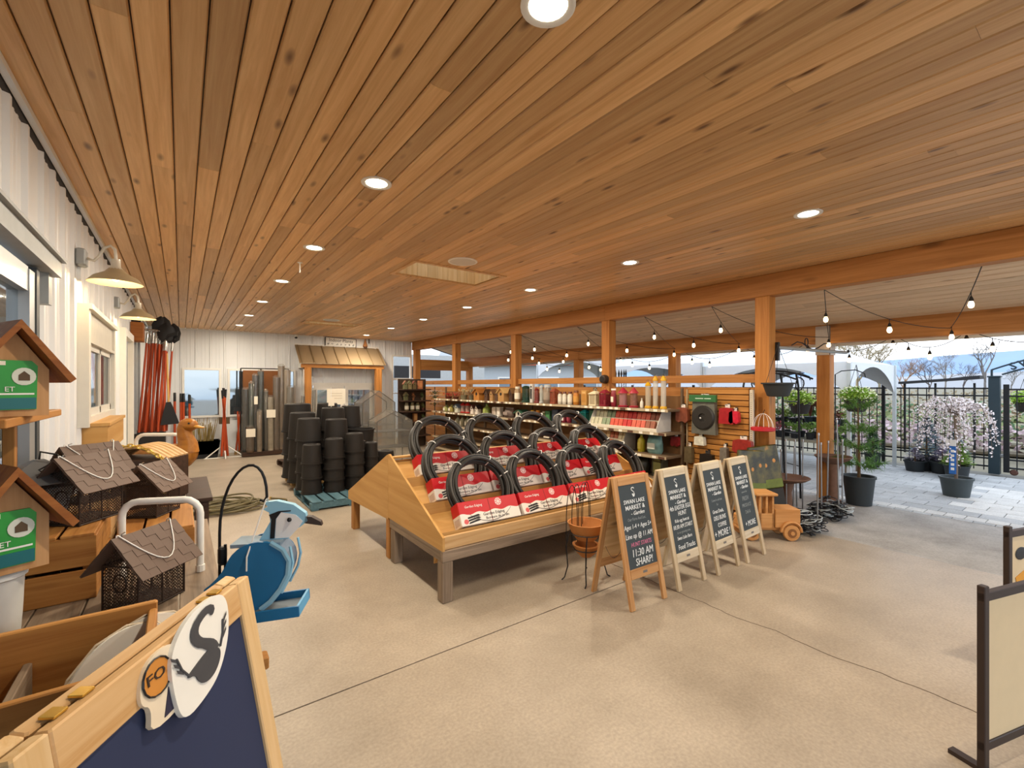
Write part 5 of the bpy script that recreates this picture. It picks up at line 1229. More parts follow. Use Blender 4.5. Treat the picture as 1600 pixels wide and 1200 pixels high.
# ------------------------------------------------------------------ shepherd hook with blue jay feeder
hk = thing('shepherd_hook', 'black iron shepherd hook holding the blue jay feeder', 'hook', (.138, 2.377, 0))
rt = Vector((.807, -.59, 0))
arc = [(0, 0, 0), (0, 0, 1.1)] + [tuple(rt * (.19 * (1 - math.cos(PI * i / 14)) * .55) + Vector((0, 0, 1.1 + .3 * math.sin(PI * i / 14 * .82)))) for i in range(1, 15)]
e = Vector(arc[-1]); arc += [tuple(e + rt * -.012 + Vector((0, 0, -.02))), tuple(e + rt * -.03 + Vector((0, 0, -.015)))]
MB().tube(arc, .006, 8).build('crook', M['iron'], hk, True)
tip = Vector(arc[-3])
MB().tube([tuple(rt * .03), tuple(rt * .025 + Vector((0, 0, 1.05)))], .006, 8).build('second_stem', M['iron'], hk, True)
MB().lathe([(.012, .96), (.018, .97), (.018, 1.03), (.012, 1.04)], 10, tuple(rt * .012)).build('collar', M['iron'], hk)
MB().tube([tuple(rt * -.15), tuple(rt * .15)], .006, 6).tube([(-.09, -.12, .006), (.09, .12, .006)], .006, 6).build('ground_prongs', M['iron'], hk)
jy = thing('blue_jay_feeder', 'blue painted wooden jay bird feeder with seed tray hanging from the hook', 'bird feeder', (.285, 2.28, .82), R(-26))
BLU = plain('1f6ea0', .45, var=.06); LBL = plain('8fc0d8', .45, var=.05); BW_ = plain('e8e6e4', .5)
out = [(-.21, .06), (-.16, .1), (-.12, .15), (-.1, .2), (-.06, .24), (0, .26), (.06, .255), (.11, .22), (.135, .17), (.13, .11), (.1, .05), (.06, .0), (.02, -.03), (-.02, -.04), (-.08, 0), (-.15, .02)]
for s in (-1, 1): MB().prism(smooth_out(out, 1), .014, lambda u, v, w, s=s: (u, s * .062 - .007 + w, v)).build('side_panel', BLU, jy)
rim = MB().tube([(x + .004, -.072, z) for x, z in out[6:13]], .008, 5, flat=(.4, 1.4)); rim.build('pale_edge', LBL, jy)
MB().b2((-.1, -.06, .235), (.1, .06, .25)).build('roof_plank', plain('7f93a3', .6), jy)
MB().rings([[(x, y, z) for y in (-.055, .055)] + [(x - .004, y, z) for y in (.055, -.055)] for x, z in ((.1, .235), (.125, .2), (.135, .16), (.125, .1), (.095, .04))]).build('mesh_breast', plain('8fa3b8', .4, .4, .2, scale=400), jy)
MB().tube([(.105, -.06, .03), (.14, -.06, .1), (.152, -.06, .16), (.14, -.06, .23)], .006, 5).tube([(.105, .06, .03), (.14, .06, .1), (.152, .06, .16), (.14, .06, .23)], .006, 5).build('breast_rim', LBL, jy)
hd = [(.0, .25), (.12, .25), (.13, .28), (.17, .3), (.2, .325), (.19, .36), (.14, .4), (.07, .42), (.02, .415), (.035, .395), (.015, .385), (.04, .37), (.045, .33)]
MB().prism(hd, .03, lambda u, v, w: (u, w - .015, v)).build('head', LBL, jy)
MB().prism([(.065, .255), (.125, .255), (.165, .3), (.18, .325), (.15, .355), (.09, .37), (.07, .34)], .034, lambda u, v, w: (u, w - .017, v)).build('white_face', BW_, jy)
MB().prism([(.045, .255), (.062, .255), (.068, .34), (.09, .37), (.13, .372), (.13, .376), (.08, .375), (.04, .36), (.05, .34)], .036, lambda u, v, w: (u, w - .018, v)).build('black_stripe', M['black'], jy)
MB().prism([(.185, .315), (.26, .3), (.255, .318), (.215, .342), (.19, .345)], .03, lambda u, v, w: (u, w - .015, v)).build('beak', plain('3b2f2a', .5), jy)
MB().ball((.125, -.02, .335), .01, 8, 6).build('eye', M['black'], jy, True)
ty = thing_part('seed_tray', jy, (.06, 0, -.075), (0, R(-4), 0))
MB().b2((-.12, -.085, 0), (.12, .085, .012)).build('tray_floor', plain('77828a', .6), ty)
for a, b in (((-.125, -.09), (.125, -.08)), ((-.125, .08), (.125, .09))): MB().b2((a[0], a[1], 0), (b[0], b[1], .045)).build('tray_side', BLU, ty)
for x in (-.125, .115): MB().b2((x, -.08, 0), (x + .01, .08, .045)).build('tray_side', plain('5ea3cc', .5), ty)
R_ = Matrix.Rotation(R(26), 3, 'Z'); top = R_ @ (Vector((.138, 2.377, 0)) + tip - Vector((.285, 2.28, .82)))
MB().tube([(-.03, -.075, .14), (-.028, -.078, .2), tuple(top), (.04, .075, .24), (.03, .075, .14)], .0035, 5).build('cord', M['white'], jy)
# ------------------------------------------------------------------ wooden bin and navy A-frame sign in the foreground
bi = thing('wooden_bin', 'golden wooden bin with a divider at the lower left corner', 'bin', (-.335, 1.68, 0))
bx0, bx1, by0, by1 = -.3, .27, -.06, .32
GW, GWy = M['cedar'], M['cedar_y']
MB().bbox((-.015, by1 - .012, .8), (.57, .024, .42), .004).build('back_board', GW, bi); MB().bbox((-.015, by0 + .012, .78), (.57, .024, .38), .004).build('front_board', GW, bi)
for x in (bx0 + .012, bx1 - .012): MB().bbox((x, .13, .79), (.024, .33, .4), .004).build('side_board', GWy, bi)
MB().b2((bx0 + .02, by0 + .02, .6), (bx1 - .02, by1 - .02, .62)).build('bottom_board', GW, bi); MB().bbox((-.04, .13, .76), (.02, .33, .3), .003).build('divider', M['oldwood_y'], bi)
for x in (bx0 + .05, bx1 - .05):
    for y in (by0 + .05, by1 - .05): MB().bbox((x, y, .3), (.06, .06, .6), .004).build('leg', M['cedar_z'], bi)
MB().bbox((.42, .24, .72), (.36, .06, .045), .004).bbox((.36, .33, .9), (.24, .04, .03), .004).build('arm_board', GW, bi)
cf = thing('coir_lump', 'rough golden coir lump inside the wooden bin', 'coir', (-.49, 1.78, .62)); MB().ball((0, 0, .15), (.09, .1, .15), 14, 9).build('coir', plain('b07a2e', .95, var=.4, scale=60, bump=1.0), cf, True); MB().tube([(-.06, 0, .22), (0, .02, .27), (.06, 0, .22)], .005, 5).build('twine', plain('8a6a38', .9), cf)
def plaque(loc, rot, out, mat, label, cat, parts):
    t = thing('cutout_plaque', label, cat, loc, rot=rot)
    MB().prism(smooth_out(out), .012, lambda u, v, w: (u, w - .006, v)).build('board', mat, t); parts(t); return t
leaf = [(-.12, .02), (-.13, .1), (-.1, .19), (-.04, .25), (.04, .27), (.1, .26), (.125, .2), (.12, .1), (.07, .02), (-.02, -.04), (-.1, -.05)]
WP = plain('eeebe2', .5, var=.02)
for k, (x, y, rz) in enumerate(((-.16, 1.90, 20), (-.2, 1.84, 26))):
    plaque((x, y, .74), (R(-10), R(30), R(rz)), leaf, WP, ['white cutout wooden plaque leaning in the bin, back one', 'white cutout wooden plaque leaning in the bin, front one'][k], 'plaque', lambda t: MB().tube([(u, .007, v) for u, v in leaf], .004, 4, closed=True).build('edge', plain('c9b9a0', .6), t))
fa = thing('navy_sandwich_board', 'large pine framed sandwich board with navy panel in the left foreground', 'sandwich board', (-.055, 1.436, 0), R(56.8))
FW, FH, FL = .75, 1.12, .2; ln = math.atan2(FL, FH); LL = math.hypot(FL, FH)
for side in (-1, 1):
    fr = thing_part('front_frame' if side < 0 else 'rear_frame', fa, (0, side * .02, FH), (-ln if side < 0 else ln, 0, 0))
    for sx in (-1, 1): MB().bbox((sx * (FW/2 - .034), 0, -LL/2), (.068, .034, LL), .004).build('stile', M['pine_z'], fr)
    MB().bbox((0, 0, -.05), (FW - .137, .034, .1), .004).build('rail', M['pine'], fr); MB().bbox((0, 0, -LL + .16), (FW - .137, .034, .08), .004).build('rail', M['pine'], fr)
    MB().b2((-FW/2 + .066, -.006, -LL + .18), (FW/2 - .066, .006, -.098)).build('panel', M['navy'], fr)
for x in (-.26, -.2, .2, .25): MB().bbox((x, 0, FH + .003), (.03, .03, .006), .001).build('hinge', M['brass'], fa)
Mx = Matrix.Rotation(R(56.8), 3, 'Z')
def on_board(x, z, dy):
    y = -.02 - (FH - z) * math.tan(ln) - .02 - dy
    v = Mx @ Vector((x, y, z)); return (v.x - .055, v.y + 1.436, v.z)
def swan(t):
    B = plain('454548', .6); y = -.0085
    s = [(.045, .2), (.05, .22), (.035, .235), (.01, .23), (-.02, .21), (-.032, .175), (-.02, .14), (.005, .115), (.025, .09), (.03, .06)]
    ss = [(s[0][0], s[0][1])] + [q for (a, b), (c, d) in zip(s[:-1], s[1:]) for q in ((a*.75 + c*.25, b*.75 + d*.25), (a*.25 + c*.75, b*.25 + d*.75))] + [s[-1]]; nk = MB().tube([(u, 0, v) for u, v in ss], [.004 + .012 * min(1, q / 3) + .008 * max(0, q - 14) / 5 for q in range(len(ss))], 8); nk.v = [(a, y + b * .08, c) for a, b, c in nk.v]; nk.build('swan_neck', B, t)
    MB().prism(smooth_out([(-.085, .055), (-.03, .075), (.01, .085), (.04, .07), (.055, .04), (.04, .0), (.01, -.025), (-.025, -.022), (-.045, .01), (-.05, .04)]), .004, lambda u, v, w: (u, y - .001 + w, v)).build('swan_body', B, t)
    tw = MB()
    for bx_, sg in ((-.085, -1), (.07, 1)):
        tw.tube([(bx_ - sg * .015, y, .055), (bx_ + sg * .005, y, .1), (bx_ + sg * .015, y, .15)], .003, 5)
        for q in range(3): tw.add([(bx_ + sg * (.0 + q*.006), y - .001, .075 + q * .028), (bx_ + sg * (.02 + q*.006), y - .001, .1 + q * .028), (bx_ + sg * (.022 + q*.006), y - .001, .115 + q * .028), (bx_ + sg * (.006 + q*.006), y - .001, .095 + q * .028)], [(0,1,2,3)])
        tw.build('twig', B, t); tw = MB()
leaf2 = [(-.12, -.02), (-.12, .14), (-.09, .21), (-.03, .26), (.04, .27), (.1, .255), (.122, .2), (.11, .1), (.08, .02), (.03, -.05), (-.03, -.075), (-.1, -.08)]
plaque(on_board(.085, .98, .012), (-ln, 0, R(56.8)), leaf2, WP, 'white cutout plaque with a black swan hanging on the navy sandwich board', 'plaque', swan).scale = (1.05, 1, .66)
def fox(t):
    MB().prism([(-.04 + .045 * math.cos(2*PI*i/16), .15 + .06 * math.sin(2*PI*i/16)) for i in range(16)], .002, lambda u, v, w: (u, -.008 + w, v)).build('orange_oval', plain('d08a3a', .6), t)
    MB().tube([(-.04 + .047 * math.cos(2*PI*i/16), -.0085, .15 + .062 * math.sin(2*PI*i/16)) for i in range(16)], .003, 4, closed=True).build('oval_line', M['black'], t)
    text('print', 'FO', .05, plain('3a2a20', .8), t, (-.045, -.0095, .155))
    MB().prism([(-.04, 0), (.06, 0), (.06, .1), (-.01, .09)], .002, lambda u, v, w: (u, -.008 + w, v)).build('dark_patch', plain('2e2a40', .6), t)
plaque(on_board(-.03, .97, .0), (-ln, 0, R(56.8)), [(-.09, -.02), (-.07, .07), (-.1, .1), (-.09, .17), (-.05, .23), (.04, .22), (.08, .1), (.08, -.01)], plain('ead9bd', .55), 'cream cutout plaque with orange oval partly behind the swan plaque', 'plaque', fox).scale = (.95, 1, .66)
# ------------------------------------------------------------------ long handled tools on the left wall
RK = thing('tool_rack', 'dark tool rack with base bin for the orange handled tools at the left wall', 'rack', (-.42, 9.95, 0))
MB().bbox((0, 0, .5), (.4, .8, .96), .01).build('base_bin', plain('1d1a18', .6), RK)
MB().bbox((-.18, 0, 2.55), (.05, .8, .05), .004).build('top_bar', M['steel'], RK)
for y in (-.38, .38): MB().bbox((-.18, y, 1.75), (.04, .04, 1.58), .004).build('upright', M['steel'], RK)
wbk = thing('wall_block', 'brown wooden block fixed high on the wall beside the farther barn lamp', 'wood block', (XW + .1, 9.3, 2.45)); MB().bbox((0, 0, .15), (.16, .3, .3), .008).build('block', M['redwood'], wbk); MB().b2((-.08, -.02, .3), (.04, .02, .34)).build('bracket', M['iron'], wbk)
ORG = wood('c4532a', '9a3a1c', 'z', key='handle', knots=.0, hv=.25, world=False, rough=.4)
def tool(loc, tilt, kind, label, L=1.55, mat=None, grp='orange handled tools on the left wall rack'):
    t = thing('garden_tool', label, 'garden tool', loc, group=grp, rot=tilt)
    MB().tube([(0, 0, 0), (0, 0, L)], [.019, .016], 8).build('handle', mat or ORG, t, True)
    MB().lathe([(.021, L - .02), (.018, L + .13), (.011, L + .16)], 10).build('ferrule', M['chrome'], t, True)
    if kind == 'rake':
        hd_ = MB().tube([(0, 0, L + .15), (0, .0, L + .2)], .01, 6).tube([(-.17, 0, L + .2), (.17, 0, L + .2)], .01, 6).build('rake_head', M['chrome'], t)
        for i in range(8): MB().tube([(-.16 + i * .046, 0, L + .2), (-.16 + i * .046, -.05, L + .19)], .005, 5).build('tine', M['chrome'], hd_)
    elif kind == 'shovel':
        m = MB(); rs = []
        for z, w, b in ((L + .12, .03, 0), (L + .18, .1, .012), (L + .3, .115, .02), (L + .4, .08, .012), (L + .46, .01, 0)):
            rs.append([(-w, 0, z), (0, -b - .012, z), (w, 0, z), (0, -b, z)])
        m.rings(rs); m.build('blade', M['black'], t, True)
    else:
        MB().tube([(0, 0, L + .14), (.05, 0, L + .22)], .012, 6).prism([(.0, L + .2), (.16, L + .24), (.17, L + .31), (.02, L + .25)], .02, lambda u, v, w: (u, w - .01, v)).build('hoe_head', M['black'], t)
kinds = ['rake', 'rake', 'rake', 'rake', 'rake', 'shovel', 'rake', 'shovel', 'hoe', 'shovel', 'rake', 'shovel', 'hoe', 'shovel']
for i in range(14):
    f = i / 13
    tool((-.56 + .36 * f, 9.6 + .1 * (i % 3) + .0, .985), (R(-3 + (i * 5) % 7), R(3 - f * 2 + (i % 2) * 2), R((i * 37) % 40 - 20)), kinds[i], 'orange handled %s on the left wall rack, %s from the left' % (kinds[i], ORD[i]), 1.5 - .12 * (i > 8))
bk_ = thing('hanging_broom', 'black bristle broom hanging at the right of the orange tools', 'broom', (-.15, 9.6, 1.1), rot=(0, R(-3), 0)); MB().tube([(0, 0, .35), (.02, 0, 1.2)], .015, 7).build('handle', plain('d8b06a', .5), bk_); MB().rings([[(sx * w, sy * .03, z) for sx, sy in ((-1,-1),(1,-1),(1,1),(-1,1))] for w, z in ((.13, 0), (.07, .25), (.03, .38))]).build('bristles', M['black'], bk_)
# back-left corner: handles, bins, white tripod stand
for i, (x, L) in enumerate(((-.12, 1.58), (.0, 1.56), (.05, 1.56), (.17, 1.52))):
    t = thing('orange_post', 'orange post with black top standing by the back wall, %s from the left' % ORD[i], 'post', (x, 13.5, 0), group='orange posts with black tops by the back wall')
    MB().lathe([(.026, 0), (.026, L - .2)], 10).build('shaft', ORG, t, True); MB().lathe([(.028, L - .2), (.028, L), (.02, L + .01)], 10).build('grip', M['black'], t, True)
bb = thing('black_bin', 'low black bin of straw stems under the back window', 'bin', (.42, 13.35, 0)); MB().rings([[(sx * w, sy * .2, z) for sx, sy in ((-1,-1),(1,-1),(1,1),(-1,1))] for w, z in ((.3, 0), (.36, .42), (.345, .42), (.3, .1))]).build('bin', M['black'], bb)
m = MB(); r_ = random.Random(6)
for i in range(60): x = r_.uniform(-.28, .3); m.tube([(x * .6, r_.uniform(-.1, .1), .1), (x + r_.uniform(-.08, .08), r_.uniform(-.12, .12), r_.uniform(.7, .98))], .006, 4)
o = m.build('stems', plain('a8925a', .8, var=.3), bb); o['kind'] = 'stuff'
ts = thing('tripod_stand', 'white tripod stand holding crossed orange handles before the back window', 'stand', (.86, 13.15, 0))
for a in (200, 270, 340): MB().tube([(0, 0, .32), (.42 * math.cos(R(a)), .42 * math.sin(R(a)), .012)], .014, 7).build('leg', M['white'], ts, True)
MB().tube([(0, 0, .02), (0, 0, .9)], .014, 7).build('pole', M['white'], ts, True); MB().tube([(-.42, -.15, .012), (.42, -.15, .012)], .012, 6).build('base_bar', M['white'], ts); MB().box((0, 0, .9), (.22, .16, .16)).build('collar', plain('5a4a34', .7), ts)
for i, (dx, rx, L) in enumerate(((-.07, 3, 1.62), (.0, -1, 1.65), (.06, -4, 1.6))):
    t = thing('orange_post', 'orange post with black top in the white tripod stand, %s from the left' % ORD[i], 'post', (.86 + dx, 13.0 - .03, .05), group='orange posts in the white tripod', rot=(0, R(rx), 0)); MB().lathe([(.026, 0), (.026, L - .2)], 10).build('shaft', ORG, t, True); MB().lathe([(.028, L - .2), (.028, L)], 10).build('grip', M['black'], t, True)
for i, dx in enumerate((0, .09)):
    t = thing('short_tool', 'short orange handled tool leaning between the back windows, %s of two' % ORD[i], 'garden tool', (1.12 + dx, 13.45, 0), rot=(R(-3), R(6 - 8 * i), 0)); MB().tube([(0, 0, .1), (0, 0, 1.1)], .02, 8).build('handle', ORG, t, True); MB().box((0, 0, 1.16), (.16, .03, .1)).build('head', M['black'], t); MB().box((0, 0, .05), (.06, .05, .1)).build('foot', plain('8a6a3a', .7), t)
# ------------------------------------------------------------------ rack of wrapped rolls and stakes
rk2 = thing('roll_rack', 'dark floor rack of plastic wrapped rolls before the back wall', 'rack', (1.78, 13.1, 0))
MB().bbox((0, 0, .06), (1.15, .6, .1), .006).build('base', M['darkwood'], rk2)
for x in (-.55, -.1, .55): MB().tube([(x, .28, .1), (x, .28, 2.2)], .018, 6).build('upright', M['iron'], rk2)
MB().tube([(-.55, .28, 2.2), (.55, .28, 2.2)], .015, 6).build('top_bar', M['iron'], rk2)
MB().box((-.05, .32, 1.8), (.9, .03, .7)).build('wood_back', plain('7a4a22', .7), rk2)
rolls = [(-.48, -.1, .09, 1.55, '20201e', 'black'), (-.36, -.16, .07, 1.7, '2a3a38', 'dark green'), (-.27, -.12, .08, 1.9, '3a3434', 'dark grey'), (-.15, -.1, .08, 2.0, '1c2a2a', 'black green'), (-.4, -.26, .1, .62, '5a4838', 'short brown'), (-.2, -.26, .07, 1.0, '8a7a68', 'beige'),
         (-.04, -.16, .06, 1.5, '4a443c', 'slim grey'), (.06, -.18, .08, 1.35, 'a89c8a', 'pale'), (.2, -.14, .09, 1.85, '6a5a4c', 'tall brown'), (.32, -.1, .09, 2.15, '8a7868', 'tallest brown'), (.45, -.16, .09, 2.05, '9a8a7a', 'pale brown'), (.5, -.28, .09, 1.6, '7a746c', 'grey')]
for i, (x, y, r, h, c, nm_) in enumerate(rolls):
    t = thing('wrapped_roll', 'plastic wrapped %s roll standing on the dark floor rack' % nm_, 'roll', (1.78 + x, 13.1 + y, .112), group='wrapped rolls on the dark rack')
    MB().lathe([(r * .85, 0), (r * .85, h)], 14).build('roll', plain(c, .6, var=.3, scale=8), t, True)
    MB().lathe([(r, .05), (r * 1.02, h * .5), (r * .98, h + .02), (r * .5, h + .06)], 14, cap=False).build('plastic_wrap', M['wrap'], t, True)
    if i in (4, 7, 11, 2): MB().b2((-.1 if i != 2 else -.04, -r - .012, h * .62), (.1 if i != 2 else .04, -r - .006, h * .62 + .2)).build('paper_label', M['paper'], t)
# second leaning sheaf near the canopy post
for i, (x, y, h) in enumerate(((2.5, 12.2, 1.3), (2.68, 12.1, 1.65), (2.36, 12.3, 1.5))):
    t = thing('wrapped_stakes', 'clear wrapped bundle of grey stakes left of the black pots, %s of three' % ORD[i], 'stakes', (x, y, 0), group='wrapped stake bundles beside the pots', rot=(R(3), R(-4 + 4 * i), 0))
    for q in range(7): MB().tube([(.05 * math.cos(q), .05 * math.sin(q), 0), (.03 * math.cos(q), .03 * math.sin(q), h)], .011, 5).build('stake', plain('7d7870', .5), t)
    MB().lathe([(.085, .1), (.075, h * .9), (.05, h + .04)], 10, cap=False).build('plastic_wrap', M['wrap'], t, True)
# ------------------------------------------------------------------ pallets
def pallet(x, y, rz, w, d, mat, label, dk=None):
    t = thing('pallet', label, 'pallet', (x, y, 0), rz, group='pallets under the black pots')
    for i in range(3): MB().bbox((0, -d/2 + .05 + i * (d - .1) / 2, .065), (w, .09, .085), .004).build('stringer', mat, t)
    n = 7; bw_ = w / n
    for i in range(n): MB().bbox((-w/2 + bw_ * (i + .5), 0, .119), (bw_ * .8, d, .02), .003).build('deck_board', mat, t)
    for i in range(3): MB().bbox((-w/2 + .06 + i * (w - .12) / 2, 0, .012), (.1, d, .02), .003).build('bottom_board', mat, t)
BLP = wood('5d7f8c', '466672', 'y', key='bluepal', knots=.1, hv=.15, world=False); BRP = wood('b89a6a', '96784a', 'y', key='brpal', knots=.3, hv=.15, world=False)
pallet(2.03, 7.32, R(0), 1.15, 1.2, BLP, 'blue painted pallet under the nearest black pot stacks')
pallet(2.14, 8.62, R(0), 1.2, 1.15, BRP, 'bare wood pallet under the taller black pot stacks')
pallet(2.25, 10.75, R(6), 1.0, .9, M['darkwood'], 'black pallet under the wrapped stakes')
# ------------------------------------------------------------------ stacks of nursery pots (upside down stacks)
def potstack(x, y, r, n, step, h, label, up=False, z0=.13):
    t = thing('pot_stack', label, 'pot stack', (x, y, z0), group='stacks of black nursery pots')
    taper = .86
    if up: pr = [(r * taper, 0), (r * 1.0, h - .02), (r * 1.06, h - .02), (r * 1.06, h), (r * .98, h), (r * .84, .02)]
    else: pr = [(r * 1.06, 0), (r * 1.06, .025), (r, .025), (r * taper, h - .012), (r * taper - .012, h), (r * .5, h), (r * .4, h - .015)]
    me = MB().lathe(pr, 24).mesh('pot', M['pot'], True)
    for i in range(n): obj('pot', me, t, (0, 0, i * step), (0, 0, i * .7))
    return t
PS = [
 (1.60, 7.33, .145, 3, .22, .3, 'nearest short stack on the blue pallet, left'), (1.92, 7.30, .15, 4, .17, .3, 'front stack on the blue pallet beside the display table'),
 (2.24, 7.33, .15, 4, .19, .3, 'front middle stack on the blue pallet'), (2.52, 7.36, .11, 4, .15, .25, 'slim stack at the right of the blue pallet'), (1.64, 7.71, .19, 4, .25, .36, 'wide stack at the left rear of the blue pallet'),
 (2.06, 7.71, .19, 4, .24, .36, 'wide stack at the rear of the blue pallet'), (2.42, 7.7, .13, 3, .2, .3, 'shorter stack at the right rear of the blue pallet'),
 (1.68, 8.36, .23, 3, .36, .45, 'broad stack at the left of the bare pallet'), (2.17, 8.32, .215, 4, .28, .4, 'broad stack in the middle of the bare pallet'), (1.70, 8.88, .25, 3, .4, .5, 'tallest broad stack at the back left of the bare pallet'), (2.2, 8.84, .2, 4, .3, .4, 'back stack in the middle of the bare pallet'), (2.64, 8.88, .19, 4, .28, .4, 'back stack at the right of the bare pallet')]
for x, y, r, n, st_, h, nt in PS: potstack(x, y, r, n, st_, h, 'black nursery pots upside down, ' + nt)
potstack(2.67, 8.34, .23, 2, .42, .42, 'two upright black pots stacked rim up at the right of the bare pallet', True)
potstack(2.9, 7.4, .12, 2, .2, .25, 'small black pots on the floor beside the blue pallet', False, 0)
potstack(3.0, 8.0, .17, 2, .24, .34, 'short black pot stack on the floor right of the pallets', False, 0)
tg = thing('price_spike', 'white price card on a thin spike among the black pots', 'price card', (2.12, 8.25, 1.38)); MB().tube([(0, 0, 0), (0, 0, .35)], .006, 5).build('spike', M['white'], tg); MB().b2((-.05, -.01, .02), (.05, -.004, .16)).build('card', M['paper'], tg)
pp = thing('paper_poster', 'large white torn-edge paper notice standing behind the black pots', 'notice', (3.1, 11.6, 0)); MB().tube([(0, .02, 0), (0, .02, 1.5)], .012, 6).build('pole', M['steel'], pp)
r_ = random.Random(3); oo = [(-.22 + .44 * i / 8, 1.3 + r_.uniform(-.012, .012)) for i in range(9)] + [(.22, 1.66)] + [(.22 - .44 * i / 8, 1.68 + r_.uniform(-.012, .012)) for i in range(9)]
MB().prism(oo, .006, lambda u, v, w: (u, w, v)).build('paper', M['paper'], pp)
for i in range(3): MB().b2((-.14, -.002, 1.56 - i * .06), (.14, .0, 1.57 - i * .06)).build('print_line', plain('c9b9a0', .7), pp)
# clear plastic greenhouse covers
def greenhouse(x, y, rz, w, d, h, label):
    t = thing('mini_greenhouse', label, 'mini greenhouse', (x, y, 0), rz, group='mini greenhouses behind the pots')
    rw = h * .82
    f = MB()
    for sx in (-1, 1):
        for sy in (-1, 1): MB().tube([(sx * w/2, sy * d/2, 0), (sx * w/2, sy * d/2, rw)], .01, 6).build('corner_post', M['iron'], t)
    for sy in (-1, 1): MB().tube([(-w/2, sy * d/2, rw), (0, sy * d/2, h), (w/2, sy * d/2, rw)], .01, 6).build('gable_bar', M['iron'], t)
    MB().tube([(0, -d/2, h), (0, d/2, h)], .01, 6).build('ridge_bar', M['iron'], t)
    for z in (.4, .75): MB().b2((-w/2, -d/2, z), (w/2, d/2, z + .012)).build('wire_shelf', plain('4a4a48', .5), t)
    MB().prism([(-w/2 - .012, .05), (w/2 + .012, .05), (w/2 + .012, rw), (0, h + .015), (-w/2 - .012, rw)], d + .03, lambda u, v, q: (u, q - d/2 - .015, v)).build('plastic_cover', glassy('dcdcd8', 'cover_plastic', .3, .2, .7), t)
greenhouse(4.0, 11.4, R(4), .85, .5, 1.62, 'silvery plastic mini greenhouse before the double door, rear one')
greenhouse(3.75, 9.7, R(2), .8, .5, 1.2, 'clear plastic mini greenhouse with shelves behind the black pots, front one')
# ------------------------------------------------------------------ ramp and hand rails
struct('ramp', 'low sloped ramp beside the double door', MB().prism([(12.5, 0), (13.3, .12), (D, .12), (D, 0)], 1.1, lambda u, v, w: (4.95 + w, u, v)), plain('9a8a6a', .8))
hrl = thing('hand_rail', 'white tube hand rail beside the ramp at the right of the double door', 'hand rail', (5.12, 12.95, .05))
MB().tube([(0, .5, 0), (0, .5, .82), (0, .47, .9), (0, -.2, .84), (.02, -.27, .8), (.03, -.29, .0)], .018, 8).build('frame_tube', M['white'], hrl, True); MB().tube([(0, .5, .45), (.02, -.28, .4)], .012, 7).build('mid_rail', M['white'], hrl); MB().tube([(.02, -.1, .0), (.02, -.1, .83)], .012, 7).build('baluster', M['white'], hrl)
# far shelves with mixed goods seen through the opening
fs = thing('far_goods_rack', 'rack of reddish goods seen beside the ramp near the back opening', 'rack', (5.75, 13.1, 0)); 
for z in (.3, .6, .9, 1.2): MB().b2((-.3, -.15, z - .02), (.3, .2, z)).build('shelf', M['darkwood'], fs)
for x in (-.3, .28): MB().b2((x, .16, 0), (x + .02, .2, 1.4)).build('upright', M['darkwood'], fs)
r_ = random.Random(12)
for i in range(16):
    z = (.3, .6, .9, 1.2)[i // 4]; x = -.22 + (i % 4) * .145; c = ['9a5a44', '7a4a3a', 'c08a70', '5a4a44', 'b05a58', '8a7a5a'][i % 6]
    t = thing('clay_ornament', 'small reddish ornament on the rack by the back opening, %s from the lower left' % ORD[i], 'ornament', (5.75 + x, 13.1, z), group='ornaments on the rack by the back opening')
    MB().lathe([(.04, 0), (.055, .04), (.045, .1), (.03, .12)], 10).build('body', plain(c, .7, var=.3), t, True); MB().ball((0, 0, .155), .04, 8, 6).build('top', plain(['b05a58', '6a3a30', 'c9a080'][i % 3], .7), t, True)
# ------------------------------------------------------------------ outdoors: fence and gate
FX = 13.1
GRN = plain('26363e', .45, .1)
picket = MB().b2((-.008, -.008, .06), (.008, .008, 1.72)).mesh('picket', M['iron'])
def fence(y0, y1, label, top=1.7):
    t = thing('iron_fence', label, 'fence', (FX, y0, 0), group='iron fence around the yard')
    L = y1 - y0
    for z in (.14, .3, 1.55, 1.7): MB().b2((-.016, 0, z - .016), (.016, L, z + .016)).build('rail', M['iron'], t)
    n = int(L / .145)
    for i in range(n): obj('picket', picket, t, (0, .07 + i * .145, 0))
    for i in range(int(L / 2.4) + 1): MB().b2((-.03, L - .06 - i * 2.4, 0), (.03, L - i * 2.4, 1.78)).build('fence_post', M['iron'], t)
fence(1.68, 13.0, 'tall black iron picket fence behind the potted conifers')
for y, lb in ((1.6, 'dark blue steel gate post with arch beside the weeping cherry'), (-1.4, 'dark blue steel gate post out by the right edge')):
    t = thing('gate_post', lb, 'gate post', (FX, y, 0)); MB().bbox((0, 0, .96), (.16, .16, 1.92), .006).build('shaft', GRN, t); MB().bbox((0, 0, 1.935), (.19, .19, .03), .004).build('cap', GRN, t); MB().b2((-.03, -.12, .35), (.03, -.08, .4)).b2((-.03, -.12, 1.5), (.03, -.08, 1.55)).build('hinge', M['steel'], t)
gt = thing('iron_gate', 'black iron gate leaf right of the dark gate post', 'gate', (FX, .1, 0))
for z in (.14, .3, 1.55, 1.68): MB().b2((-.016, -1.3, z - .016), (.016, 1.3, z + .016)).build('rail', M['iron'], gt)
for i in range(18): obj('picket', picket, gt, (0, 1.2 - i * .145, -.03))
MB().b2((-.03, 1.3, .05), (.03, 1.38, 1.78)).build('gate_stile', M['iron'], gt); MB().lathe([(.04, -.02), (.06, 0), (.04, .02)], 12, (0, 1.24, .06), Matrix.Rotation(R(90), 3, 'Y')).build('wheel', plain('5a3a30', .6), gt)
ar = thing('gate_arch', 'dark steel arch over the gate with cut-out lettering', 'arch', (FX, 0, 1.95))
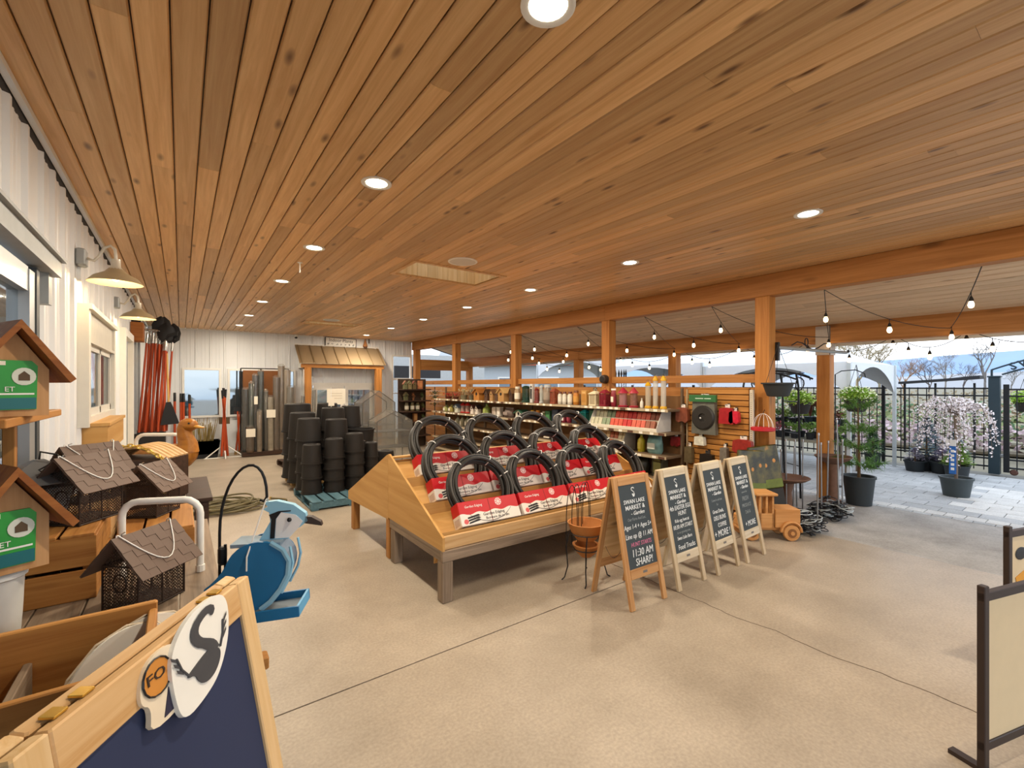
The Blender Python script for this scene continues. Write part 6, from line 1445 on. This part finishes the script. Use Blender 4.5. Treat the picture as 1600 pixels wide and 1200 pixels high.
def archz(y, z0): return z0 + .38 * (1 - (y / 1.6) ** 2) * .95
MB().tube([(0, 1.64 - .164 * i, archz(1.64 - .164 * i, .14)) for i in range(21)], .018, 6).build('upper_bar', GRN, ar); MB().tube([(0, 1.5 - .15 * i, archz(1.5 - .15 * i, .0) - .02) for i in range(21)], .018, 6).build('lower_bar', GRN, ar); MB().tube([(0, 1.64, 0), (0, 1.64, .13)], .018, 6).build('end_bar', GRN, ar)
yy = 1.35
for ch_ in 'SWAN LAKE':
    if ch_ != ' ':
        sl_ = math.atan(-.38 * .95 * 2 * yy / 2.56)
        text('letter', ch_, .19, GRN, ar, (-.02, yy, archz(yy, .075)), (R(90), -sl_ * -1 if False else sl_, R(-90)), ext=.012, bold=.006)
    yy -= .17 if ch_ != 'W' else .2
# ------------------------------------------------------------------ shade tents
TC = plain('dfe3e8', .7, var=.02); TU = plain('8d9296', .8)
def tent(x0, x1, y0, y1, ze, zp, label, grp='white shade tents in the yard'):
    t = thing('shade_tent', label, 'tent', (x0, y0, 0), group=grp); W, L = x1 - x0, y1 - y0; n = 14
    m = MB(); vs = []
    for i in range(n + 1):
        for j in range(n + 1):
            u, v = i / n, j / n; d = max(abs(u - .5), abs(v - .5)) * 2
            vs.append((u * W, v * L, ze + (zp - ze) * (1 - d) ** 1.25))
    m.add(vs, [(i*(n+1)+j, (i+1)*(n+1)+j, (i+1)*(n+1)+j+1, i*(n+1)+j+1) for i in range(n) for j in range(n)]); m.build('canopy', TC, t, True)
    for a, b in (((0, 0), (W, 0)), ((W, 0), (W, L)), ((W, L), (0, L)), ((0, L), (0, 0))):
        vl = []
        for i in range(13):
            q = i / 12; x, y = a[0] + (b[0] - a[0]) * q, a[1] + (b[1] - a[1]) * q
            vl.append((x, y, ze)); vl.append((x, y, ze - .62 + .55 * math.sin(PI * q) ** .7))
        MB().add(vl, [(2*i, 2*i+1, 2*i+3, 2*i+2) for i in range(12)]).build('valance', TC, t, True)
    for x, y in ((0, 0), (W, 0), (W, L), (0, L)): MB().b2((x - .03, y - .03, 0), (x + .03, y + .03, ze)).build('leg', plain('c9d0d4', .4, .2), t)
tent(9.9, 12.6, 3.05, 5.9, 2.2, 2.95, 'white arched shade tent nearest the conifers')
tent(9.9, 12.6, 5.95, 8.9, 2.3, 3.5, 'larger white shade tent behind the slatwall bay')
tent(11.5, 15, 10, 14, 2.7, 4.4, 'far white shade tent behind the red feeders')
# ------------------------------------------------------------------ plants in pots
def nursery_pot(t, r, h, c='23282b'):
    MB().lathe([(r * .78, 0), (r * .98, h - .03), (r * 1.05, h - .03), (r * 1.06, h), (r * .95, h), (r * .9, h - .04), (.02, h - .05)], 22).build('pot', plain(c, .55), t, True)
    MB().lathe([(r * .92, h - .06), (r * .5, h - .04), (.01, h - .035)], 16).build('soil', plain('4a3626', .95), t)
def conifer(loc, h, r, c, label, pr=.16, ph=.28, seed=0, n=1100, size=.06):
    t = thing('potted_conifer', label, 'potted conifer', loc, group='potted conifers along the fence'); nursery_pot(t, pr, ph)
    r_ = random.Random(seed); m = MB()
    for i in range(n):
        q = r_.random() ** .8; z = ph + h * q; rr = r * (1 - q) ** .8 * (.45 + .55 * r_.random()); a = r_.uniform(0, 6.283)
        d = Vector((math.cos(a), math.sin(a), r_.uniform(.0, .6))).normalized(); p = Vector((rr * math.cos(a), rr * math.sin(a), z)); b = d.cross(Vector((0, 0, 1))).normalized()
        s = size * r_.uniform(.7, 1.4); m.add([p - d * s * .5, p + b * s * .34, p + d * s * .6, p - b * s * .34], [(0,1,2,3)])
    o = m.build('foliage', plain(c, .75, var=.35, scale=5), t); o['kind'] = 'stuff'
    MB().tube([(0, 0, ph - .04), (0, 0, ph + h * .85)], [.02, .006], 6).build('trunk', plain('5a4632', .9), t)
conifer((12.5, 2.5, 0), .85, .36, '6f8790', 'blue-grey spruce in a black pot, left of the weeping cherry', .18, .3, 1)
conifer((12.6, 2.1, 0), .55, .3, '7d939a', 'pale blue spruce in a black pot behind the green shrubs', .17, .26, 2)
conifer((12.05, 1.95, 0), .42, .25, '7fa03c', 'bright green shrub in a black pot beside the cherry', .17, .26, 3, size=.05)
conifer((12.3, 2.22, 0), .3, .26, 'b7a6c4', 'pale lilac heather in a black pot by the fence', .2, .24, 4, 700, .035)
conifer((12.2, 2.62, 0), .26, .22, 'b9b0c0', 'greyish heather in a black pot at the left end by the fence', .18, .22, 5, 600, .035)
conifer((11.7, 1.92, 0), .36, .25, '8fb043', 'yellow-green shrub in the frontmost pot of the fence row', .18, .27, 6, size=.05)
conifer((12.1, 3.3, 0), .55, .24, '3f6b3a', 'dark green shrub in a black pot beside the tent leg', .15, .3, 7, size=.05)
# long needled pine by the outer post
pn2 = thing('potted_pine', 'long needled pine in a tall black pot beside the outer post', 'potted pine', (8.12, 2.38, 0)); nursery_pot(pn2, .2, .42, '2d3336')
r_ = random.Random(11); MB().tube([(0, 0, .38), (.01, 0, .8), (-.01, .01, 1.5)], [.022, .018, .008], 7).build('trunk', plain('6a5236', .9), pn2, True)
m = MB()
for zc, rad, k in ((.6, .34, 13), (.85, .28, 9), (1.1, .26, 9), (1.45, .2, 9)):
    for i in range(k):
        a = 2*PI*i/k + r_.random(); e = Vector((rad * math.cos(a), rad * math.sin(a), zc + r_.uniform(-.02, .12))); s0 = Vector((0, 0, zc - .05))
        for q in range(60):
            f = .25 + .75 * r_.random(); p = s0.lerp(e, f); d = Vector((r_.gauss(0,1) + math.cos(a), r_.gauss(0,1) + math.sin(a), r_.gauss(0,.8) + .3)).normalized() * r_.uniform(.07, .12); b = d.cross(Vector((r_.random(), r_.random(), 1))).normalized() * .006
            m.add([p - b, p + b, p + d], [(0,1,2)])
o = m.build('needles', plain('6d9a4a', .7, var=.4, scale=8), pn2); o['kind'] = 'stuff'
# weeping white cherry
wc = thing('weeping_cherry', 'weeping cherry with white blossom in a black pot with blue tag', 'cherry tree', (10.12 * .985, 1.64, 0))
nursery_pot(wc, .2, .3, '3a4346')
MB().tube([(0, 0, .25), (.01, 0, .8), (0, .01, 1.28)], [.022, .02, .022], 8).build('trunk', plain('7d6c5c', .9), wc, True)
br = MB(); bl = MB(); r_ = random.Random(21)
for i in range(34):
    a = r_.uniform(0, 6.28); rr = r_.uniform(.2, .62); up_ = r_.uniform(.12, .34); dn = r_.uniform(.3, .95)
    pts = []
    for q in range(11):
        f = q / 10; x = rr * (1 - (1 - f) ** 2); z = 1.28 + up_ * math.sin(min(1, f * 2) * PI / 2) - dn * max(0, f - .35) ** 1.3 / .57
        pts.append(Vector((x * math.cos(a), x * math.sin(a), max(.35, z))))
    br.tube(pts, [.006 - .0004 * q for q in range(11)], 4)
    for p, p2 in zip(pts[2:-1], pts[3:]):
        for _ in range(7):
            c = p.lerp(p2, r_.random()) + Vector((r_.gauss(0, .022), r_.gauss(0, .022), r_.gauss(0, .02))); d = Vector((r_.gauss(0,1), r_.gauss(0,1), r_.gauss(0,1))).normalized(); b = d.orthogonal().normalized(); c2 = d.cross(b); s = r_.uniform(.012, .022)
            bl.add([c + b * s, c + c2 * s, c - b * s, c - c2 * s], [(0,1,2,3)])
br.build('branches', plain('6b5a4c', .9), wc)['kind'] = 'stuff'; bl.build('blossom', plain('efe6e8', .8, var=.06), wc)['kind'] = 'stuff'
MB().b2((-.13, -.02, .36), (-.115, .06, .8)).build('blue_tag', plain('2a6ab8', .5), wc); MB().b2((-.132, -.02, .8), (-.116, .1, .9)).build('white_tag', M['white'], wc)
for i in range(5): MB().b2((-.1315, .0, .42 + i * .07), (-.13, .04, .46 + i * .07)).build('tag_print', M['white'], wc)
# ------------------------------------------------------------------ hanging baskets, bracket, arbor, birdbaths
hb = thing('empty_hanging_pot', 'empty black hanging pot beside the nearest timber post', 'hanging pot', (5.88, 2.54, 1.62))
MB().lathe([(.1, 0), (.12, .01), (.16, .13), (.165, .15), (.185, .152), (.185, .17), (.16, .17), (.1, .03)], 24).build('pot', plain('2c2f31', .55), hb, True)
for a in (30, 150, 270): MB().tube([(.16 * math.cos(R(a)), .16 * math.sin(R(a)), .16), (0, 0, .63)], .003, 4).build('hanger', M['iron'], hb)
bkt = thing('plant_bracket', 'long grey steel plant bracket fixed to the nearest timber post', 'bracket', (XB + .19, 2.72, 2.2))
MB().b2((-.02, -.02, -.12), (.03, .14, .12)).build('wall_plate', M['iron'], bkt); MB().tube([(.02, -.0, .06), (-.4, -.18, .05)], .008, 6).build('short_arm', M['iron'], bkt); MB().tube([(0, 0, .05), (1.3, -.35, .02)], .022, 8).build('arm', M['galv'], bkt, True)
sc2 = [(.25 + .1 * i, -.07 - .027 * i, .09 + .05 * math.sin(i * 1.2)) for i in range(8)]; MB().tube(sc2, .008, 5).tube([(.5 + .05 * math.cos(2*PI*i/12), -.15, .14 + .05 * math.sin(2*PI*i/12)) for i in range(12)], .007, 5, closed=True).build('scroll', M['iron'], bkt); MB().tube([(1.3, -.35, .02), (1.34, -.36, .03), (1.35, -.365, .06)], .014, 6).build('hook_end', M['iron'], bkt)
def hang_flowers(loc, r, label, top, seed, fc='e9edc8'):
    t = thing('flowering_basket', label, 'hanging basket', loc, group='flowering baskets hanging outside'); r_ = random.Random(seed)
    MB().lathe([(r * .55, -.2), (r * .7, -.17), (r * .9, 0), (r * .95, .02), (r * .8, .02)], 20).build('pot', plain('332e2b', .6), t, True)
    MB().leaves((0, 0, .08), (r * 1.35, r * 1.35, .14), 700, .06, r_, shell=.3).build('foliage', plain('8fb53a', .7, var=.35, scale=6), t)['kind'] = 'stuff'
    MB().leaves((0, 0, .1), (r * 1.4, r * 1.4, .16), 220, .05, r_, shell=.85).build('flowers', plain(fc, .7, var=.05), t)['kind'] = 'stuff'
    for a in (0, 120, 240): MB().tube([(r * .8 * math.cos(R(a)), r * .8 * math.sin(R(a)), .02), (0, 0, top)], .004, 4).build('wire', M['iron'], t)
p = od(1338, 640, 7.9); hang_flowers((p.x, p.y, 1.5), .2, 'hanging basket of white flowers right of the outer post', .62, 1)
p = od(1250, 642, 8.6); hang_flowers((p.x, p.y, 1.42), .2, 'hanging basket of lime foliage seen under the black arbor', .6, 2, 'cfe08a')
p = od(1600, 637, 9.6); hang_flowers((p.x, p.y, 1.4), .16, 'hanging basket of green leaves at the right edge', .5, 3, 'a8c84a')
ab = thing('iron_arbor', 'black iron arbor with scrolled top behind the nearest post', 'arbor', (7.6, 3.4, 0), R(-35))
for x in (-.36, .36):
    for y in (-.2, .2): MB().tube([(x, y, 0), (x * .9, y, 1.75), (x * .8, y, 1.95)], .016, 7).build('post', M['iron'], ab)
for y in (-.2, .2): MB().tube([(-.55 + .11 * i, y, 1.86 + .12 * math.sin(PI * i / 10)) for i in range(11)], .014, 6).build('top_arch', M['iron'], ab)
for i in range(6): MB().tube([(-.4 + .16 * i, -.22, 1.95), (-.4 + .16 * i, .22, 1.95)], .008, 5).build('top_slat', M['iron'], ab)
for s in (-1, 1): MB().tube([(s * (.33 + .1 * math.sin(R(a)) * (1 - a / 500)), -.2, 1.78 + .1 * math.cos(R(a))) for a in range(0, 330, 30)], .01, 5).build('scroll', M['iron'], ab)
for z in (.5, 1.0, 1.5):
    for s in (-1, 1): MB().tube([(s * .34, -.2, z), (s * .34, .2, z)], .008, 5).build('side_rung', M['iron'], ab)
def pole_hook(px, py, t_, ln_, label):
    p = od(px, py, t_); t = thing('crook_pole', label, 'plant pole', (p.x, p.y, 0)); h = p.z
    MB().tube([(0, 0, 0), (0, 0, h), (.1, -.06, h + .06), (.3, -.2, h + .08), (.42, -.3, h + .02), (.43, -.31, h - .05)], .01, 6).build('crook', M['iron'], t); MB().lathe([(.1, 0), (.1, .015)], 12).build('base_plate', M['iron'], t)
pole_hook(1305, 585, 7.9, 0, 'black crook pole holding the basket right of the outer post')
pole_hook(1222, 590, 8.5, 0, 'black crook pole holding the lime basket behind the arbor')
def birdbath(x, y, label, h=.62, r=.24):
    t = thing('birdbath', label, 'birdbath', (x, y, 0)); c = plain('7a5a48', .8, var=.2)
    MB().lathe([(.14, 0), (.13, .03), (.07, .08), (.06, h * .6), (.09, h * .85)], 18).build('pedestal', c, t, True); MB().lathe([(.07, h * .84), (r * .8, h * .93), (r, h), (r * .97, h + .01), (r * .7, h * .95), (.02, h * .9)], 24).build('bowl', c, t, True)
birdbath(7.85, 2.62, 'brown stone birdbath in front of the outer post', .7); birdbath(6.7, 2.78, 'grey stone birdbath table behind the steel stakes', .5, .28)
# ------------------------------------------------------------------ plant tables under the tents and beyond the fence
def plant_table(x, y, L, z, label, seed, cols, rz=0.0, w=.7):
    t = thing('plant_table', label, 'plant table', (x, y, 0), rz, group='plant tables in the yard'); r_ = random.Random(seed)
    MB().b2((-w/2, -L/2, z - .05), (w/2, L/2, z)).build('top', plain('8a8474', .8), t)
    for sx in (-1, 1):
        for sy in (-1, 1): MB().b2((sx * (w/2 - .05) - .03, sy * (L/2 - .05) - .03, 0), (sx * (w/2 - .05) + .03, sy * (L/2 - .05) + .03, z - .05)).build('leg', plain('6a5f50', .8), t)
    n = int(L / .3)
    for i in range(n):
        for q in (-.17, .17):
            c = cols[r_.randrange(len(cols))]; yy_ = -L/2 + .15 + i * .3
            P = thing('nursery_plant', 'small potted plant on %s, %s pair from its near end, %s side' % (label.split(' behind')[0].split(' under')[0].split(' beyond')[0], ORD[i], 'left' if q < 0 else 'right'), 'potted plant', (x + (q * math.cos(rz) - yy_ * math.sin(rz)), y + (q * math.sin(rz) + yy_ * math.cos(rz)), z), 0, 'potted plants on the yard tables')
            obj('pot', SP, P); MB().leaves((0, 0, .25), (.13, .13, .13), 70, .07, r_, shell=.2).build('leaves', plain(c, .7, var=.3), P)['kind'] = 'stuff'
SP = MB().lathe([(.06, 0), (.085, .13), (.09, .14), (.07, .14)], 12).mesh('pot', plain('26282c', .6), True)
plant_table(10.9, 4.2, 1.9, .62, 'the weathered table under the nearest tent', 1, ['c98a9a', '7a9a4a', '6a8a3a', 'b5646a'])
plant_table(10.6, 6.6, 2.0, .8, 'the grey table under the larger tent', 2, ['8fb043', 'c9d0b0', 'a05a6a', '6a8a4a'])
plant_table(11.9, 4.6, 1.8, .85, 'the high table under the nearest tent back', 3, ['7a4a3a', '5a7a3a', '9ab04a'])
for i, (px, py) in enumerate(((1345, 668), (1368, 668))):
    p = od(px, py, 9.4); t = thing('grass_pot', 'dark pot of reddish grass on the tent table, %s of two' % ORD[i], 'potted grass', (11.3, p.y + .9, .85), group='reddish grasses under the tent'); MB().lathe([(.08, 0), (.12, .2), (.125, .22), (.1, .22)], 14).build('pot', plain('24303a', .5), t, True)
    m = MB(); r_ = random.Random(i)
    for q in range(70): a = r_.uniform(0, 6.28); e = r_.uniform(.05, .2); m.tube([(0, 0, .2), (e * .4 * math.cos(a), e * .4 * math.sin(a), .45), (e * math.cos(a), e * math.sin(a), r_.uniform(.5, .75))], .004, 3)
    m.build('blades', plain('7a4a3a', .8, var=.3), t)['kind'] = 'stuff'
# tiered nursery benches beyond the gate
nb_ = thing('tiered_bench', 'tiered black nursery bench of small plants beyond the gate', 'nursery bench', (15.6, -.6, 0))
r_ = random.Random(31)
for q, z in enumerate((.3, .62, .94, 1.26)):
    MB().b2((-.3 + q * .2, -3.4, z - .1), (.1 + q * .2, 2.0, z)).build('tier', plain('22262a', .6), nb_)
    m = MB()
    for i in range(420): c = Vector((-.1 + q * .2 + r_.uniform(-.15, .15), r_.uniform(-3.3, 1.9), z + r_.uniform(.0, .14))); m.leaves(c, (.03, .03, .03), 1, .08, r_)
    m.build('seedlings', plain(['7d8a4a', '8f9a5a', '93925f', '9aa06a'][q], .8, var=.3), nb_)['kind'] = 'stuff'
for y in (-3.3, -1.3, .6, 1.9):
    MB().b2((-.25, y, 0), (.75, y + .06, .2)).build('support', plain('33363a', .6), nb_)
def hedge(x0, x1, y, z, n, c, label, d=.6):
    t = thing('nursery_row', label, 'plant row', (x0, y, 0), group='rows of nursery stock beyond the fence'); r_ = random.Random(int(y * 10) % 97); m = MB()
    for i in range(n): m.leaves((r_.uniform(-d, d), r_.uniform(x0, x1) - y, z * r_.uniform(.1, 1)), (.1, .1, .1), 1, .22, r_)
    m.build('foliage', plain(c, .8, var=.35, scale=1.5), t)['kind'] = 'stuff'
for (x, y0, y1, z, c, lb) in ((17, -4, 9, .7, 'cdb8bd', 'row of pale pink blossom beyond the fence'), (19.5, -6, 12, .9, '8f9a6a', 'row of grey green shrubs beyond the fence'), (23, -8, 16, 1.2, '5f7f5a', 'row of dark green shrubs beyond the fence'), (27, -9, 20, 1.0, 'b9a58a', 'row of straw coloured shrubs beyond the fence'), (33, -9, 24, 1.5, 'a89a80', 'row of brown brush far beyond the fence')):
    t = thing('nursery_row', lb, 'plant row', (x, 0, 0), group='rows of nursery stock beyond the fence'); r_ = random.Random(x if isinstance(x, int) else 7)
    m = MB()
    for i in range(int((y1 - y0) * 90)): m.leaves((r_.gauss(0, .25), r_.uniform(y0, y1), z * r_.uniform(.05, 1)), (.05, .05, .05), 1, .2, r_)
    m.build('foliage', plain(c, .85, var=.3, scale=1.2), t)['kind'] = 'stuff'; MB().b2((-.4, y0, 0), (.4, y1, .06)).build('bed', plain('6d6350', .9), t)
# black shade cloth roll over the fence
sd = thing('shade_cloth', 'black shade cloth rolled along a frame behind the fence', 'shade cloth', (15.2, 2.0, 1.8)); MB().prism([(0, .12), (1.5, .0), (1.5, .06), (.6, .13), (0, .2)], .5, lambda u, v, w: (w, u + .1, v)).build('cloth', plain('2b2b2e', .7), sd); 
for y in (.2, .9, 1.5): MB().b2((.22, y, -1.8), (.26, y + .04, .02)).build('stand', M['iron'], sd)
# ------------------------------------------------------------------ bare trees and hills
def tree(x, y, h, c, label, seed, spread=.55, depth=6):
    t = thing('bare_tree', label, 'tree', (x, y, 0), group='bare trees beyond the nursery'); r_ = random.Random(seed); tr1 = MB(); tw = MB()
    def grow(p, d, L, r, k):
        e = p + d * L
        if k >= depth - 2: tr1.tube([p, p.lerp(e, .5) + Vector((r_.gauss(0, .02), r_.gauss(0, .02), 0)) * L, e], [r, r * .85, r * .7], 5)
        else: tw.tube([p, e], [r, r * .6], 3)
        if k == 0: return
        for _ in range(3 if k > 1 else 4):
            nd = (d + Vector((r_.gauss(0, spread), r_.gauss(0, spread), r_.gauss(.12, .3)))).normalized(); grow(p.lerp(e, r_.uniform(.55, 1)), nd, L * r_.uniform(.62, .82), r * .6, k - 1)
    grow(Vector((0, 0, -.1)), Vector((0, 0, 1)), h * .34, h * .016, depth)
    tr1.build('trunk', plain(c, .95, var=.2), t); tw.build('twigs', plain(c, .95, var=.2), t)['kind'] = 'stuff'
specs = [(1340, 40, 8.2, '9a8a6a', 'golden bare tree behind the nearest tent'), (1375, 48, 9.5, '8f8672', 'pale bare tree right of the tent peak'), (1320, 52, 10, 'a39468', 'straw coloured bare willow behind the post'), (1412, 55, 6, '9c7a5a', 'low russet bare tree above the fence'), (1452, 60, 6.2, '5f5552', 'dark round bare tree above the weeping cherry'), (1478, 70, 8, '8d8680', 'thin grey bare tree behind the cherry'), (1505, 66, 6, '6a6262', 'small dark bare tree left of the gate arch'), (1540, 85, 13, '7a7674', 'tall bare tree over the hills by the gate arch'), (1580, 75, 6, '84807a', 'grey bare tree behind the gate arch')]
for i, (px, tt, h, c, lb) in enumerate(specs):
    p = od(px, 603, tt); tree(p.x, p.y, h, c, lb, 40 + i, .5, 6 if i < 6 else 5)
def ridge(r, a0, a1, hts, c, label):
    m = MB(); n = 60; vs = []; r_ = random.Random(int(r))
    for i in range(n + 1):
        a = R(a0 + (a1 - a0) * i / n); f = i / n; h = hts[0] + (hts[1] - hts[0]) * f + hts[2] * (math.sin(f * 9 + 1) * .5 + math.sin(f * 23) * .25 + math.sin(f * 51) * .08)
        for rr, hh in ((r * .86, -2), (r * .93, h * .55), (r, h), (r * 1.1, h * .6)): vs.append((rr * math.sin(a), rr * math.cos(a), hh))
    m.add(vs, [(4*i+j, 4*(i+1)+j, 4*(i+1)+j+1, 4*i+j+1) for i in range(n) for j in range(3)])
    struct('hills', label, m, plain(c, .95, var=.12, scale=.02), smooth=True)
ridge(650, 40, 115, (33, 36, 6), '8ca5c4', 'blue hazy mountain ridge along the horizon')  # distance haze is put into the ridge's blue base colour
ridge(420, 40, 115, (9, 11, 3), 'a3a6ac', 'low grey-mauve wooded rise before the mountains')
# far grey barn with red eave
bn2 = thing('far_barn', 'grey far building with an orange-red eave behind the bays', 'building', (21, 25, 0), R(-35))
MB().b2((-7, 0, 0), (5, 6, 3.4)).build('wall', plain('b9c0c6', .7), bn2); MB().prism([(-.6, 3.3), (3, 4.8), (6.6, 3.3), (6.6, 3.5), (3, 5.0), (-.6, 3.5)], 13, lambda u, v, w: (w - 7.5, u, v)).build('roof', plain('a0a6ab', .6), bn2); MB().b2((-7.5, -.7, 3.2), (5.5, -.6, 3.5)).build('eave_strip', plain('c4583a', .6), bn2)
for i in range(4):
    wn_ = MB().b2((-6 + i * 2.8, -.05, 1.2), (-4.4 + i * 2.8, .0, 2.4)).build('window', M['white'], bn2); MB().b2((-5.9 + i * 2.8, -.07, 1.3), (-4.5 + i * 2.8, -.05, 2.3)).build('pane', plain('7d8a94', .2), wn_)
